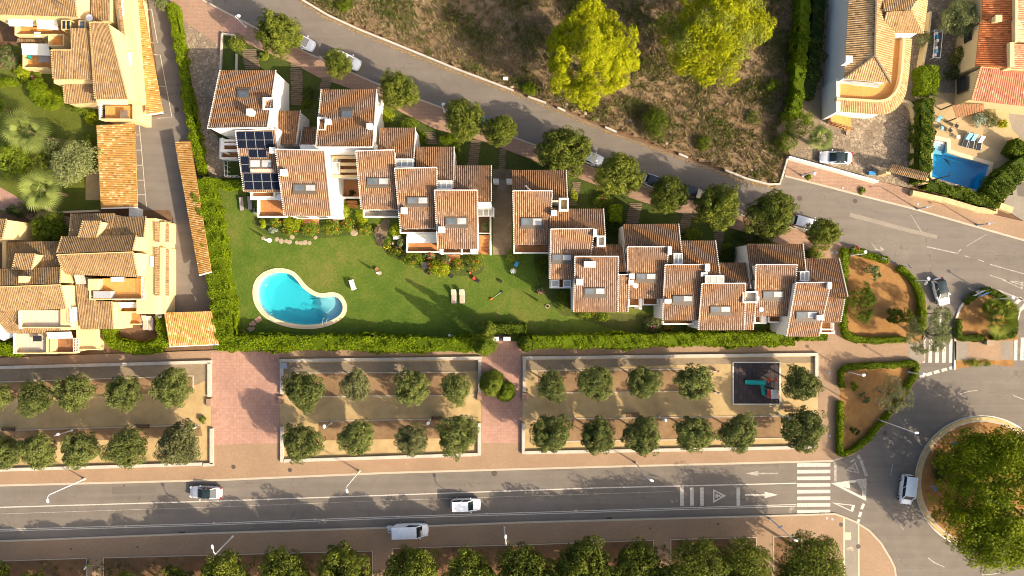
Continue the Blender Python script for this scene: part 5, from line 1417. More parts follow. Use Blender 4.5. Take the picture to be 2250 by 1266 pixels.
def tree(name, label, px, py, rpx, zc, mat, var=0, flat=1.0, sx=1.0, sy=1.0, group=None, cat='tree', kw=None, bark='bark', seed=1):
    """crown seen at px,py with radius rpx; its centre stands zc above the ground"""
    rnd = random.Random(int(px * 7 + py * 13) + seed)
    c = P(px, py, zc); r = rpx / S * (H - zc) / H
    t = thing(name, label, cat, (c.x, c.y, 0), group=group)
    kw = dict(kw or {}); kw.setdefault('seed', 11 + var)
    key = (var, tuple(sorted(kw.items())))
    cr = link('crown', crown_mesh(key, mat, **kw), t)
    cr.location = (0, 0, zc); cr.rotation_euler = (0, 0, rnd.uniform(0, 6.28)); 
    if sx != 1.0 or sy != 1.0: cr.rotation_euler = (0, 0, rnd.choice((0, 3.14159)))
    cr.scale = (r * sx * rnd.uniform(0.9, 1.1), r * sy * rnd.uniform(0.9, 1.1), r * flat)
    tr = link('trunk', trunk_mesh(var % 3, bark=bark), t)
    tr.scale = (zc * 1.0, zc * 1.0, zc); tr.rotation_euler = (0, 0, rnd.uniform(0, 6.28))
    return t

ORD = ['first', 'second', 'third', 'fourth', 'fifth', 'sixth', 'seventh', 'eighth', 'ninth', 'tenth', 'eleventh', 'twelfth']
def tree_row(rows, zc, mat, group, where, name='park_tree', kind='round green tree', kw=None, flat=1.05, pale=()):
    for i, (x, y, r) in enumerate(rows):
        m = 'leaf_park_pale' if i in pale else mat
        what = 'thin pale tree' if i in pale else kind
        tree(name, f'{what}, {ORD[i]} from the left in {where}', x, y, r, zc * (0.85 + 0.15 * r / 45), m, (i * 5 + int(y)) % 6, flat * (0.92 + 0.04 * ((i * 7 + int(x)) % 5)), group=group, kw=dict(nclump=150, per=72, size=0.072, cr=(0.13, 0.24), ragged=0.10, **(kw or {})))
G_PARK = 'trees planted in the sandy park beds'
tree_row([(-6, 872, 33), (78, 876, 40), (164, 862, 45), (272, 864, 40), (378, 852, 47)], 4.2, 'leaf_park', G_PARK, 'the upper row of the left park bed')
tree_row([(10, 996, 40), (82, 990, 43), (176, 988, 43), (278, 986, 46), (394, 976, 50)], 4.2, 'leaf_park', G_PARK, 'the lower row of the left park bed', pale=(4,))
tree_row([(668, 858, 45), (781, 846, 37), (905, 852, 41), (1003, 854, 36)], 4.2, 'leaf_park', G_PARK, 'the upper row of the middle park bed', pale=(1,))
tree_row([(664, 972, 47), (783, 962, 43), (904, 966, 41), (1003, 956, 47)], 4.2, 'leaf_park', G_PARK, 'the lower row of the middle park bed', pale=(2,))
tree_row([(1213, 851, 36), (1309, 842, 41), (1413, 840, 38), (1525, 840, 43), (1760, 844, 44)], 4.2, 'leaf_park', G_PARK, 'the upper row of the playground bed')
tree_row([(1209, 952, 45), (1313, 958, 43), (1411, 958, 47), (1525, 954, 43), (1623, 952, 44), (1764, 943, 50)], 4.2, 'leaf_park', G_PARK, 'the lower row of the playground bed')
G_SOUTH = 'trees along the lower edge of the picture'
tree_row([(-40, 1285, 60), (75, 1304, 50), (282, 1308, 52), (386, 1296, 50), (490, 1272, 59), (625, 1270, 61), (752, 1258, 63), (905, 1262, 65), (1030, 1268, 63), (1152, 1262, 65), (1285, 1252, 67), (1400, 1252, 65)], 5.3, 'leaf_street', G_SOUTH, 'the row along the bottom edge', 'shade_tree', 'large dark green tree')
for x, y, r, lab in ((1540, 1246, 60, 'large dark green tree at the bottom edge, left of the narrow paved path'), (1640, 1240, 60, 'large dark green tree at the bottom edge, just left of the rightmost one'), (1785, 1238, 66, 'largest dark green tree at the bottom edge, beside the cycle path')):
    tree('shade_tree', lab, x, y, r, 6.9, 'leaf_street', 2, 1.1, group=G_SOUTH, kw=dict(nclump=110, per=90, size=0.062))
for i in range(13):
    tree('shade_tree', f'large dark tree just below the bottom edge, {ORD[i] if i < 12 else "last"} from the left in the second row', 60 + 142 * i, 1352 - 5 * i, 66, 6.6, 'leaf_street', i % 4, 1.0, group=G_SOUTH, kw=dict(nclump=150, per=72, size=0.072, cr=(0.13, 0.24), ragged=0.06))
G_UP = 'street trees along the upper road'
tree_row([(614, 75, 53), (742, 140, 31), (875, 200, 43), (1020, 262, 47), (1097, 287, 38), (1240, 333, 63), (1360, 385, 54), (1470, 428, 44), (1577, 455, 58), (1693, 472, 57), (1808, 512, 38)], 4.6, 'leaf_street', G_UP, 'the row along the upper road', 'street_tree', 'round street tree')

def lobed_tree(name, label, px, py, rx, ry, zc, hz, mats, seed, nl, tufts, per, size, lr, group=None, cat='tree', trunk_r=0.4, tuft_r=0.1, alt=None):
    """big crown of many lobes, each covered in small tufts"""
    rng = np.random.default_rng(seed)
    c = P(px, py, zc); k = (H - zc) / H / S
    rx, ry = rx * k, ry * k
    t = thing(name, label, cat, (c.x, c.y, 0), group=group)
    d = unit(rng.normal(size=(nl * 3, 3))); d = d[d[:, 2] > -0.35][:nl]
    lc = d * rng.uniform(0.45, 0.80, len(d))[:, None] * np.array([rx, ry, hz])
    cc, rr = [], []
    for p in lc:
        R_ = lr * (rx + ry) / 2 * rng.uniform(0.75, 1.2)
        dd = unit(rng.normal(size=(tufts, 3)) + np.array([0, 0, 0.5]) + unit(p[None, :]) * 0.6)
        cc.append(p + dd * R_ * rng.uniform(0.75, 1.05, tufts)[:, None]); rr.append(np.full(tufts, tuft_r * (rx + ry) / 2) * rng.uniform(0.7, 1.3, tufts))
    cc = np.concatenate(cc); rr = np.concatenate(rr)
    V, F, tint = clump_cloud(cc, rr, per, size, rng, jitter=0.5, up=0.3, crown_c=np.zeros(3))
    V[:, 2] += zc
    mi = None
    if len(mats) > 1:
        g = rng.uniform(size=nl)[:len(lc)] < 0.3
        mi = np.repeat(g.astype(int), tufts * per)
    link('crown', np_mesh('crown', V, F, mats, tint, mi), t)
    m = MB()
    m.tube([(0, 0, 0), (0.15, 0.1, zc * 0.4), (0, 0.2, zc * 0.8), (0, 0, zc + hz * 0.5)], [trunk_r, trunk_r * 0.8, trunk_r * 0.6, trunk_r * 0.2], 9)
    for p in lc[:: max(1, len(lc) // 16)]:
        q = np.array([0, 0.1, zc * 0.7]); e = p + np.array([0, 0, zc])
        m.tube([q, (q + e) / 2 + np.array([0, 0, 0.3]), e], [trunk_r * 0.45, trunk_r * 0.25, trunk_r * 0.08], 6)
    m.build('trunk', 'bark', t, local=True)
    return t
lobed_tree('pine_tree', 'tall lime green pine with dense tufted crown, left of the two', 1297, 122, 112, 126, 8.0, 6.0, ['leaf_pine'], 3, 84, 18, 50, 0.22, 0.165, 'pines on the dry hillside', trunk_r=0.42, tuft_r=0.075)
lobed_tree('pine_tree', 'wide lime green pine with looser greyish crown, right of the two', 1572, 68, 140, 122, 8.0, 5.5, ['leaf_pine', 'leaf_pine_grey'], 8, 76, 18, 46, 0.24, 0.185, 'pines on the dry hillside', trunk_r=0.45, tuft_r=0.085)
lobed_tree('roundabout_tree', 'huge spreading tree covering the roundabout island', 2200, 1088, 157, 170, 6.2, 4.6, ['leaf_round'], 5, 110, 13, 52, 0.32, 0.20, None, trunk_r=0.6, tuft_r=0.10)
lobed_tree('island_tree', 'airy grey green tree overhanging the striped crossing', 2040, 735, 50, 48, 4.5, 2.0, ['leaf_olive'], 12, 30, 9, 34, 0.17, 0.26, None, trunk_r=0.16, tuft_r=0.13)
lobed_tree('island_tree', 'thin branch-like tree leaning over the front of the parked white hatchback', 2062, 692, 34, 18, 3.6, 0.9, ['leaf_olive'], 13, 16, 6, 20, 0.16, 0.3, None, trunk_r=0.08, tuft_r=0.17)
lobed_tree('island_tree', 'sparse leafless-looking tree on the lower hedged island', 1960, 868, 46, 42, 3.4, 1.6, ['leaf_bare', 'leaf_olive'], 14, 26, 8, 26, 0.15, 0.27, None, trunk_r=0.13, tuft_r=0.13)
lobed_tree('island_shrub', 'tall dark green bush against the hedge on the upper island', 1890, 668, 27, 48, 1.7, 1.5, ['leaf_hedge_dark'], 15, 24, 9, 30, 0.18, 0.3, None, 'shrub', 0.09, 0.14)
lobed_tree('island_shrub', 'small pale bush near the top of the upper island', 1914, 600, 19, 20, 1.2, 1.0, ['leaf_olive'], 16, 14, 8, 24, 0.16, 0.3, None, 'shrub', 0.06, 0.17)
lobed_tree('island_shrub', 'low spreading bush beside the airy tree on the upper island', 1975, 692, 36, 15, 1.0, 0.9, ['leaf_hedge_dark'], 17, 16, 8, 28, 0.18, 0.3, None, 'shrub', 0.07, 0.16)
lobed_tree('island_shrub', 'tiny round green bush on the lower island', 1875, 848, 10, 10, 0.7, 0.6, ['leaf_hedge'], 18, 8, 8, 22, 0.14, 0.3, None, 'shrub', 0.04, 0.2)
lobed_tree('island_shrub', 'small grey bush in the middle of the lower island', 1900, 874, 12, 11, 0.7, 0.6, ['leaf_olive'], 19, 8, 8, 20, 0.14, 0.3, None, 'shrub', 0.04, 0.2)
lobed_tree('island_shrub', 'small dark bush near the tip of the lower island', 1879, 947, 11, 9, 0.6, 0.5, ['leaf_dark'], 20, 8, 8, 18, 0.14, 0.3, None, 'shrub', 0.04, 0.2)

def shrub(label, x, y, rx, ry, h, mat='leaf_shrub', flowers=None, seed=0, name='shrub', cat='shrub', nfl=15):
    """bush seen at x,y with half-sizes in pixels and height h"""
    rng = np.random.default_rng(seed + int(x) * 3 + int(y))
    z = h * 0.5; k = (H - z) / H / S
    c = P(x, y, z); rx, ry = rx * k * 1.12, ry * k * 1.12
    rm = (rx + ry) / 2
    nc = int(np.clip(9 + rx * ry * 15, 10, 160))
    d = unit(rng.normal(size=(nc, 3))); d[:, 2] = np.abs(d[:, 2]) * 1.0 - 0.25
    cc = d * rng.uniform(0.4, 0.8, nc)[:, None] * np.array([rx, ry, h * 0.5]) + np.array([0, 0, h * 0.5])
    rr = np.full(nc, min(rm * 0.38, 0.55)) * rng.uniform(0.7, 1.2, nc)
    V, F, tint = clump_cloud(cc, rr, 46, 0.17, rng, crown_c=np.array([0, 0, h * 0.3]))
    V[:, 2] = np.maximum(V[:, 2], 0.03)
    t = thing(name, label, cat, (c.x, c.y, 0), group='garden shrubs')
    link('foliage', np_mesh('foliage', V, F, mat, tint), t)
    if flowers:
        d = unit(rng.normal(size=(nfl, 3)) + np.array([0, 0, 0.9])); d[:, 2] = np.abs(d[:, 2])
        C = d * np.array([rx, ry, h * 0.55]) * 0.98 + np.array([0, 0, h * 0.5])
        V, F = leaf_quads(C, unit(d + rng.normal(size=(nfl, 3)) * 0.3 + np.array([0, 0, 0.6])), 0.15, rng, 0.95)
        link('flowers', np_mesh('flowers', V, F, flowers), t)['kind'] = 'stuff'
    return t

# flower beds below the lawn-side fronts, from left to right
for a in (
    ('small pale succulent shrub by the west end of the terraced row', 561, 464, 7, 7, 0.6, 'leaf_silver'),
    ('yellow green bush below the solar house terrace', 575, 494, 9, 9, 1.1, 'leaf_bright'),
    ('round bush with a few orange flowers left of the feathery grass clump', 606, 488, 12, 13, 1.3, 'leaf_shrub', 'flower_orange'),
    ('silvery low plants beside the stepping stones', 602, 507, 13, 7, 0.5, 'leaf_silver'),
    ('feathery bright green grass clump below the second house', 645, 490, 24, 16, 1.4, 'leaf_bright'),
    ('low orange-flowered bush under the feathery grass clump', 640, 506, 20, 9, 1.0, 'leaf_shrub', 'flower_orange'),
    ('broad orange-flowered bush between grass clump and terracotta step', 682, 502, 22, 14, 1.2, 'leaf_shrub', 'flower_orange'),
    ('orange-flowered bush left of the pale dry shrub', 729, 500, 21, 16, 1.3, 'leaf_shrub', 'flower_orange'),
    ('pale dry shrub against the white wall corner', 740, 482, 12, 9, 1.4, 'leaf_bare'),
    ('bright green bamboo-like bush in front of the pergola court', 757, 462, 13, 20, 2.2, 'leaf_bright'),
    ('green bush below the bamboo-like bush', 763, 493, 15, 16, 1.5, 'leaf_shrub', 'flower_orange'),
    ('bright green tall bush left of the third house balcony', 797, 470, 15, 22, 2.2, 'leaf_bright'),
    ('orange-flowered bush below the third house balcony', 800, 503, 17, 15, 1.3, 'leaf_shrub', 'flower_orange'),
    ('small purple-leaved shrub by the stone path', 829, 505, 8, 8, 0.8, 'leaf_bare', 'flower_purple'),
    ('yellow green palm-like bush by the fourth house', 868, 507, 12, 16, 1.8, 'leaf_bright'),
    ('grey green bush beside the fourth house terrace wall', 882, 533, 9, 13, 1.1, 'leaf_olive'),
    ('round lemon-dotted bush at the curve of the lawn', 849, 536, 11, 13, 1.4, 'leaf_shrub', 'flower_yellow'),
    ('dark sprawling bush below the lemon-dotted bush', 870, 552, 18, 9, 1.0, 'leaf_hedge_dark', 'flower_orange'),
    ('red-flowered bush below the cream awning', 907, 570, 24, 15, 1.4, 'leaf_shrub', 'flower_red'),
    ('red bougainvillea against the terrace wall', 945, 560, 12, 9, 1.6, 'leaf_olive', 'flower_red'),
    ('large yellow green bush at the lawn edge below the fifth house', 965, 590, 22, 17, 1.4, 'leaf_bright', 'flower_orange'),
    ('dark leafed part of the bed between the green box and yellow bush', 950, 576, 12, 9, 1.2, 'leaf_hedge_dark', 'flower_orange'),
    ('pink-red flowered bush in front of the orange porch', 982, 572, 10, 12, 1.4, 'leaf_olive', 'flower_red'),
    ('rounded green bush with orange flowers right of the porch', 1004, 583, 13, 15, 1.3, 'leaf_shrub', 'flower_orange'),
    ('dense orange-flowered bush left of the terracotta steps', 1044, 574, 16, 21, 1.5, 'leaf_shrub', 'flower_orange'),
    ('green shrub growing in the raised planter', 1067, 497, 10, 12, 1.2, 'leaf_olive'),
    ('spiky yucca at the mouth of the stone alley', 1125, 564, 14, 14, 1.2, 'leaf_fan'),
    ('dark green shadowed bush below the balcony right of the alley', 1190, 590, 12, 22, 1.6, 'leaf_hedge_dark'),
    ('low bush with magenta flowers at the shaded wall foot', 1188, 640, 9, 8, 0.8, 'leaf_olive', 'flower_pink'),
    ('round dark bush against the corner house wall', 1236, 660, 14, 20, 1.5, 'leaf_hedge_dark'),
    ('low green bush in front of the twin-chimney house', 1325, 697, 14, 9, 0.9, 'leaf_shrub'),
    ('thin strip of low plants at the foot of the twin-chimney house', 1290, 692, 26, 5, 0.5, 'leaf_shrub', 'flower_orange'),
    ('pink-flowered bush below the dish house balcony', 1433, 712, 18, 14, 1.3, 'leaf_olive', 'flower_pink'),
    ('red-flowered low bush beside the bottom hedge', 1468, 718, 10, 7, 0.8, 'leaf_shrub', 'flower_red'),
    ('dark bush in the gap between the roofs and bottom hedge', 1520, 724, 14, 7, 1.0, 'leaf_hedge_dark'),
    ('potted-looking bush on the tiled court terrace', 775, 424, 11, 8, 0.9 + 1.6, 'leaf_dark'),
    # back gardens
    ('dark round shrub in the back garden beside the sleeper path', 677, 206, 16, 14, 1.8, 'leaf_dark'),
    ('low dark hedge-like shrub by the second house door', 672, 230, 14, 8, 0.9, 'leaf_hedge_dark'),
    ('small cycad-like shrub on the corner of the back gardens', 523, 96, 20, 18, 1.6, 'leaf_fan'),
    ('small green tuft below the first street tree', 580, 124, 12, 9, 0.8, 'leaf_fan'),
    ('bright shrub beside the second house east wall', 850, 255, 13, 18, 1.5, 'leaf_bright'),
    ('loose garden bush behind the third house', 900, 275, 22, 14, 1.0, 'leaf_shrub'),
    ('round clipped shrub behind the third house', 930, 302, 14, 14, 1.3, 'leaf_hedge'),
    ('clipped hedge-like bush behind the fourth house', 985, 308, 22, 11, 1.4, 'leaf_hedge'),
    ('clipped bush at the corner behind the fourth house', 1005, 330, 8, 28, 1.3, 'leaf_hedge_dark'),
    ('leafy green shrub beside the roof right of the alley', 1262, 430, 6, 14, 1.5, 'leaf_bright'),
    ('spreading shrub with pink blooms under the street trees', 1325, 440, 22, 14, 1.2, 'leaf_shrub', 'flower_pink'),
    ('dark bush behind the dish house', 1345, 500, 14, 20, 1.8, 'leaf_dark'),
    ('fern-like bush behind the fifth-from-right house', 1520, 515, 22, 14, 1.2, 'leaf_shrub'),
    ('dark bush against the tall blank side wall', 1600, 560, 16, 20, 2.0, 'leaf_dark'),
    ('yellow green bush left of the tall blank side wall', 1596, 542, 12, 9, 1.5, 'leaf_shrub'),
    ('low dark ground cover behind the next to last house', 1655, 520, 50, 12, 0.7, 'leaf_dark'),
    ('round flowering bush at the end of the upper pavement', 1795, 555, 20, 14, 1.2, 'leaf_shrub', 'flower_red'),
    # left gardens
    ('magenta bougainvillea at the left picture edge', 16, 128, 26, 24, 2.0, 'leaf_olive', 'flower_pink'),
    ('pale yellow-leaved bush beside the yellow block', 52, 160, 20, 18, 1.6, 'leaf_bright'),
    ('small bush with pink blooms by the left block corner', 78, 165, 12, 10, 1.4, 'leaf_shrub', 'flower_pink'),
    ('rounded clipped bush in the left garden', 85, 198, 24, 30, 2.2, 'leaf_hedge'),
    ('low clipped bush curving across the left garden', 112, 228, 34, 13, 1.6, 'leaf_hedge'),
    ('yellow green bush under the yellow block balcony', 130, 205, 24, 16, 1.6, 'leaf_bright'),
    ('leafy bush along the foot of the yellow block', 180, 238, 30, 9, 1.3, 'leaf_shrub'),
    ('clipped oval bush at the left picture edge', 15, 182, 30, 8, 1.2, 'leaf_hedge'),
    ('bright bush at the foot of the broad carport', 200, 262, 14, 14, 1.2, 'leaf_bright'),
    ('dark bush beside the broad carport', 196, 312, 14, 18, 1.8, 'leaf_hedge_dark'),
    ('grey green bush by the narrow carport', 313, 243, 7, 9, 1.2, 'leaf_shrub'),
    ('dark green bush in the shaded corner of the left path', 48, 460, 36, 18, 1.4, 'leaf_dark'),
    # hillside and villas
    ('large dark green bush on the dry hillside', 1440, 273, 33, 39, 3.0, 'leaf_hedge_dark'),
    ('small green bush below the dark hillside bush', 1546, 315, 14, 20, 1.4, 'leaf_hedge_dark'),
    ('green bush at the foot of the left pine', 1163, 196, 17, 13, 1.3, 'leaf_hedge'),
    ('low green scrub near the right end of the hillside', 1655, 258, 16, 14, 1.0, 'dry_scrub'),
    ('bushy green shrub at the top edge of the dry hillside', 755, 12, 18, 14, 1.2, 'leaf_hedge_dark'),
    ('large bush at the villa corner beside the hillside', 1752, 270, 40, 34, 3.2, 'leaf_shrub'),
    ('dark bush at the hillside boundary below the villa bush', 1728, 310, 26, 22, 2.2, 'leaf_hedge_dark'),
    ('scrubby bush between hillside and villa hedge', 1700, 188, 18, 14, 1.4, 'leaf_hedge_dark'),
    ('pale loose bush beside the villa terrace', 2028, 88, 22, 17, 2.0, 'leaf_olive'),
    ('dark citrus bush with yellow fruit in the villa yard', 2106, 124, 20, 20, 2.4, 'leaf_hedge_dark', 'flower_yellow'),
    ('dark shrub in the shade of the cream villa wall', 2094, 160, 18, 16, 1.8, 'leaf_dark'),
    ('grey rosette plants on the pool garden bed', 2150, 265, 16, 16, 1.1, 'leaf_silver'),
    ('round grey green plant on the pool garden bed', 2176, 262, 15, 18, 1.2, 'leaf_olive'),
    ('small yellow-leaved plant at the pool garden bed end', 2202, 273, 12, 9, 0.7, 'leaf_bright', 'flower_yellow'),
    ('small clump of grass on the villa pavement', 1895, 420, 8, 7, 0.4, 'leaf_shrub'),
    ('small plant growing at the base of the villa pavement lamp', 1776, 388, 7, 6, 0.4, 'leaf_shrub'),
    ('flowering strip on the traffic island edge', 2150, 797, 40, 4, 0.4, 'leaf_shrub', 'flower_orange'),
    ('dark flower patch under the roundabout tree', 2066, 1025, 16, 44, 0.6, 'leaf_dark', 'flower_red'),
    ('bush at the end of the north pavement hedge', 446, 922, 6, 9, 0.8, 'leaf_shrub'),
):
    lab, x, y, rx, ry, h, mat, *fl = a
    shrub(lab, x, y, rx, ry, h, mat, fl[0] if fl else None)
# small garden trees
tree('garden_tree', 'grey green olive-like tree in the left garden', 155, 355, 52, 4.0, 'leaf_olive', 1, 0.9, kw=dict(nclump=90, per=80, size=0.075))
tree('garden_tree', 'yellow green leafy tree beside the left garden olive', 105, 352, 34, 3.6, 'leaf_sun', 2, 0.9, kw=dict(nclump=60, per=60, size=0.10))
tree('garden_tree', 'dark branching tree at the left edge of the garden', 34, 348, 46, 3.6, 'leaf_shrub', 3, 0.8, kw=dict(nclump=40, per=60, size=0.10))
tree('garden_tree', 'dark round tree between the two lower yellow blocks', 112, 502, 42, 3.0, 'leaf_hedge_dark', 0, 0.8, kw=dict(nclump=80, per=70, size=0.08))
tree('garden_tree', 'dark green tree cut by the left edge above the path', -12, 232, 24, 3.0, 'leaf_shrub', 1, 0.9, kw=dict(nclump=40, per=60, size=0.1))
tree('olive_tree', 'round silvery olive tree in the cream villa yard', 2106, 38, 41, 3.2, 'leaf_olive', 1, 0.8, kw=dict(nclump=90, per=90, size=0.065))
tree('garden_tree', 'small olive-leaved tree at the top of the cobbled drive', 352, 6, 16, 3.0, 'leaf_olive', 2, 0.9, kw=dict(nclump=40, per=50, size=0.12))

# conifers
def cypress(label, px, py, rpx, h, seed, mat='leaf_cypress', taper=1.0, zr=0.6, name='cypress_tree'):
    rng = np.random.default_rng(seed)
    z = h * zr; c = P(px, py, z); r = rpx / S * (H - z) / H
    t = thing(name, label, 'tree', (c.x, c.y, 0))
    n = 90
    f = rng.uniform(0.03, 1.0, n)
    rad = r * np.minimum(1.0, (1.02 - f) * 1.5) ** taper * np.minimum(1, 0.6 + f * 3)
    a = rng.uniform(0, 2 * math.pi, n)
    cc = np.stack([np.cos(a) * rad * 0.7, np.sin(a) * rad * 0.7, f * h], 1)
    V, F, tint = clump_cloud(cc, np.maximum(0.2, rad * 0.5), 130, 0.19, rng, crown_c=np.array([0, 0, h * 0.3]), flat=1.3)
    V[:, 2] = np.maximum(V[:, 2], 0.1)
    link('crown', np_mesh('crown', V, F, mat, tint), t)
    m = MB(); m.tube([(0, 0, 0), (0, 0, h * 0.9)], [0.16, 0.03], 7); m.build('trunk', 'bark', t, local=True)
cypress('slender cypress at the garden gate, upper of the two', 1070, 727, 17, 8.4, 1)
cypress('broad dark cypress left of the garden gate, lower of the two', 1062, 760, 25, 9.2, 2, 'leaf_hedge_dark')
cypress('round bushy conifer on the small plaza, left and larger one', 1082, 846, 26, 4.2, 3, 'leaf_cypress', 0.5, 0.6, 'plaza_conifer')
cypress('dark bushy conifer on the small plaza, right and smaller one', 1110, 862, 20, 3.6, 4, 'leaf_hedge_dark', 0.5, 0.6, 'plaza_conifer')
cypress('small leafy bush-like tree right of the garden gate', 1157, 753, 18, 3.0, 5, 'leaf_hedge_dark', 0.5, 0.6, 'gate_bush')

# palms
def palm(label, px, py, rpx, zc, n, mat, seed, trunk=0.22, fan=True):
    rng = np.random.default_rng(seed)
    c = P(px, py, zc); r = rpx / S * (H - zc) / H
    t = thing('palm_tree', label, 'palm tree', (c.x, c.y, 0))
    V = []; F = []; T = []
    for k in range(n):
        a = rng.uniform(0, 2 * math.pi); el = rng.uniform(-0.35, 1.25); L = r * rng.uniform(0.75, 1.05)
        d = np.array([math.cos(a) * math.cos(el), math.sin(a) * math.cos(el), math.sin(el)])
        side = np.array([-math.sin(a), math.cos(a), 0.0]); upv = np.cross(d, side) * -1
        stem = d * L * 0.5
        tint = rng.uniform()
        b = len(V); V += [tuple(-side * 0.03), tuple(side * 0.03), tuple(stem + side * 0.02), tuple(stem - side * 0.02)]; F.append([b, b + 1, b + 2, b + 3]); T.append(tint * 0.5)
        m = 17
        for i in range(m):
            ph = (i / (m - 1) - 0.5) * (3.6 if fan else 2.2)
            dd = d * math.cos(ph) + side * math.sin(ph); ln = L * 0.55 * (0.75 + 0.25 * math.cos(ph))
            tip = stem + dd * ln + np.array([0, 0, -0.16 * ln * (1 + abs(ph))]); mid = stem + dd * ln * 0.5
            w = side * math.cos(ph) - d * math.sin(ph)
            b = len(V); V += [tuple(stem), tuple(mid + w * ln * 0.032 + upv * 0.03), tuple(tip), tuple(mid - w * ln * 0.032)]; F.append([b, b + 1, b + 2, b + 3]); T.append(np.clip(tint + rng.uniform(-.15, .15), 0, 1))
    V = np.array(V); V[:, 2] += zc
    link('fronds', np_mesh('fronds', V, np.array(F), mat, T), t)
    m = MB(); pts = [(0.0, 0.0, zc * i / 8) for i in range(9)]; m.tube(pts, [trunk * (1.25 - 0.03 * i + 0.08 * (i % 2)) for i in range(9)], 10); m.build('trunk', 'bark_palm', t, local=True)
palm('tall fan palm in the left garden, upper of the two', 58, 288, 52, 6.0, 46, 'leaf_palm', 1)
palm('tall fan palm in the left garden, lower of the two', 88, 417, 50, 5.6, 46, 'leaf_palm', 2)
palm('fan palm beside the villa drive', 1802, 305, 36, 3.4, 40, 'leaf_palm', 3)
palm('clump of fan palm on the traffic island, larger lower one', 2196, 705, 38, 1.9, 46, 'leaf_fan', 4, 0.2)
palm('clump of fan palm on the traffic island, upper right one', 2215, 678, 26, 1.7, 34, 'leaf_fan', 5, 0.18)
palm('clump of fan palm on the traffic island, shaded upper left one', 2180, 676, 26, 1.6, 34, 'leaf_shrub', 6, 0.18)
palm('small palm between the two villa hedges', 2052, 208, 14, 1.6, 22, 'leaf_palm', 7, 0.12)

# hedges
def hedge(label, pts, w, h, mat='leaf_hedge', dens=150, seed=0, lump=0.12, name='hedge', z0=0.0, closed=False):
    """clipped hedge along the pixel polyline pts (as its top is seen), w metres wide"""
    rng = np.random.default_rng(seed + 100)
    line = [Vector((p.x, p.y)) for p in PL(pts, h)]
    V_, N_ = [], []
    poly = ribbon([tuple(p) for p in line], w - 0.3)
    cen = sum(line, Vector((0, 0))) / len(line)
    for a, b in zip(line, line[1:]):
        L = (b - a).length
        if L < 1e-3: continue
        t = (b - a) / L; nn = Vector((-t.y, t.x))
        per = 2 * h + w
        n = int(L * per * dens)
        s = rng.uniform(-0.15 if L > 0.5 else 0, L + 0.15, n); q = rng.uniform(0, per, n)
        off = np.where(q < h, -w / 2, np.where(q < h + w, q - h - w / 2, w / 2))
        z = np.where(q < h, q, np.where(q < h + w, h, per - q))
        nx = np.where(q < h, -1.0, np.where(q < h + w, 0.0, 1.0)); nz = np.where((q >= h) & (q < h + w), 1.0, 0.15)
        gx = a.x + t.x * s + nn.x * off; gy = a.y + t.y * s + nn.y * off
        lm = lump * (np.sin(gx * 2.1 + gy * 1.3 + z * 1.7) + np.sin(gx * 0.9 - gy * 2.7 + 1.3) + 0.8 * np.sin(gx * 5.1 + gy * 4.3) + 1.2 * np.sin(gx * 0.37 + gy * 0.51)) + rng.uniform(-0.12, 0.06, n)
        # round the top edges
        edge = np.clip((np.abs(off) - (w / 2 - 0.3)) / 0.3, 0, 1) * np.clip((z - (h - 0.35)) / 0.35, 0, 1)
        nv = np.stack([nn.x * nx, nn.y * nx, nz], 1)
        C = np.stack([gx, gy, z], 1) + nv * lm[:, None]; C[:, 2] -= edge * 0.16
        V_.append(C); N_.append(nv)
    for e, sgn in ((0, -1), (-1, 1)):      # ends
        a = line[e]; b = line[1] if e == 0 else line[-2]
        t = (a - b).normalized(); nn = Vector((-t.y, t.x)); n = int(w * h * dens)
        o = rng.uniform(-w / 2, w / 2, n); z = rng.uniform(0, h, n)
        V_.append(np.stack([a.x + t.x * 0.12 + nn.x * o, a.y + t.y * 0.12 + nn.y * o, z], 1) + rng.normal(size=(n, 3)) * 0.05); N_.append(np.tile([t.x, t.y, 0.2], (n, 1)))
    C = np.concatenate(V_); C[:, 2] = np.maximum(C[:, 2], 0.02) + z0; nv = unit(np.concatenate(N_) + rng.normal(size=C.shape) * 0.5)
    V, F = leaf_quads(C, nv, 0.2, rng, 0.75)
    th = thing(name, label, 'hedge', (cen.x, cen.y, z0)); o = np.array([cen.x, cen.y, z0])
    link('foliage', np_mesh('foliage', V - o, F, mat, rng.uniform(0, 1, len(F))), th)
    mb = MB(); mb.prism(poly, z0 + 0.0, z0 + h - 0.22); mb.build('inner_growth', mat, th)
    return th
hedge('tall thick hedge along the left side of the lawn', smooth([(438, 395), (447, 440), (458, 500), (470, 570), (480, 640), (488, 700), (492, 755)], 3, False), 2.9, 2.6, dens=150, seed=1, lump=0.16)
hedge('short hedge along the top of the lawn by the cobbled drive', [(445, 398), (490, 405), (533, 404)], 1.3, 1.6, seed=2)
hedge('long hedge along the bottom of the lawn, left of the gate', smooth([(480, 755), (600, 753), (760, 754), (900, 757), (1035, 757)], 3, False), 2.1, 2.5, seed=3, lump=0.16)
hedge('long hedge along the bottom of the terraced row, right of the gate', smooth([(1172, 752), (1300, 751), (1450, 748), (1600, 746), (1745, 745)], 3, False), 1.9, 2.4, seed=4, lump=0.14)
hedge('short low hedge end below the last terraced house', [(1758, 742), (1816, 741)], 1.0, 1.2, seed=5)
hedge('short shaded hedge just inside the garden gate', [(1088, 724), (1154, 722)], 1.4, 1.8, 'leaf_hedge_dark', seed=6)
hedge('curving hedge between the parking drive and cobbled drive', smooth([(374, 8), (383, 60), (395, 130), (408, 210), (424, 300), (440, 380)], 4, False), 1.15, 1.8, seed=7)
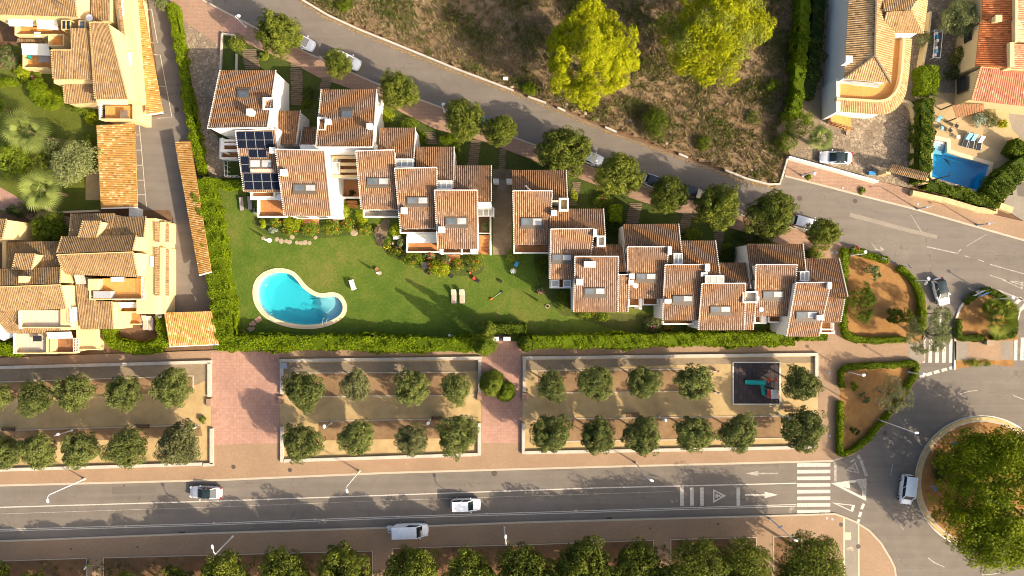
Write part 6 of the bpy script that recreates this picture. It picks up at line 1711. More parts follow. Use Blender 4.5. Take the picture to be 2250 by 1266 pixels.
hedge('wavy hedge around the small garden of the yellow block', smooth([(237, 712), (240, 750), (290, 764), (325, 766), (352, 752), (354, 715), (352, 695)], 4, False), 1.6, 1.5, 'leaf_hedge', seed=8)
hedge('leafy hedge at the lower left picture edge', [(-60, 768), (34, 768)], 2.0, 1.4, seed=9)
hedge('left hedge of the upper planted island', smooth([(1858, 548), (1857, 600), (1857, 660), (1856, 715), (1864, 738), (1885, 746), (1930, 748), (1990, 747)], 3, False), 0.85, 0.9, seed=10, lump=0.06, z0=0.1)
hedge('curved hedge of the upper planted island along the road', smooth([(1876, 549), (1910, 560), (1950, 572)], 3, False), 0.85, 0.9, seed=11, lump=0.06, z0=0.1)
hedge('curved hedge of the upper planted island beside the parked hatchback', smooth([(1980, 589), (2008, 615), (2024, 648), (2029, 690), (2026, 730)], 4, False), 0.9, 0.9, seed=12, lump=0.06, z0=0.1)
hedge('top hedge of the lower planted island', smooth([(1852, 850), (1851, 822), (1860, 809), (1890, 806), (1950, 803), (2014, 800), (2011, 826)], 3, False), 0.75, 0.9, seed=13, lump=0.06, z0=0.1)
hedge('left hedge of the lower planted island', [(1849, 886), (1848, 940), (1847, 998)], 0.75, 0.9, seed=14, lump=0.06, z0=0.1)
hedge('curved hedge of the lower planted island along the roundabout', smooth([(2008, 830), (1978, 880), (1940, 928), (1900, 972), (1868, 995), (1852, 999)], 4, False), 0.7, 0.8, seed=15, lump=0.06, z0=0.1)
hedge('hedge along the left and bottom of the traffic island', smooth([(2109, 704), (2109, 735), (2115, 743), (2162, 742)], 3, False), 0.75, 0.8, 'leaf_hedge_dark', seed=16, lump=0.06, z0=0.1)
hedge('hedge along the bottom right corner of the traffic island', smooth([(2183, 741), (2220, 740), (2231, 732), (2233, 705), (2231, 685)], 3, False), 0.75, 0.8, 'leaf_hedge_dark', seed=17, lump=0.06, z0=0.1)
hedge('hedge along the top of the traffic island', smooth([(2162, 640), (2185, 642), (2208, 655), (2224, 672)], 3, False), 0.75, 0.8, 'leaf_hedge_dark', seed=18, lump=0.06, z0=0.1)
hedge('short hedge piece behind the blue road sign', [(2126, 664), (2146, 648)], 0.8, 0.8, 'leaf_hedge_dark', seed=19, lump=0.06, z0=0.1)
hedge('tall box-shaped hedge between the two villas', [(2046, 146), (2044, 200)], 2.6, 2.4, seed=20, lump=0.08)
hedge('long tall hedge between villa drive and rectangular pool', [(2040, 218), (2037, 300), (2032, 398)], 1.9, 2.6, 'leaf_hedge_dark', seed=21, lump=0.14)
hedge('clipped hedge along the street side of the rectangular pool', smooth([(2042, 404), (2090, 416), (2140, 432), (2192, 447)], 3, False), 1.5, 1.6, 'leaf_hedge_dark', seed=22, lump=0.16)
hedge('thick diagonal hedge right of the rectangular pool', smooth([(2188, 428), (2215, 395), (2245, 370), (2290, 345)], 3, False), 3.0, 2.4, 'leaf_hedge_dark', seed=23, lump=0.16)
hedge('rounded hedge at the right picture edge above the pool hedge', smooth([(2232, 318), (2262, 335), (2300, 345)], 3, False), 2.2, 2.2, 'leaf_hedge_dark', seed=24, lump=0.1)
hedge('tall ragged hedge between the dry hillside and white villa', smooth([(1772, -30), (1768, 60), (1760, 140), (1755, 220), (1742, 250)], 4, False), 1.6, 3.0, 'leaf_hedge', seed=25, lump=0.2)
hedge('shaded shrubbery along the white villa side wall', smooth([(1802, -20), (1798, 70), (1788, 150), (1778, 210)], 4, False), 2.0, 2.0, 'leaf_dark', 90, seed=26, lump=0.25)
hedge('clipped dark hedge column in the back garden near the dish house', [(1355, 452), (1354, 484)], 1.7, 2.2, 'leaf_hedge', seed=27, lump=0.08)

# ------------------------------------------------------------------ the dry hillside
def in_poly(x, y, poly):
    ins = np.zeros(len(x), bool); n = len(poly)
    for i in range(n):
        x1, y1 = poly[i]; x2, y2 = poly[i - 1]
        c = ((y1 > y) != (y2 > y)) & (x < (x2 - x1) * (y - y1) / (y2 - y1 + 1e-12) + x1)
        ins ^= c
    return ins
HILL = [(500, -140), (640, -25), (720, 27), (860, 88), (1000, 145), (1130, 193), (1240, 236), (1330, 276), (1500, 338), (1640, 388), (1690, 401), (1713, 398), (1728, 345), (1705, 285), (1745, 240), (1760, 140), (1775, -140)]
hp = W2(HILL)
def hill_z(x, y):
    return 0.22 + 0.10 * np.sin(x * 0.45 + y * 0.3) + 0.08 * np.sin(x * 0.2 - y * 0.7 + 1) + 0.06 * np.sin(x * 1.7 + 2) * np.sin(y * 1.9)
xs = [p[0] for p in hp]; ys = [p[1] for p in hp]
gx = np.arange(min(xs), max(xs), 0.6); gy = np.arange(min(ys), max(ys), 0.6)
X, Y = np.meshgrid(gx, gy); Z = hill_z(X, Y)
V = np.stack([X.ravel(), Y.ravel(), Z.ravel()], 1); ny, nx = X.shape
i0 = (np.arange(ny - 1)[:, None] * nx + np.arange(nx - 1)[None, :]).ravel()
F = np.stack([i0, i0 + 1, i0 + nx + 1, i0 + nx], 1)
cx_ = X.ravel()[i0] + 0.3; cy_ = Y.ravel()[i0] + 0.3
F = F[in_poly(cx_, cy_, hp)]
HILLO = link('hillside', np_mesh('hillside', V, F, 'hill_soil'), None, (0, 0, 0)); HILLO['kind'] = 'structure'
HILLO.data.polygons.foreach_set('use_smooth', [True] * len(HILLO.data.polygons))
mb = MB(); inner = offset(hp, -0.05); mb.prism(hp, -0.05, 0.12); o = mb.build('hillside_base', 'hill_soil'); o['kind'] = 'structure'

def tufts(name, poly, n, blades, h, spread, mat, label, seed, zf=None, clump=0.0, lean=0.6):
    rng = np.random.default_rng(seed)
    xs = [p[0] for p in poly]; ys = [p[1] for p in poly]
    x = rng.uniform(min(xs), max(xs), n * 3); y = rng.uniform(min(ys), max(ys), n * 3)
    k = in_poly(x, y, poly)
    if clump: k &= (np.sin(x * 0.7 + 1.3 * np.sin(y * 0.5)) + np.sin(y * 0.9 + x * 0.2) + rng.normal(size=len(x)) * 0.8) > clump
    x, y = x[k][:n], y[k][:n]; n = len(x)
    z = zf(x, y) if zf else np.full(n, 0.0)
    idx = np.repeat(np.arange(n), blades); m = len(idx)
    a = rng.uniform(0, 2 * math.pi, m); l = rng.uniform(0.3, 1.0, m) * lean; hh = h * rng.uniform(0.5, 1.2, n)[idx] * rng.uniform(0.6, 1.1, m)
    b = np.stack([x[idx] + rng.normal(size=m) * spread * 0.35, y[idx] + rng.normal(size=m) * spread * 0.35, z[idx]], 1)
    tip = b + np.stack([np.cos(a) * l * hh, np.sin(a) * l * hh, hh], 1)
    w = np.stack([-np.sin(a), np.cos(a), np.zeros(m)], 1) * 0.06
    V = np.stack([b - w, b + w, tip + w * 0.3, tip - w * 0.3], 1).reshape(-1, 3); F = np.arange(4 * m).reshape(m, 4)
    o = link(name, np_mesh(name, V, F, mat, np.clip(rng.uniform(0, 1, n)[idx] * 0.7 + rng.uniform(0, .3, m), 0, 1)), None, (0, 0, 0))
    return tag(o, label, 'grass', None, 'stuff')
tufts('dry_grass', hp, 9000, 9, 0.42, 0.5, 'dry_grass', 'dry straw-coloured grass covering the hillside', 1, hill_z, 0.0, 0.9)
tufts('dry_scrub', hp, 5200, 12, 0.55, 0.7, 'dry_scrub', 'dull green scrub scattered over the hillside', 2, hill_z, 0.5, 0.9)
tufts('bed_weeds', W2([(-200, 1240), (1800, 1190), (1820, 1330), (-200, 1330)]), 1500, 6, 0.22, 0.4, 'dry_scrub', 'dry weeds in the beds along the bottom edge', 3, lambda x, y: np.full(len(x), 0.12), 0.4, 1.0)
# leaf litter and rubble along the retaining wall
rng = np.random.default_rng(5)
ln = W2([(660, 2), (720, 40), (860, 101), (1000, 158), (1130, 205), (1240, 249), (1330, 288), (1500, 349), (1640, 400), (1710, 412)])
C = []
for a, b in zip(ln, ln[1:]):
    L = math.dist(a, b); n = int(L * 34); s = rng.uniform(0, 1, n); t = np.array([(b[0] - a[0]) / L, (b[1] - a[1]) / L])
    o = np.abs(rng.normal(size=n)) * 0.22 - 0.12
    C.append(np.stack([a[0] + (b[0] - a[0]) * s + t[1] * o, a[1] + (b[1] - a[1]) * s - t[0] * o, np.full(n, 0.03) + rng.uniform(0, 0.03, n)], 1))
C = np.concatenate(C)
V, F = leaf_quads(C, unit(np.array([[0, 0, 1.0]]) + rng.normal(size=C.shape) * 0.3), 0.13, rng, 0.8)
tag(link('leaf_litter', np_mesh('leaf_litter', V, F, 'leaf_litter', rng.uniform(0, 1, len(F))), None, (0, 0, 0)), 'ochre leaf litter along the foot of the hillside wall', 'leaf litter', None, 'stuff')
rock_me = []
for k in range(3):
    rnd = random.Random(k); m = MB()
    m.lathe((0, 0, 0), [(0.30, -0.1), (0.36, 0.06), (0.26, 0.2), (0.08, 0.27)], 7); m.v = [(x * rnd.uniform(.8, 1.2), y * rnd.uniform(.8, 1.2), z) for x, y, z in m.v]
    rock_me.append(m.mesh('rock', 'rock'))
G_ROCK = 'pale rocks strewn over the foot of the hillside'
rr_ = random.Random(4)
for k in range(30):
    px = rr_.uniform(1100, 1700); e = np.interp(px, [1130, 1240, 1330, 1500, 1640, 1700], [196, 238, 278, 338, 388, 400]); py = e - abs(rr_.gauss(6, 12)) - 2
    c = P(px, py, 0.2); o = link('rock', rock_me[k % 3], None, (c.x, c.y, 0.2)); s = rr_.uniform(0.25, 0.9); o.scale = (s, s * rr_.uniform(0.7, 1.2), s * 0.7); o.rotation_euler = (0, 0, rr_.uniform(0, 6.3))
    tag(o, 'pale rock lying at the foot of the dry hillside', 'rock', G_ROCK)
c = P(1111, 174, 0.3); mb = MB(); mb.box((c.x, c.y, 0.35), (0.65, 0.4, 0.5)); mb.box((c.x, c.y, 0.62), (0.7, 0.45, 0.05)); tag(mb.build('utility_box', 'wall_white'), 'small white utility box on the hillside edge above the road', 'utility box')

# ------------------------------------------------------------------ pools
def pool(label, outline, depth_fn, cw, paint, wmat, z_w=-0.16, cop='coping', n=4, smooth_it=True):
    px = smooth(outline, n) if smooth_it else outline
    poly = [(p.x, p.y) for p in PL(px)]
    c = (sum(p[0] for p in poly) / len(poly), sum(p[1] for p in poly) / len(poly))
    t = thing('swimming_pool', label, 'pool', (c[0], c[1], 0))
    a = sum(poly[i - 1][0] * poly[i][1] - poly[i][0] * poly[i - 1][1] for i in range(len(poly)))
    if a < 0: poly = poly[::-1]
    out = offset(poly, cw); m = len(poly)
    mb = MB()
    vs = [(*p, 0.07) for p in poly] + [(*p, 0.07) for p in out] + [(*p, -0.4) for p in poly] + [(*p, -0.1) for p in out]
    fs = []
    for i in range(m):
        j = (i + 1) % m
        fs += [(i, m + i, m + j, j), (2 * m + i, i, j, 2 * m + j), (m + i, 3 * m + i, 3 * m + j, m + j)]
    mb.add(vs, fs); mb.build('coping', cop, t)
    ins = offset(poly, 0.02)
    ring = 6
    V = []; F = []
    cx, cy = c
    for r in range(ring + 1):
        f = [1.0, 0.97, 0.9, 0.7, 0.45, 0.2, 0.0][r]
        for p in ins:
            x, y = cx + (p[0] - cx) * f, cy + (p[1] - cy) * f
            V.append((x, y, 0.0 if r == 0 else -depth_fn(x, y) * min(1.0, [0, 0.75, 0.95, 1, 1, 1, 1][r])))
    for r in range(ring):
        for i in range(m):
            j = (i + 1) % m; F.append((r * m + i, r * m + j, (r + 1) * m + j, (r + 1) * m + i))
    mb = MB(); mb.add(V, F); mb.build('basin', paint, t)
    # the water body is closed: surface plus a skin just above the basin floor
    V2 = [(p[0], p[1], z_w) for p in poly]; F2 = [tuple(range(m))]
    b = m
    for r in range(ring + 1):
        f = [1.0, 0.965, 0.895, 0.7, 0.45, 0.2, 0.0][r]
        for p in poly:
            x, y = cx + (p[0] - cx) * f, cy + (p[1] - cy) * f
            V2.append((x, y, z_w - 0.01 if r == 0 else min(z_w - 0.02, -depth_fn(x, y) * [0, 0.75, 0.95, 1, 1, 1, 1][r] + 0.03)))
    for i in range(m): j = (i + 1) % m; F2.append((j, i, b + i, b + j))
    for r in range(ring):
        for i in range(m):
            j = (i + 1) % m; q = b + r * m; F2.append((q + j, q + i, q + m + i, q + m + j))
    mb = MB(); mb.add(V2, F2); mb.build('water', wmat, t)
    return t
xd, xs_ = P(655, 650).x, P(690, 650).x
kp = pool('kidney-shaped swimming pool with bright turquoise water on the lawn', KIDNEY, lambda x, y: 1.9 - 1.05 * min(1.0, max(0.0, (x + 0.35 * y - xd - 1.0) / 1.6)), 0.62, 'pool_paint', 'water_kidney', smooth_it=False)
vp = pool('angular blue swimming pool in the villa garden', VPOOL, lambda x, y: 1.7, 0.55, 'pool_tile', 'water_villa', n=1, smooth_it=False)
mb = MB()
for k in range(5):
    a, b = P(2054, 310 + 5 * k, 0), P(2079, 315 + 5 * k, 0); mb.bar((a.x, a.y, -0.3 - 0.2 * k), (b.x, b.y, -0.3 - 0.2 * k), 0.34, 0.2)
mb.build('steps', 'pool_paint', vp)
for x, y, a in ((602, 598, 1.3), (600, 697, -2.2), (716, 707, -1.4)):
    c = P(x, y); mb = MB(); d = Vector((math.cos(a), -math.sin(a), 0)) ; s_ = Vector((-d.y, d.x, 0)) * 0.28
    for sg in (-1, 1):
        q = Vector((c.x, c.y, 0)) + s_ * sg
        mb.tube([q + d * 0.5 + Vector((0, 0, 0.05)), q + d * 0.45 + Vector((0, 0, 0.7)), q - d * 0.05 + Vector((0, 0, 0.85)), q - d * 0.5 + Vector((0, 0, 0.5)), q - d * 0.52 + Vector((0, 0, -0.7))], 0.03, 6)
    for k in range(2): mb.bar(Vector((c.x, c.y, -0.3 - 0.3 * k)) - d * 0.52 - s_, Vector((c.x, c.y, -0.3 - 0.3 * k)) - d * 0.52 + s_, 0.1, 0.03)
    mb.build('ladder', 'metal_grey', kp)
for x, y in ((555, 712), (568, 702), (552, 722)):
    c = P(x, y); mb = MB(); mb.box((c.x, c.y, 0.03), (0.9, 0.7, 0.06), 0.6)
    tag(mb.build('paving_slab', 'paver_red'), 'brown paving slab leading to the kidney pool', 'paving slab', 'slabs by the kidney pool')
c = P(527, 738); mb = MB(); mb.lathe((c.x, c.y, 0), [(1.0, 0.0), (1.0, 0.06), (0.9, 0.08)], 18); tag(mb.build('stone_disc', 'stone'), 'round stone slab in the hedge corner of the lawn', 'slab')

# ------------------------------------------------------------------ cars
CARS = dict(
    hatch=dict(L=4.1, W=1.78, H=1.5, belt=0.95, g=(-1.86, 0.98), r=(-1.5, 0.22), hood=(0.74, 0.93)),
    sedan=dict(L=4.75, W=1.84, H=1.43, belt=0.93, g=(-1.62, 1.02), r=(-0.86, 0.22), hood=(0.70, 0.90)),
    suv=dict(L=4.4, W=1.86, H=1.66, belt=1.05, g=(-2.02, 1.1), r=(-1.82, 0.38), hood=(0.85, 1.03)),
    van=dict(L=4.4, W=1.84, H=1.82, belt=1.12, g=(-2.1, 1.38), r=(-2.02, 0.72), hood=(0.88, 1.10)),
    cargo=dict(L=5.2, W=1.98, H=1.98, belt=1.2, g=(-2.52, 1.75), r=(-2.5, 0.98), hood=(0.92, 1.18)))
def car(label, px, py, heading, kind='hatch', paint='car_white', roof=None, group='cars and vans', rear_tint=None):
    k = CARS[kind]; L, Wd, Hh, belt = k['L'], k['W'], k['H'], k['belt']
    c = P(px, py, 0.85)
    t = thing('parked_car' if 'parked' in label else 'car', label, 'van' if kind in ('van', 'cargo') else 'car', (c.x, c.y, 0.0), R(heading), group)
    def outline(sx, sy, n=40):
        o = []
        for i in range(n):
            a = 2 * math.pi * i / n
            ca, sa = math.cos(a), math.sin(a); e = 0.30
            x = math.copysign(abs(ca) ** e, ca) * L / 2 * sx; y = math.copysign(abs(sa) ** e, sa) * Wd / 2 * sy
            y *= 1 - 0.09 * max(0.0, x / (L / 2)) ** 4 - 0.05 * max(0.0, -x / (L / 2)) ** 4
            x -= 0.10 * L / 2 * (abs(y) / (Wd / 2)) ** 3 * (1 if x > 0 else -0.6) * (abs(x) / (L / 2)) ** 3
            o.append((x, y))
        return o
    topz = lambda x: np.interp(x, [-L / 2, -L / 2 + 0.25, k['g'][0], k['g'][1], L / 2 - 0.2, L / 2], [belt - 0.16, belt - 0.04, belt, k['hood'][1], k['hood'][0] + 0.03, k['hood'][0] - 0.08])
    V = []; F = []; n = 40
    for lv, (sx, sy, f) in enumerate(((0.955, 0.93, 0.0), (0.99, 0.985, 0.25), (1.0, 1.0, 0.55), (0.985, 0.985, 0.85), (0.95, 0.93, 1.0))):
        for x, y in outline(sx, sy, n): V.append((x, y, 0.2 + (topz(x) - 0.2) * f))
    for lv in range(4):
        for i in range(n): F.append((lv * n + i, lv * n + (i + 1) % n, (lv + 1) * n + (i + 1) % n, (lv + 1) * n + i))
    # top deck as strips across the body
    top = 4 * n
    for i in range(n // 4, 3 * n // 4):
        j = (n // 2 - i) % n; j2 = (n // 2 - i - 1) % n
        F.append((top + i, top + i + 1, top + j2, top + j))
    mb = MB(); mb.add(V, F); mb.build('body', paint, t, True, True)
    g0, g1 = k['g']; r0, r1 = k['r']; wb, wt = Wd * 0.445, Wd * 0.36
    if kind in ('van', 'cargo'): wb, wt = Wd * 0.46, Wd * 0.415
    zb, zt = belt - 0.03, Hh - 0.05
    fw = 0.86
    B = [(g1, -wb * fw, zb - 0.02), (g1, wb * fw, zb - 0.02), (g0, wb * 0.94, zb), (g0, -wb * 0.94, zb)]
    T = [(r1, -wt, zt), (r1, wt, zt), (r0, wt * 0.97, zt), (r0, -wt * 0.97, zt)]
    mid = lambda f: [(B[0][0] * (1 - f) + T[0][0] * f)]
    BM = [((g1 + g0) / 2 + 0.2, -wb, zb), ((g1 + g0) / 2 + 0.2, wb, zb)]
    TM = [((r1 + r0) / 2, -wt * 1.03, zt + 0.015), ((r1 + r0) / 2, wt * 1.03, zt + 0.015)]
    def pane(name, vs, mat='glass_car'):
        m = MB(); m.add(vs, [tuple(range(len(vs)))]); m.build(name, mat, t, local=True)
    pane('windscreen', [B[0], B[1], T[1], T[0]])
    pane('rear_window', [B[2], B[3], T[3], T[2]])
    blank = kind == 'cargo'
    pane('side_window', [B[3], BM[0], TM[0], T[3]], paint if blank else 'glass_car'); pane('side_window', [BM[0], B[0], T[0], TM[0]])
    pane('side_window', [BM[1], B[2], T[2], TM[1]], paint if blank else 'glass_car'); pane('side_window', [B[1], BM[1], TM[1], T[1]])
    for a, b in ((B[0], T[0]), (B[1], T[1]), (B[2], T[2]), (B[3], T[3]), (BM[0], TM[0]), (BM[1], TM[1])): m = MB(); m.bar(a, b, 0.09, 0.07); m.build('pillar', paint, t, local=True)
    # roof: slightly domed panel
    m = MB(); nx, ny = 6, 4; vs = []; fs = []
    for i in range(nx + 1):
        u = i / nx
        for j in range(ny + 1):
            v = j / ny * 2 - 1; x = r0 - 0.06 + (r1 - r0 + 0.1) * u; w = wt * 1.05
            vs.append((x, v * w, zt + 0.02 + 0.06 * (1 - v * v) * (1 - (2 * u - 1) ** 4)))
    for i in range(nx):
        for j in range(ny):
            q = i * (ny + 1) + j; fs.append((q, q + ny + 1, q + ny + 2, q + 1))
    m.add(vs, fs); m.build('roof', roof or paint, t, True, True)
    if kind == 'cargo':
        m = MB()
        for i in range(9): m.bar((r0 + 0.3 + i * 0.36, -wt * 0.85, zt + 0.07), (r0 + 0.3 + i * 0.36, wt * 0.85, zt + 0.07), 0.05, 0.03)
        m.build('roof_ribs', paint, t, local=True)
    for sx in (1, -1):
        for sy in (1, -1):
            x = L * 0.305 * sx + 0.02; y = (Wd / 2 - 0.09) * sy
            wt_ = MB(); wt_.tube([(x, y - 0.1 * sy, 0.32), (x, y + 0.105 * sy, 0.32)], 0.32, 16); wh = wt_.build('wheel', 'tyre', t, local=True)
            wr = MB(); wr.tube([(x, y + 0.08 * sy, 0.32), (x, y + 0.115 * sy, 0.32)], 0.19, 12); wr.build('rim', 'rim', wh, local=True)
    for sy in (1, -1):
        m = MB(); m.box((L / 2 - 0.22, (Wd / 2 - 0.30) * sy, k['hood'][0] - 0.07), (0.34, 0.34, 0.12), -0.35 * sy); m.build('headlight', 'light_clear', t, local=True)
        m = MB(); m.box((-L / 2 + 0.13, (Wd / 2 - 0.21) * sy, belt - 0.12), (0.2, 0.26, 0.18), 0.3 * sy); m.build('tail_light', 'light_red', t, local=True)
        m = MB(); m.box((g1 - 0.32, (Wd / 2 + 0.08) * sy, belt + 0.04), (0.14, 0.22, 0.13), 0.2 * sy); m.build('mirror', paint, t, local=True)
    return t
car('white hatchback parked under the topmost street tree', 662, 90, -26, 'hatch')
car('white car with red trim parked under the small second street tree', 760, 132, -24, 'suv')
car('white hatchback parked between the two biggest street trees', 1296, 346, -21, 'hatch')
car('white car with black roof and tailgate parked left of the eighth street tree', 1446, 402, -20, 'hatch', 'car_white', 'car_black')
car('dark car parked almost hidden between two street trees', 1526, 424, -17, 'hatch', 'car_black')
car('white car parked beside the last small street tree', 1774, 492, -15, 'suv', 'car_white')
car('white car parked on the cobbled villa drive', 1838, 346, 178, 'sedan', 'car_white', 'glass_car')
car('white hatchback with dark glass roof stopped between the planted islands', 2069, 641, -74, 'hatch', 'car_white', 'glass_car')
car('white van driving round the roundabout', 1994, 1076, -97, 'van')
car('silver sedan with black glass roof driving left on the main road', 451, 1083, 178, 'sedan', 'car_silver', 'glass_car')
car('white suv driving right on the main road', 1023, 1110, 1.5, 'suv')
cv = car('white cargo van parked half on the lower pavement', 902, 1166, 1.5, 'cargo')
m = MB(); m.box((-3.0, 0.25, 0.55), (0.75, 0.9, 0.1)); m.box((-3.05, 0.55, 0.72), (0.8, 0.22, 0.3)); m.bar((-2.5, 0.1, 0.5), (-3.0, 0.1, 0.5), 0.1, 0.1); m.box((-3.1, -0.2, 0.45), (0.4, 0.35, 0.3))
m.build('tail_platform', 'metal_white', cv, local=True)

# ------------------------------------------------------------------ street lamps and signs
def lamp(label, base, head, h, group, bend=None, col='metal_white', z0=0.1, hs=(0.62, 0.32)):
    b = P(*base, 0); hd = P(*head, h + 0.15)
    t = thing('street_lamp', label, 'street lamp', (b.x, b.y, z0), group=group)
    bp = Vector((b.x, b.y, z0)); top = Vector((b.x, b.y, h - 0.2))
    if bend: q = P(*bend, h); top = Vector((q.x, q.y, h - 0.2))
    m = MB(); m.lathe(bp, [(0.16, 0), (0.16, 0.25), (0.1, 0.35)], 10); m.tube([bp, bp + (top - bp) * 0.5, top], [0.10, 0.08, 0.06], 8); m.build('pole', col, t)
    d = hd - top; d.z = 0
    if d.length < 0.15: d = Vector((0.15, 0, 0))
    m = MB(); m.tube([top, top + Vector((0, 0, 0.18)) + d * 0.15, top + Vector((0, 0, 0.33)) + d * 0.5, hd], [0.055, 0.05, 0.045, 0.04], 7); m.build('arm', col, t)
    a = math.atan2(d.y, d.x); m = MB()
    L, w = hs
    vs = []
    for z, s in ((0.0, 0.92), (0.07, 1.0), (0.14, 0.75)):
        for i in range(12):
            th = 2 * math.pi * i / 12; x = math.copysign(abs(math.cos(th)) ** 0.6, math.cos(th)) * L / 2 * s + 0.1; y = math.copysign(abs(math.sin(th)) ** 0.6, math.sin(th)) * w / 2 * s
            vs.append((hd.x + x * math.cos(a) - y * math.sin(a), hd.y + x * math.sin(a) + y * math.cos(a), hd.z - 0.03 + z))
    fs = [(r * 12 + i, r * 12 + (i + 1) % 12, (r + 1) * 12 + (i + 1) % 12, (r + 1) * 12 + i) for r in range(2) for i in range(12)] + [tuple(range(24, 36)), tuple(range(11, -1, -1))]
    m.add(vs, fs); m.build('lamp_head', 'plastic_white' if col == 'metal_white' else col, t)
    return t
GL = 'tall lamps along the main road'
lamp('tall white street lamp on the north kerb near the left picture edge', (187, 1052), (105, 1099), 8.0, GL)
lamp('tall white street lamp on the north kerb below the middle tree bed', (790, 1035), (762, 1077), 8.0, GL)
lamp('tall white street lamp on the north kerb below the playground bed', (1397, 1017), (1430, 1055), 8.0, GL)
lamp('tall white curved lamp on the lower pavement left of the cargo van', (512, 1178), (467, 1203), 7.2, GL, (472, 1219))
lamp('tall white lamp with black sign on the lower pavement right of the cargo van', (1108, 1158), (1111, 1181), 7.2, GL, (1112, 1197))
lamp('tall white lamp on the lower pavement near the zebra crossing', (1692, 1140), (1747, 1187), 8.2, GL)
lamp('tall white lamp on the lower island reaching over the roundabout', (1930, 922), (2012, 951), 9.2, GL)
GP = 'small white lamps about the park and islands'
for lab, b, hd, h in (('small white lamp in the left park bed beside the pale tree', (432, 938), (403, 947), 4.2), ('small white lamp in the left park bed between the lower trees', (160, 945), (126, 955), 4.2), ('small white lamp in the middle park bed, left one', (729, 929), (712, 938), 4.2), ('small white lamp in the middle park bed, right one', (945, 922), (940, 931), 4.2),
    ('small white lamp in the playground bed, left one', (1449, 915), (1463, 925), 4.2), ('small white lamp in the playground bed, right one', (1710, 911), (1736, 921), 4.2), ('small white lamp beside the topmost street tree', (541, 60), (523, 35), 4.2), ('small white lamp left of the fourth street tree', (977, 246), (973, 229), 4.2),
    ('small white lamp on the villa pavement', (1762, 387), (1790, 380), 4.2), ('small white lamp at the top left of the upper island', (1868, 561), (1902, 555), 4.4), ('small white lamp on the upper island beside the hatchback', (2002, 617), (2041, 613), 4.4), ('small white lamp on the traffic island', (2183, 656), (2227, 654), 4.2),
    ('small white lamp at the left of the lower island', (1863, 817), (1896, 824), 4.2), ('small white lamp at the top right of the lower island', (1995, 817), (2031, 823), 4.2)):
    lamp(lab, b, hd, h, GP, hs=(0.5, 0.42))
lamp('small dark lamp on the orange villa pavement, left one', (2015, 459), (2038, 455), 4.0, GP, col='metal_grey', hs=(0.4, 0.3)); lamp('small dark lamp on the orange villa pavement, right one', (2146, 495), (2174, 491), 4.0, GP, col='metal_grey', hs=(0.4, 0.4))
lamp('dark lamp pole leaning over the corner of the villa pool', (2036, 399), (2088, 383), 5.4, GP, col='metal_dark', z0=0.0, hs=(0.3, 0.12))

def sign(label, base, h, shape, col, facing, size=0.6, z0=0.12):
    b = P(*base, 0); t = thing('road_sign', label, 'sign', (b.x, b.y, z0), R(facing), 'road signs')
    m = MB(); m.tube([(0, 0, 0), (0, 0, h)], 0.035, 7); m.build('post', 'metal_grey', t, local=True)
    n = {'disc': 20, 'tri': 3, 'rect': 4}[shape]; r = size / 2
    pts = [(r * math.cos(2 * math.pi * i / n + (math.pi / 2 if n == 3 else math.pi / 4 if n == 4 else 0)), r * math.sin(2 * math.pi * i / n + (math.pi / 2 if n == 3 else math.pi / 4 if n == 4 else 0))) for i in range(n)]
    if shape == 'rect': pts = [(x * 1.9, y * 0.9) for x, y in pts]
    m = MB(); m.add([(0.05, x, h + y - 0.2) for x, y in pts] + [(0.08, x, h + y - 0.2) for x, y in pts], [tuple(range(n))[::-1], tuple(range(n, 2 * n))] + [(i, (i + 1) % n, n + (i + 1) % n, n + i) for i in range(n)]); m.build('plate', col, t, local=True)
sign('blue round arrow sign on the roundabout, upper one', (2083, 972), 1.6, 'disc', 'sign_blue', 160, 0.8, 0.2); sign('blue round arrow sign on the roundabout, lower one', (2040, 1066), 1.6, 'disc', 'sign_blue', 190, 0.8, 0.2)
sign('red-rimmed round sign at the tip of the upper island', (1866, 547), 2.4, 'disc', 'sign_red', 30, 0.7); sign('grey-backed sign among the curved hedge, left one', (1925, 570), 2.2, 'disc', 'metal_grey', 60, 0.7); sign('grey-backed sign among the curved hedge, right one', (1980, 586), 2.2, 'rect', 'metal_grey', 40, 0.6)
sign('white-backed round sign behind the hatchback', (2012, 622), 2.4, 'disc', 'metal_white', -30, 0.7); sign('blue directional sign on the traffic island', (2144, 648), 1.8, 'rect', 'sign_blue', 115, 1.0); sign('white rectangular sign on the traffic island edge', (2140, 645), 1.2, 'rect', 'metal_white', 118, 1.2)
sign('black-backed round sign on the lamp right of the cargo van', (1106.5, 1157), 2.6, 'disc', 'metal_dark', 175, 0.7); sign('blue sign halfway up the lamp by the zebra crossing', (1695, 1141), 3.2, 'rect', 'sign_blue', -60, 0.5)
sign('white small board on the lower tip of the lower island', (1858, 1004), 2.0, 'rect', 'metal_white', -60, 0.5)
b_ = P(2143, 640, 0)

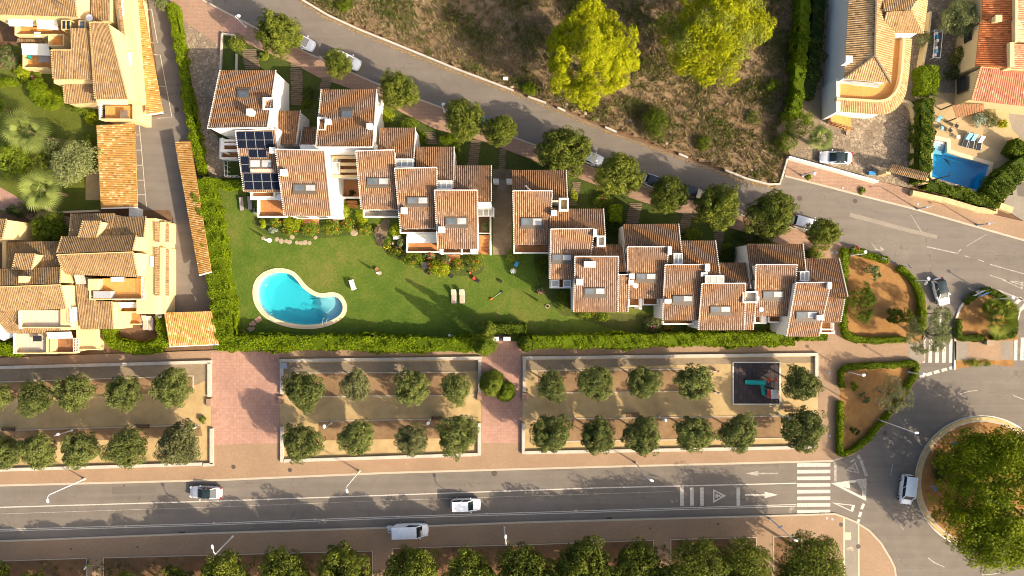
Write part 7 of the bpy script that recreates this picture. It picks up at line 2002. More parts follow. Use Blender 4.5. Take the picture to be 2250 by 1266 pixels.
# blue recycling bin and electricity pillars
c = P(1062, 268); mb = MB(); mb.lathe((c.x, c.y, 0.1), [(0.62, 0), (0.72, 0.5), (0.7, 1.0), (0.5, 1.4), (0.2, 1.6), (0.1, 1.62)], 18); t = thing('recycling_bin', 'bright blue dome-shaped bin between two street trees', 'bin', (c.x, c.y, 0.1)); mb.build('dome', 'sign_blue', t, True); mb = MB(); mb.box((c.x + 0.5, c.y + 0.25, 1.2), (0.2, 0.3, 0.16), 0.4); mb.build('slot', 'plastic_black', t)
c = P(2165, 752); mb = MB(); mb.box((c.x, c.y, 0.55), (0.9, 0.6, 0.9)); mb.box((c.x, c.y, 1.03), (1.0, 0.7, 0.07)); tag(mb.build('stone_pillar', 'stone'), 'small stone block in the gap of the traffic island hedge', 'block')
c = P(640, 800); mb = MB(); c = P(622, 803); mb.box((c.x + 0.3, c.y, 0.55), (1.0, 0.8, 0.1)); mb.box((c.x + 0.3, c.y + 0.3, 0.62), (0.6, 0.3, 0.05)); tag(mb.build('meter_cabinet', 'metal_grey'), 'grey meter cover on the corner of the middle low wall', 'cabinet')

# ------------------------------------------------------------------ park furniture
def bench(label, x, y, rz=0.0):
    c = P(x, y, 0.4); t = thing('park_bench', label, 'bench', (c.x, c.y, 0.12), rz, 'dark park benches')
    for k in range(4): m = MB(); m.box((0, -0.2 + 0.13 * k, 0.43), (2.0, 0.1, 0.05)); m.build('seat_slat', 'wood_dark', t, local=True)
    for k in range(3): m = MB(); m.box((0, 0.36 + 0.03 * k, 0.58 + 0.14 * k), (2.0, 0.05, 0.1)); m.build('back_slat', 'wood_dark', t, local=True)
    for s_ in (-0.85, 0.85): m = MB(); m.box((s_, -0.15, 0.2), (0.06, 0.06, 0.4)); m.bar((s_, 0.28, 0), (s_, 0.44, 0.95), 0.06, 0.06); m.bar((s_, -0.18, 0.40), (s_, 0.3, 0.40), 0.06, 0.05); m.build('leg', 'metal_dark', t, local=True)
for lab, x, y in (('dark bench in the left park bed near the pale tree', 315, 937), ('dark bench at the far left of the left park bed', 20, 943), ('dark bench beside the first upper tree of the middle bed', 673, 877), ('dark bench near the right end of the middle bed', 963, 919), ('dark bench between lower trees of the playground bed', 1390, 912), ('dark bench below the playground mat', 1738, 901)):
    bench(lab, x, y)
# playground
MATQ = (1612, 798, 1713, 887)
pg = struct('playground_mat', [(1610, 796), (1715, 796), (1715, 889), (1610, 889)], 0.14, 'rubber', 0.1)
tile = MB(); tile.box((0, 0, 0.02), (0.62, 0.62, 0.04)); tm = [tile.mesh('mat_tile', 'rubber'), tile.mesh('mat_tile', 'rubber_red')]
a, b = P(1613, 799.5, 0.15), P(1712, 886, 0.15)
for i in range(10):
    for j in range(9):
        o = bpy.data.objects.new('mat_tile', tm[(i * 7 + j * 5) % 3 == 0]); COL.objects.link(o); o.parent = pg
        o.location = Vector((a.x + (b.x - a.x) * (i + 0.5) / 10, a.y + (b.y - a.y) * (j + 0.5) / 9, 0.142)) - Vector(pg.location)
for l in ([(1610, 796.5), (1715, 796.5)], [(1610, 888.5), (1715, 888.5)], [(1611, 798), (1611, 887)], [(1714, 798), (1714, 887)]): part_band(pg, 'border', l, 0.18, 0.1, 0.24, 'kerb_white')
c = P(1690, 845, 1.2); t = thing('playground_slide', 'play tower with teal slide and red panels on the dark mat', 'playground slide', (c.x, c.y, 0.18))
U = 1 / S
m = MB()
vs, fs = [], []
sl = [(-0.55, 1.25), (-1.2, 1.05), (-2.0, 0.65), (-2.8, 0.28), (-3.2, 0.22)]
for x, z in sl:
    for y, dz in ((-0.34, 0.2), (-0.30, 0.0), (0.30, 0.0), (0.34, 0.2)): vs.append((x, y + 0.25, z + dz))
for i in range(4):
    for j in range(3): q = i * 4 + j; fs.append((q, q + 1, q + 5, q + 4)); 
m.add(vs, fs); m.build('slide', 'plastic_teal', t, local=True)
m = MB(); m.bar((-0.75, 0.0, 0.2), (-0.75, -1.5, 0.9), 0.5, 0.06); m.build('side_ramp', 'plastic_teal', t, local=True)
m = MB(); m.box((0.1, -0.1, 1.15), (1.2, 1.2, 0.08)); m.build('platform', 'metal_dark', t, local=True)
m = MB()
for x, y in ((-0.45, -0.65), (0.65, -0.65), (-0.45, 0.5), (0.65, 0.5), (0.65, -1.7), (-0.45, -1.7)): m.box((x, y, 1.05), (0.09, 0.09, 2.1))
m.build('posts', 'metal_grey', t, local=True)
m = MB(); m.slab([(-0.15, -1.9, 2.1), (0.75, -1.9, 2.1), (0.75, -0.6, 2.1), (-0.15, -0.6, 2.1)], 0.04); m.build('roof_panel', 'metal_grey', t, local=True)
m = MB(); m.slab([(0.75, -1.9, 2.1), (1.25, -1.9, 1.75), (1.1, -0.8, 1.8), (0.75, -0.6, 2.1)], 0.04); m.build('roof_panel', 'wall_cream', t, local=True)
m = MB(); m.slab([(-0.5, -1.7, 1.7), (-0.15, -1.9, 2.1), (-0.15, -0.6, 2.1), (-0.5, -0.5, 1.7)], 0.04); m.build('roof_panel', 'plastic_red', t, local=True)
for x0, x1 in ((-0.5, 0.25), (0.45, 0.95)): m = MB(); m.slab([(x0, 1.25, 2.2), (x0 + 0.2, 1.25, 2.2), (x1, 0.45, 1.4), (x0, 0.45, 1.4)], 0.05); m.build('red_panel', 'plastic_red', t, local=True)
for lab, x, y in (('small pale spring rider left of the playground mat, upper one', 1573, 816), ('small pale spring rider left of the playground mat, lower one', 1573, 863)):
    c = P(x, y, 0.4); t = thing('spring_rider', lab, 'spring rider', (c.x, c.y, 0.12))
    m = MB(); m.lathe((0, 0, 0), [(0.16, 0), (0.16, 0.1), (0.1, 0.12), (0.1, 0.35)], 10); m.build('spring', 'metal_dark', t, local=True)
    m = MB(); m.box((0, 0, 0.5), (1.0, 0.2, 0.3)); m.box((0.4, 0, 0.75), (0.25, 0.14, 0.3), 0.2); m.box((0.25, 0, 0.72), (0.06, 0.6, 0.06)); m.build('seat', 'cushion_beige', t, local=True)

# ------------------------------------------------------------------ lawn furniture
def lounger(label, x, y, rz, frame='plastic_white', cush='cushion_beige', back=0.5, towel=None, L=1.95, z=0.0):
    """head towards local +y"""
    c = P(x, y, 0.3 + z); t = thing('sun_lounger', label, 'sun lounger', (c.x, c.y, z), R(rz), 'sun loungers')
    w = 0.66
    m = MB()
    for s_ in (-w / 2, w / 2): m.box((s_, -0.1, 0.28), (0.07, L * 0.9, 0.07))
    m.box((0, -L / 2 + 0.05, 0.28), (w + 0.06, 0.09, 0.07)); m.build('frame', frame, t, local=True)
    for sx in (-1, 1):
        for y_ in (-0.75, 0.45): m = MB(); m.box((sx * w * 0.48, y_, 0.13), (0.07, 0.07, 0.26)); m.build('leg', frame, t, local=True)
    m = MB(); m.box((0, -0.33, 0.34), (w * 0.86, L * 0.66, 0.07)); m.build('seat_pad', cush, t, local=True)
    m = MB(); m.slab([(-w * 0.43, 0.32, 0.36), (w * 0.43, 0.32, 0.36), (w * 0.43, 0.93, 0.36 + back), (-w * 0.43, 0.93, 0.36 + back)], 0.07); m.build('back_pad', cush, t, local=True)
    m = MB()
    for sx in (-1, 1): m.bar((sx * w / 2, 0.3, 0.34), (sx * w / 2, 0.96, 0.36 + back), 0.07, 0.07)
    m.bar((-w / 2, 0.98, 0.36 + back), (w / 2, 0.98, 0.36 + back), 0.1, 0.08); m.build('back_frame', frame, t, local=True)
    if towel: m = MB(); m.slab([(-w * 0.46, 0.1, 0.42), (w * 0.4, 0.16, 0.42), (w * 0.46, 0.98, 0.46 + back), (-w * 0.4, 0.96, 0.46 + back)], 0.03); m.build('towel', towel, t, local=True)
lounger('white lounger with beige cushion on the lawn, left one', 997, 652, 0); lounger('white lounger with beige cushion and red item, right one', 1015, 652, 0)
lounger('grey lounger on the lawn by the solar house, left one', 531, 448, 4, 'metal_dark', 'lounger_grey', 0.05); lounger('grey lounger on the lawn by the solar house, shaded right one', 549, 446, 4, 'metal_dark', 'lounger_grey', 0.05)
lounger('cream lounger in the small hedged garden, left one', 319, 709, 0, 'metal_white', 'cushion', 0.3, L=2.1); lounger('cream lounger in the small hedged garden, right one', 331, 710, 0, 'metal_white', 'cushion', 0.3, L=2.1)
lounger('dark lounger with white and blue towel by the villa pool, left one', 2123, 309, -18, 'metal_white', 'plastic_black', 0.5, 'towel_blue'); lounger('dark lounger with blue towel by the villa pool, middle one', 2136, 312, -10, 'metal_white', 'plastic_black', 0.5, 'towel_blue'); lounger('dark lounger with pale towel by the villa pool, right one', 2152, 316, -10, 'metal_white', 'plastic_black', 0.5, 'cloth_white')
t = thing('garden_bench', 'small white bench standing alone on the lawn', 'bench', tuple(P(777, 626)), R(18))
for k in range(4): m = MB(); m.box((-0.15 + 0.14 * k - 0.05, 0, 0.42), (0.1, 1.5, 0.04)); m.build('seat_slat', 'plastic_white', t, local=True)
m = MB(); m.box((-0.3, 0, 0.62), (0.05, 1.5, 0.35)); m.build('backrest', 'plastic_white', t, local=True)
for y_ in (-0.65, 0.65):
    m = MB(); m.box((0.25, y_, 0.2), (0.06, 0.06, 0.4)); m.box((-0.28, y_, 0.3), (0.06, 0.06, 0.6)); m.box((0, y_, 0.6), (0.6, 0.06, 0.05)); m.build('leg', 'plastic_white', t, local=True)
def folded_parasol(label, x, y, h, col, base='stone'):
    c = P(x, y, 0.2); t = thing('folded_parasol', label, 'parasol', (c.x, c.y, 0))
    m = MB(); m.lathe((0, 0, 0), [(0.34, 0), (0.34, 0.08), (0.08, 0.14), (0.05, 0.3)], 14); m.build('base', base, t, local=True)
    m = MB(); m.tube([(0, 0, 0.1), (0, 0, h)], 0.025, 7); m.build('pole', 'metal_white', t, local=True)
    m = MB(); m.lathe((0, 0, 0), [(0.05, h * 0.38), (0.19, h * 0.42), (0.16, h * 0.7), (0.07, h * 0.95), (0.02, h * 1.02)], 10); m.v = [(x_ * (1 + 0.2 * math.sin(9 * math.atan2(y_, x_))), y_, z_) for x_, y_, z_ in m.v]; m.build('canopy', col, t, True, True)
folded_parasol('folded white parasol with a pot beside it on the lawn', 833, 600, 2.2, 'cloth_white'); folded_parasol('folded dark parasol on a stone base near the corner house', 1203, 673, 2.5, 'plastic_black'); folded_parasol('folded pale blue parasol beside the stepping stones', 591, 528, 2.2, 'cloth_white', 'cloth_white')
c = P(829, 592, 0.2); mb = MB(); mb.lathe((c.x, c.y, 0), [(0.18, 0), (0.26, 0.3), (0.3, 0.4), (0.22, 0.36)], 12); tag(mb.build('plant_pot', 'wood_brown'), 'brown pot beside the folded white parasol', 'pot')
for lab, x, y, r, m_ in (('black pot at the lawn edge below the yellow bush', 992, 607, 0.26, 'plastic_black'), ('black pot at the lawn edge below the green box', 942, 600, 0.26, 'plastic_black'), ('black lamp base standing on the lawn near the alley', 1100, 618, 0.22, 'plastic_black'), ('orange ball-like pot beside the orange-flowered bush', 1033, 600, 0.14, 'flower_orange')):
    c = P(x, y, 0.2); mb = MB(); mb.lathe((c.x, c.y, 0), [(r * 0.8, 0), (r, 0.25), (r * 1.05, 0.36), (r * 0.8, 0.33)], 14)
    if 'lamp' in lab: mb.tube([(c.x, c.y, 0.3), (c.x, c.y, 1.7)], 0.025, 6)
    tag(mb.build('plant_pot', m_), lab, 'pot')
c = P(933, 583, 0.4); mb = MB(); mb.box((c.x, c.y, 0.35), (0.9, 0.9, 0.7)); mb.box((c.x, c.y, 0.73), (0.96, 0.96, 0.06)); tag(mb.build('storage_box', 'leaf_dark' if False else 'metal_dark'), 'dark green storage box between the flower bushes', 'box')
c = P(872, 522, 0.4); mb = MB(); mb.box((c.x, c.y, 0.3), (0.95, 0.5, 0.6)); mb.box((c.x, c.y, 0.63), (1.0, 0.56, 0.06)); tag(mb.build('storage_box', 'plastic_white'), 'pale box below the yellow green palm-like bush', 'box')
t = thing('lawn_mower', 'red and black lawn mower on the lawn', 'lawn mower', tuple(P(1042, 612)), R(-32)); m = MB(); m.box((0, 0, 0.22), (0.6, 0.48, 0.2)); m.box((0, 0, 0.38), (0.36, 0.34, 0.16)); m.build('deck', 'plastic_red', t, local=True); m = MB(); m.box((0.62, 0, 0.3), (0.5, 0.45, 0.3)); m.build('grass_bag', 'plastic_black', t, local=True)
for sy in (-0.2, 0.2): m = MB(); m.bar((0.2, sy, 0.3), (1.0, sy, 0.95), 0.04, 0.04); m.build('handle', 'metal_dark', t, local=True)
for sx in (-0.28, 0.28):
    for sy in (-0.27, 0.27): m = MB(); m.tube([(sx, sy - 0.03, 0.12), (sx, sy + 0.03, 0.12)], 0.12, 10); m.build('wheel', 'tyre', t, local=True)
t = thing('grass_trimmer', 'long-handled grass trimmer lying on the lawn', 'grass trimmer', tuple(P(1090, 650)), R(35)); m = MB(); m.tube([(-0.6, 0, 0.08), (1.0, 0, 0.1)], 0.03, 6); m.build('shaft', 'metal_grey', t, local=True); m = MB(); m.box((-0.8, 0, 0.12), (0.4, 0.22, 0.2)); m.build('motor', 'flower_orange', t, local=True); m = MB(); m.lathe((1.05, 0, 0.05), [(0.16, 0), (0.14, 0.08), (0.04, 0.1)], 10); m.build('guard', 'plastic_black', t, local=True)
t = thing('garden_table', 'white petal-shaped plastic table on the shaded lawn', 'table', tuple(P(1128, 596))); m = MB(); m.lathe((0, 0, 0.66), [(0.15, 0), (0.15, 0.05)], 10)
for k in range(8): a = k * math.pi / 4; m.box((0.26 * math.cos(a), 0.26 * math.sin(a), 0.70), (0.34, 0.11, 0.04), a)
m.build('top', 'plastic_white', t, local=True); m = MB(); m.tube([(0, 0, 0), (0, 0, 0.68)], 0.05, 8); m.build('leg', 'plastic_white', t, local=True)
def chair(label, x, y, rz, mat, z=0.0, cat='chair'):
    c = P(x, y, 0.4 + z); t = thing('garden_chair', label, cat, (c.x, c.y, z), R(rz))
    m = MB(); m.box((0, 0, 0.42), (0.5, 0.5, 0.05)); m.build('seat', mat, t, local=True); m = MB(); m.slab([(-0.25, 0.25, 0.45), (0.25, 0.25, 0.45), (0.25, 0.45, 0.95), (-0.25, 0.45, 0.95)], 0.05); m.build('backrest', mat, t, local=True)
    for sx in (-0.22, 0.22):
        for sy in (-0.22, 0.22): m = MB(); m.box((sx, sy, 0.2), (0.04, 0.04, 0.4)); m.build('leg', 'metal_grey', t, local=True)
chair('blue folding chair on the shaded lawn', 1134, 582, -25, 'plastic_blue')
chair('pale blue chair on the villa patio beside the hedge', 2062, 264, -20, 'towel_blue'); chair('blue padded chair on the villa patio', 2070, 281, 90, 'towel_blue'); chair('dark chair on the villa patio, left one', 2088, 287, 40, 'plastic_black'); chair('dark chair on the villa patio, right one', 2102, 277, 60, 'plastic_black')
chair('teal chair on the yellow block terrace', 65, 126, 180, 'plastic_teal', 2.2)
def table(label, x, y, w, d, z, mat, h=0.72):
    c = P(x, y, z + h); t = thing('patio_table', label, 'table', (c.x, c.y, z)); m = MB(); m.box((0, 0, h), (w, d, 0.05)); m.build('top', mat, t, local=True)
    for sx in (-1, 1):
        for sy in (-1, 1): m = MB(); m.box((sx * (w / 2 - 0.1), sy * (d / 2 - 0.1), h / 2 - 0.015), (0.06, 0.06, h - 0.03)); m.build('leg', 'metal_grey', t, local=True)
table('white table on the upper orange terrace of the yellow block', 82, 76, 0.9, 0.7, 4.23, 'plastic_white'); table('grey table under the lower awning of the yellow block', 97, 130, 1.6, 0.9, 2.23, 'lounger_grey'); table('grey garden table on the balcony below the yellow block roof', 272, 251, 1.1, 1.1, 3.03, 'wood_sleeper'); table('white table on the orange roof terrace', 258, 614, 1.8, 0.6, 5.03, 'plastic_white'); table('black table on the grey lower terrace', 82, 744, 1.2, 0.8, 2.43, 'plastic_black'); table('small round-looking table on the villa patio', 2106, 301, 0.5, 0.5, 0.04, 'plastic_white', 0.5)
for lab, x, y, z in (('cream cushioned sofa at the right end of the grey roof terrace', 158, 690, 5.03),):
    c = P(x, y, z + 0.4); t = thing('sofa', lab, 'sofa', (c.x, c.y, z)); m = MB(); m.box((0, 0, 0.25), (0.7, 1.9, 0.35)); m.build('seat', 'cloth_white', t, local=True); m = MB(); m.box((0.42, 0, 0.4), (0.16, 1.9, 0.7)); m.build('backrest', 'cloth_white', t, local=True)
# open parasol at the left edge
c = P(6, 722, 2.4); t = thing('parasol', 'large white octagonal parasol at the left picture edge', 'parasol', (c.x, c.y, 0)); m = MB(); n = 8
m.add([(0, 0, 2.7)] + [(1.75 * math.cos(2 * math.pi * i / n), 1.75 * math.sin(2 * math.pi * i / n), 2.2) for i in range(n)], [(0, 1 + i, 1 + (i + 1) % n) for i in range(n)]); m.build('canopy', 'cloth_white', t, local=True); m = MB(); m.tube([(0, 0, 0), (0, 0, 2.65)], 0.03, 7); m.build('pole', 'metal_grey', t, local=True)
m = MB()
for i in range(n): a = 2 * math.pi * i / n; m.bar((0, 0, 2.6), (1.7 * math.cos(a), 1.7 * math.sin(a), 2.17), 0.03, 0.03)
m.build('ribs', 'metal_grey', t, local=True)
c = P(350, 692, 1.2); mb = MB(); mb.tube([(c.x, c.y, 0), (c.x, c.y, 1.1)], 0.04, 7); mb.lathe((c.x, c.y, 1.2), [(0.05, -0.12), (0.3, -0.06), (0.5, 0.1), (0.46, 0.1)], 14); tag(mb.build('satellite_dish', 'plastic_white'), 'white satellite dish on a post in the small hedged garden', 'satellite dish')

# stepping stones
st = MB(); st.lathe((0, 0, 0), [(0.36, 0), (0.38, 0.05), (0.32, 0.08)], 9); stm = st.mesh('stepping_stone', 'stone')
for i, (x, y) in enumerate(((578, 523), (608, 526), (618, 530), (629, 530), (636, 532), (652, 533), (661, 534), (670, 533), (680, 534), (642, 521), (693, 522))):
    c = P(x, y); o = link('stepping_stone', stm, None, (c.x, c.y, 0.0)); s_ = 0.85 + 0.3 * ((i * 7) % 5) / 5; o.scale = (s_, s_ * 0.9, 1); o.rotation_euler = (0, 0, i); tag(o, 'round pale stepping stone in the line below the flower beds', 'stepping stone', 'stepping stones on the lawn')
c = P(778, 511); o = link('stepping_stone', stm, None, (c.x, c.y, 0.0)); o.scale = (1.6, 1.5, 2); tag(o, 'large round brown stone slab below the green bushes', 'stepping stone')
rk = random.Random(8)
for k in range(12):
    x = 832 + k * 6.5 + rk.uniform(-2, 2); y = 520 + k * 3.6 + rk.uniform(-4, 4); c = P(x, y); o = link('border_stone', rock_me[k % 3], None, (c.x, c.y, 0.05)); s_ = rk.uniform(0.5, 0.9); o.scale = (s_, s_, s_); tag(o, 'pale border stone along the curved planted bed', 'stone', 'stones edging the curved bed')
part_sheet(LAWN, 'garden_path', [(822, 505), (846, 480), (858, 484), (852, 510), (838, 545), (826, 530)], 0.012, 'stone_alley')
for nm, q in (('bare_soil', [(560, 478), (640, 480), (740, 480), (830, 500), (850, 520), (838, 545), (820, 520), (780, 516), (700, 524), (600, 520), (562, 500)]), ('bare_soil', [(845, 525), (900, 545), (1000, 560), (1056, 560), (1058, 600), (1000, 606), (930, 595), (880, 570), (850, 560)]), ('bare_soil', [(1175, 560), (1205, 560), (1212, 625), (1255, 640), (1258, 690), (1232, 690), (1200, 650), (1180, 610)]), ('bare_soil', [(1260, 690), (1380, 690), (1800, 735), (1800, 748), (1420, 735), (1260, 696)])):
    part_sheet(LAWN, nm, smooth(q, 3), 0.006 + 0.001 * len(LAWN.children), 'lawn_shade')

# paths of wooden sleepers
plank = MB(); plank.box((0, 0, 0.05), (1.0, 0.24, 0.1)); plm = plank.mesh('plank', 'wood_sleeper')
rp = random.Random(3)
for lab, a, b, w, n in (('sleeper path left of the first terraced house garden', (548, 108), (556, 153), 2.2, 11), ('long sleeper path between the first two house gardens', (651, 140), (653, 232), 1.75, 20), ('narrow sleeper path in the second house garden', (718, 170), (709, 220), 1.5, 11), ('sleeper path behind the fourth house', (944, 290), (950, 318), 1.6, 7), ('sleeper path behind the fifth house', (1046, 308), (1039, 364), 1.5, 13), ('sleeper path leading to the stone alley', (1104, 328), (1103, 392), 1.0, 14), ('sleeper path beside the roof right of the alley', (1268, 400), (1258, 452), 1.2, 12), ('broad sleeper path behind the dish house', (1398, 446), (1388, 492), 1.9, 11), ('sleeper path behind the fifth-from-right house', (1512, 470), (1500, 512), 1.5, 10), ('sleeper path right of the square light well', (1582, 503), (1572, 560), 1.5, 13), ('sleeper path behind the next to last house', (1650, 505), (1640, 530), 1.4, 7)):
    A_, B_ = P(*a), P(*b); t = thing('sleeper_path', lab, 'path', ((A_.x + B_.x) / 2, (A_.y + B_.y) / 2, 0.04)); d = B_ - A_
    for k in range(n):
        o = bpy.data.objects.new('plank', plm); COL.objects.link(o); o.parent = t; p = A_ + d * ((k + 0.5) / n); o.location = (p.x - t.location.x + rp.uniform(-.08, .08), p.y - t.location.y, 0.0); o.rotation_euler = (0, 0, rp.uniform(-0.06, 0.06)); o.scale = (w * rp.uniform(0.9, 1.06), min(1.2, d.length / n / 0.24 * 0.72), 1)
for i, l in enumerate(([(487, 74), (483, 158)], [(487, 73), (515, 77)], [(519, 118), (518, 158)])): wall_thing('garden_wall', ['low grey wall along the cobbled drive garden', 'short low wall at the tip of the corner garden', 'thin low wall inside the corner garden'][i], [l], 0.22, 0.45, 'low_wall')
# garden gate
c = P(1100, 742); t = thing('garden_gate', 'dark garden gate between white posts in the bottom hedge', 'gate', (c.x, c.y, 0.0))
for x in (1088, 1114): q = P(x, 745, 2.0); m = MB(); m.box((q.x, q.y, 1.0), (0.9, 0.5, 2.0)); m.box((q.x, q.y, 2.04), (1.0, 0.6, 0.08)); m.build('gate_post', 'wall_white', t)
q = P(1101, 746, 1.2); m = MB()
for k in range(9): m.box((q.x - 0.8 + 0.2 * k, q.y, 0.8), (0.05, 0.05, 1.6))
m.box((q.x, q.y, 1.58), (1.8, 0.07, 0.07)); m.box((q.x, q.y, 0.2), (1.8, 0.07, 0.07)); m.build('gate_leaf', 'metal_dark', t)
part_sheet(LAWN, 'gate_path', [(1082, 728), (1120, 728), (1120, 752), (1082, 752)], 0.015, 'asphalt_patch')
for x, y, lab in ((500, 603, 'white garden spotlight on the left lawn hedge'), (824, 737, 'small white garden light below the lawn, left one'), (988, 737, 'small white garden light below the lawn, right one')):
    c = P(x, y, 0.6); mb = MB(); mb.tube([(c.x, c.y, 0), (c.x, c.y, 0.6)], 0.03, 6); mb.lathe((c.x, c.y, 0.6), [(0.1, 0), (0.2, 0.1), (0.2, 0.2), (0.06, 0.28)], 10); tag(mb.build('garden_light', 'plastic_white'), lab, 'garden light')
# alley gate posts
for x, lab in ((1090, 'white gate pier at the top of the stone alley, left one'), (1119, 'white gate pier at the top of the stone alley, right one')):
    c = P(x, 398, 1.6); mb = MB(); mb.box((c.x, c.y, 0.8), (0.75, 0.6, 1.6)); mb.box((c.x, c.y, 1.63), (0.82, 0.68, 0.06)); tag(mb.build('gate_pier', 'wall_white'), lab, 'gate pier')

# ------------------------------------------------------------------ villa walls and yard things
wall_thing('boundary_wall', 'white boundary wall along the villa pavement', [[(1734, 345), (1830, 371), (1930, 399)]], 0.3, 1.3, 'wall_villa')
wall_thing('boundary_wall', 'curved cream wall around the villa drive', [smooth([(1985, 222), (1999, 226), (2008, 238), (2011, 258), (2011, 320), (2009, 384)], 4, False)], 0.42, 1.0, 'wall_cream')
wall_thing('boundary_wall', 'yellow stone wall below the pool hedge', [[(2006, 424), (2080, 440), (2150, 461), (2192, 464)]], 0.75, 0.9, 'stone_wall')
wall_thing('boundary_wall', 'narrow cream wall between the two villas', [[(2046, 25), (2040, 80), (2027, 150), (2022, 200)]], 0.3, 1.5, 'wall_cream')
wall_thing('boundary_wall', 'low white wall along the curving drive hedge', [[(400, 150), (416, 230), (432, 310), (447, 390)]], 0.25, 0.6, 'wall_white')
wall_thing('boundary_wall', 'low brown wall bordering the left garden path', [smooth([(100, 455), (112, 464), (140, 466), (215, 463)], 3, False)], 0.3, 0.6, 'coping')
wall_thing('boundary_wall', 'short stone pier wall at the right of the pool hedge', [[(2198, 452), (2226, 462)]], 0.9, 0.8, 'stone_wall')
t = thing('gate_canopy', 'small tiled canopy over the villa drive gate', 'gate', tuple(P(1990, 388)))
q = [P(1956, 368, 2.9), P(2038, 388, 2.9), P(2035, 398, 2.5), P(1950, 377, 2.5)]; roof_part(t, q, 'roof_tan', 0.26)
q = [P(2038, 389, 2.88), P(1956, 369, 2.88), P(1960, 361, 2.5), P(2042, 381, 2.5)]; roof_part(t, q, 'roof_tan', 0.26)
for x, y in ((1952, 377), (2034, 397)): c = P(x, y, 2.3); m = MB(); m.box((c.x, c.y, 1.2), (0.7, 0.7, 2.4), -0.25); m.build('gate_post', 'wall_cream', t)
t = thing('pergola', 'small pergola with brown slatted roof beside the cream villa', 'pergola', tuple(P(2130, 245)))
q = [P(2092, 231, 2.6), P(2163, 228, 2.6), P(2162, 243, 2.3), P(2101, 260, 2.3)]
for k in range(12):
    f = k / 12; g = (k + 0.7) / 12; m = MB(); m.slab([q[0].lerp(q[1], f), q[0].lerp(q[1], g), q[3].lerp(q[2], g), q[3].lerp(q[2], f)], 0.08); m.build('slat', 'wood_brown', t)
for p in q: m = MB(); m.bar((p.x, p.y, 0), (p.x, p.y, p.z - 0.02), 0.14, 0.14); m.build('post', 'wood_dark', t)
t = thing('drying_rack', 'long clothes drying frame with laundry in the villa yard', 'drying rack', tuple(P(2060, 96)))
m = MB(); a, b = P(2054, 66, 1.6), P(2051, 127, 1.6); a2, b2 = P(2072, 66, 1.6), P(2066, 127, 1.6)
for u, v in ((a, b), (a2, b2), (a, a2), (b, b2)): m.bar(u, v, 0.06, 0.06)
for u in (a, b, a2, b2): m.bar(u, (u.x, u.y, 0), 0.06, 0.06)
m.build('frame', 'metal_white', t)
for k, mt in enumerate(('cloth_white', 'plastic_blue', 'cloth_cream', 'lounger_grey', 'cloth_white', 'towel_blue', 'cloth_white')):
    f, g = 0.06 + k * 0.13, 0.06 + k * 0.13 + 0.1; m = MB(); p, q_ = a.lerp(b, f).lerp(a2.lerp(b2, f), 0.3 + 0.1 * (k % 3)), a.lerp(b, g).lerp(a2.lerp(b2, g), 0.3 + 0.1 * (k % 3)); m.bar(p - Vector((0, 0, 0.3)), q_ - Vector((0, 0, 0.3)), 0.28, 0.6); m.build('laundry', mt, t)
c = P(2024, 250); 
c = P(1917, 380, 0.5); mb = MB(); mb.box((c.x, c.y, 0.3), (1.0, 0.5, 0.5)); tag(mb.build('storage_box', 'plastic_blue'), 'small blue crate by the villa boundary wall', 'crate')
c = P(1863, 294, 0.3); mb = MB(); mb.lathe((c.x, c.y, 0.05), [(0.2, 0), (0.3, 0.35), (0.34, 0.42), (0.24, 0.38)], 12); tag(mb.build('plant_pot', 'stone'), 'round pot at the foot of the villa stairs', 'pot')
c = P(300, 468, 1.0); mb = MB(); mb.box((P(293, 466, 1.6).x, P(293, 466, 1.6).y, 0.8), (1.1, 1.2, 1.6)); mb.box((P(293, 466, 1.6).x, P(293, 466, 1.6).y, 1.63), (1.2, 1.3, 0.06)); tag(mb.build('bin_store', 'metal_white'), 'pale metal bin shelter above the yellow block', 'shelter')

# ------------------------------------------------------------------ people
def cloth_mat(name, bands):
    """clothes and skin as bands of body height"""
    m, t, b = nodes(name)
    sx = t.nodes.new('ShaderNodeSeparateXYZ'); t.links.new(pos(t, True), sx.inputs[0])
    r = t.nodes.new('ShaderNodeValToRGB'); r.color_ramp.interpolation = 'CONSTANT'
    el = r.color_ramp.elements
    while len(el) < len(bands): el.new(0.5)
    for e, (z, c) in zip(el, bands): e.position = z / 2.0; e.color = (*c, 1)
    t.links.new(mathn(t, 'DIVIDE', sx.outputs[2], 2.0), r.inputs[0]); t.links.new(r.outputs[0], b.inputs['Base Color']); b.inputs['Roughness'].default_value = 0.8
    MAT[name] = m
cloth_mat('person_white', [(0.0, (0.05, 0.05, 0.05)), (0.08, (0.16, 0.42, 0.02)), (0.98, (0.62, 0.66, 0.75)), (1.42, (0.45, 0.26, 0.18)), (1.60, (0.03, 0.02, 0.015))])
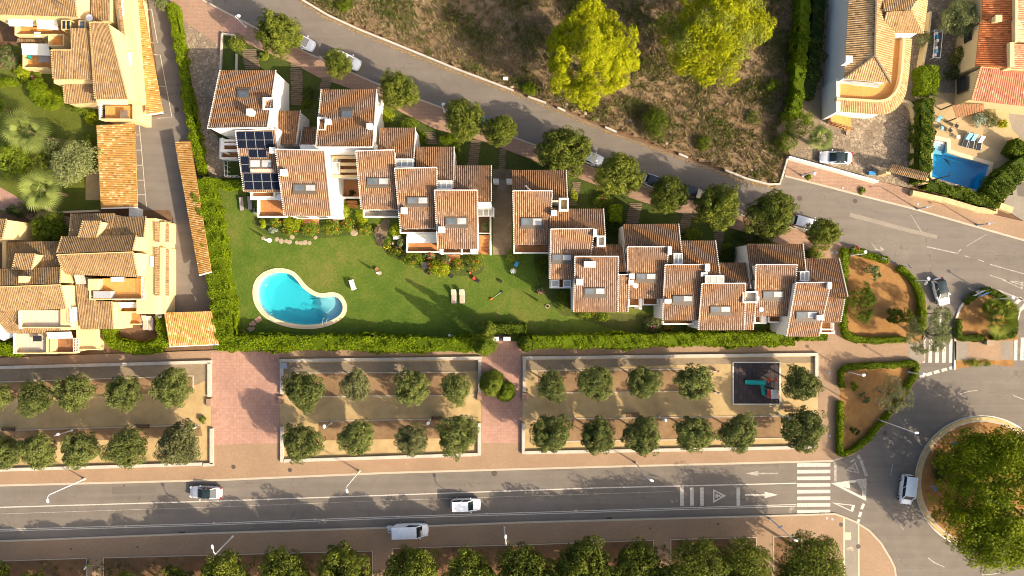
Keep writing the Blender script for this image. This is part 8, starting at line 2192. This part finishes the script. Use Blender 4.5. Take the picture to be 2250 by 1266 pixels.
cloth_mat('person_navy', [(0.0, (0.05, 0.05, 0.05)), (0.08, (0.42, 0.24, 0.17)), (0.55, (0.012, 0.03, 0.045)), (1.22, (0.42, 0.24, 0.17)), (1.36, (0.05, 0.03, 0.02))])
def person(label, px, py, rz, h, mat):
    c = P(px, py, 0.0); s_ = h / 1.72
    vs = [(0, 0, 0.95), (0, 0, 1.15), (0, 0, 1.38), (0, 0, 1.48), (0.02, 0, 1.56), (0.02, 0, 1.66),
          (0, 0.10, 0.88), (0.12, 0.10, 0.50), (0.02, 0.10, 0.09), (0.16, 0.10, 0.05), (0, -0.10, 0.88), (-0.02, -0.10, 0.48), (-0.20, -0.10, 0.10), (-0.06, -0.10, 0.05),
          (0, 0.19, 1.38), (-0.06, 0.25, 1.12), (0.10, 0.24, 0.90), (0.13, 0.24, 0.82), (0, -0.19, 1.38), (0.06, -0.25, 1.12), (0.24, -0.22, 0.95), (0.28, -0.21, 0.88)]
    ed = [(0, 1), (1, 2), (2, 3), (3, 4), (4, 5), (0, 6), (6, 7), (7, 8), (8, 9), (0, 10), (10, 11), (11, 12), (12, 13), (2, 14), (14, 15), (15, 16), (16, 17), (2, 18), (18, 19), (19, 20), (20, 21)]
    rad = [0.15, 0.14, 0.15, 0.06, 0.10, 0.085, 0.09, 0.065, 0.045, 0.04, 0.09, 0.065, 0.045, 0.04, 0.065, 0.045, 0.035, 0.035, 0.065, 0.045, 0.035, 0.035]
    me = bpy.data.meshes.new('person'); me.from_pydata([(x * s_, y * s_, z * s_) for x, y, z in vs], ed, []); me.materials.append(MAT[mat])
    o = link('person', me, None, (c.x, c.y, 0.13)); o.rotation_euler = (0, 0, R(rz))
    sk = o.modifiers.new('skin', 'SKIN'); sk.use_smooth_shade = True
    for i, v in enumerate(me.skin_vertices[0].data): v.radius = (rad[i] * s_, rad[i] * s_); v.use_root = (i == 0)
    sb = o.modifiers.new('sub', 'SUBSURF'); sb.levels = 1; sb.render_levels = 1
    return tag(o, label, 'person')
person('person in white top and bright green trousers walking on the lower path', 199, 1240, 150, 1.72, 'person_white')
person('person in dark navy clothes beside the white-topped walker', 202, 1231, 150, 1.5, 'person_navy')
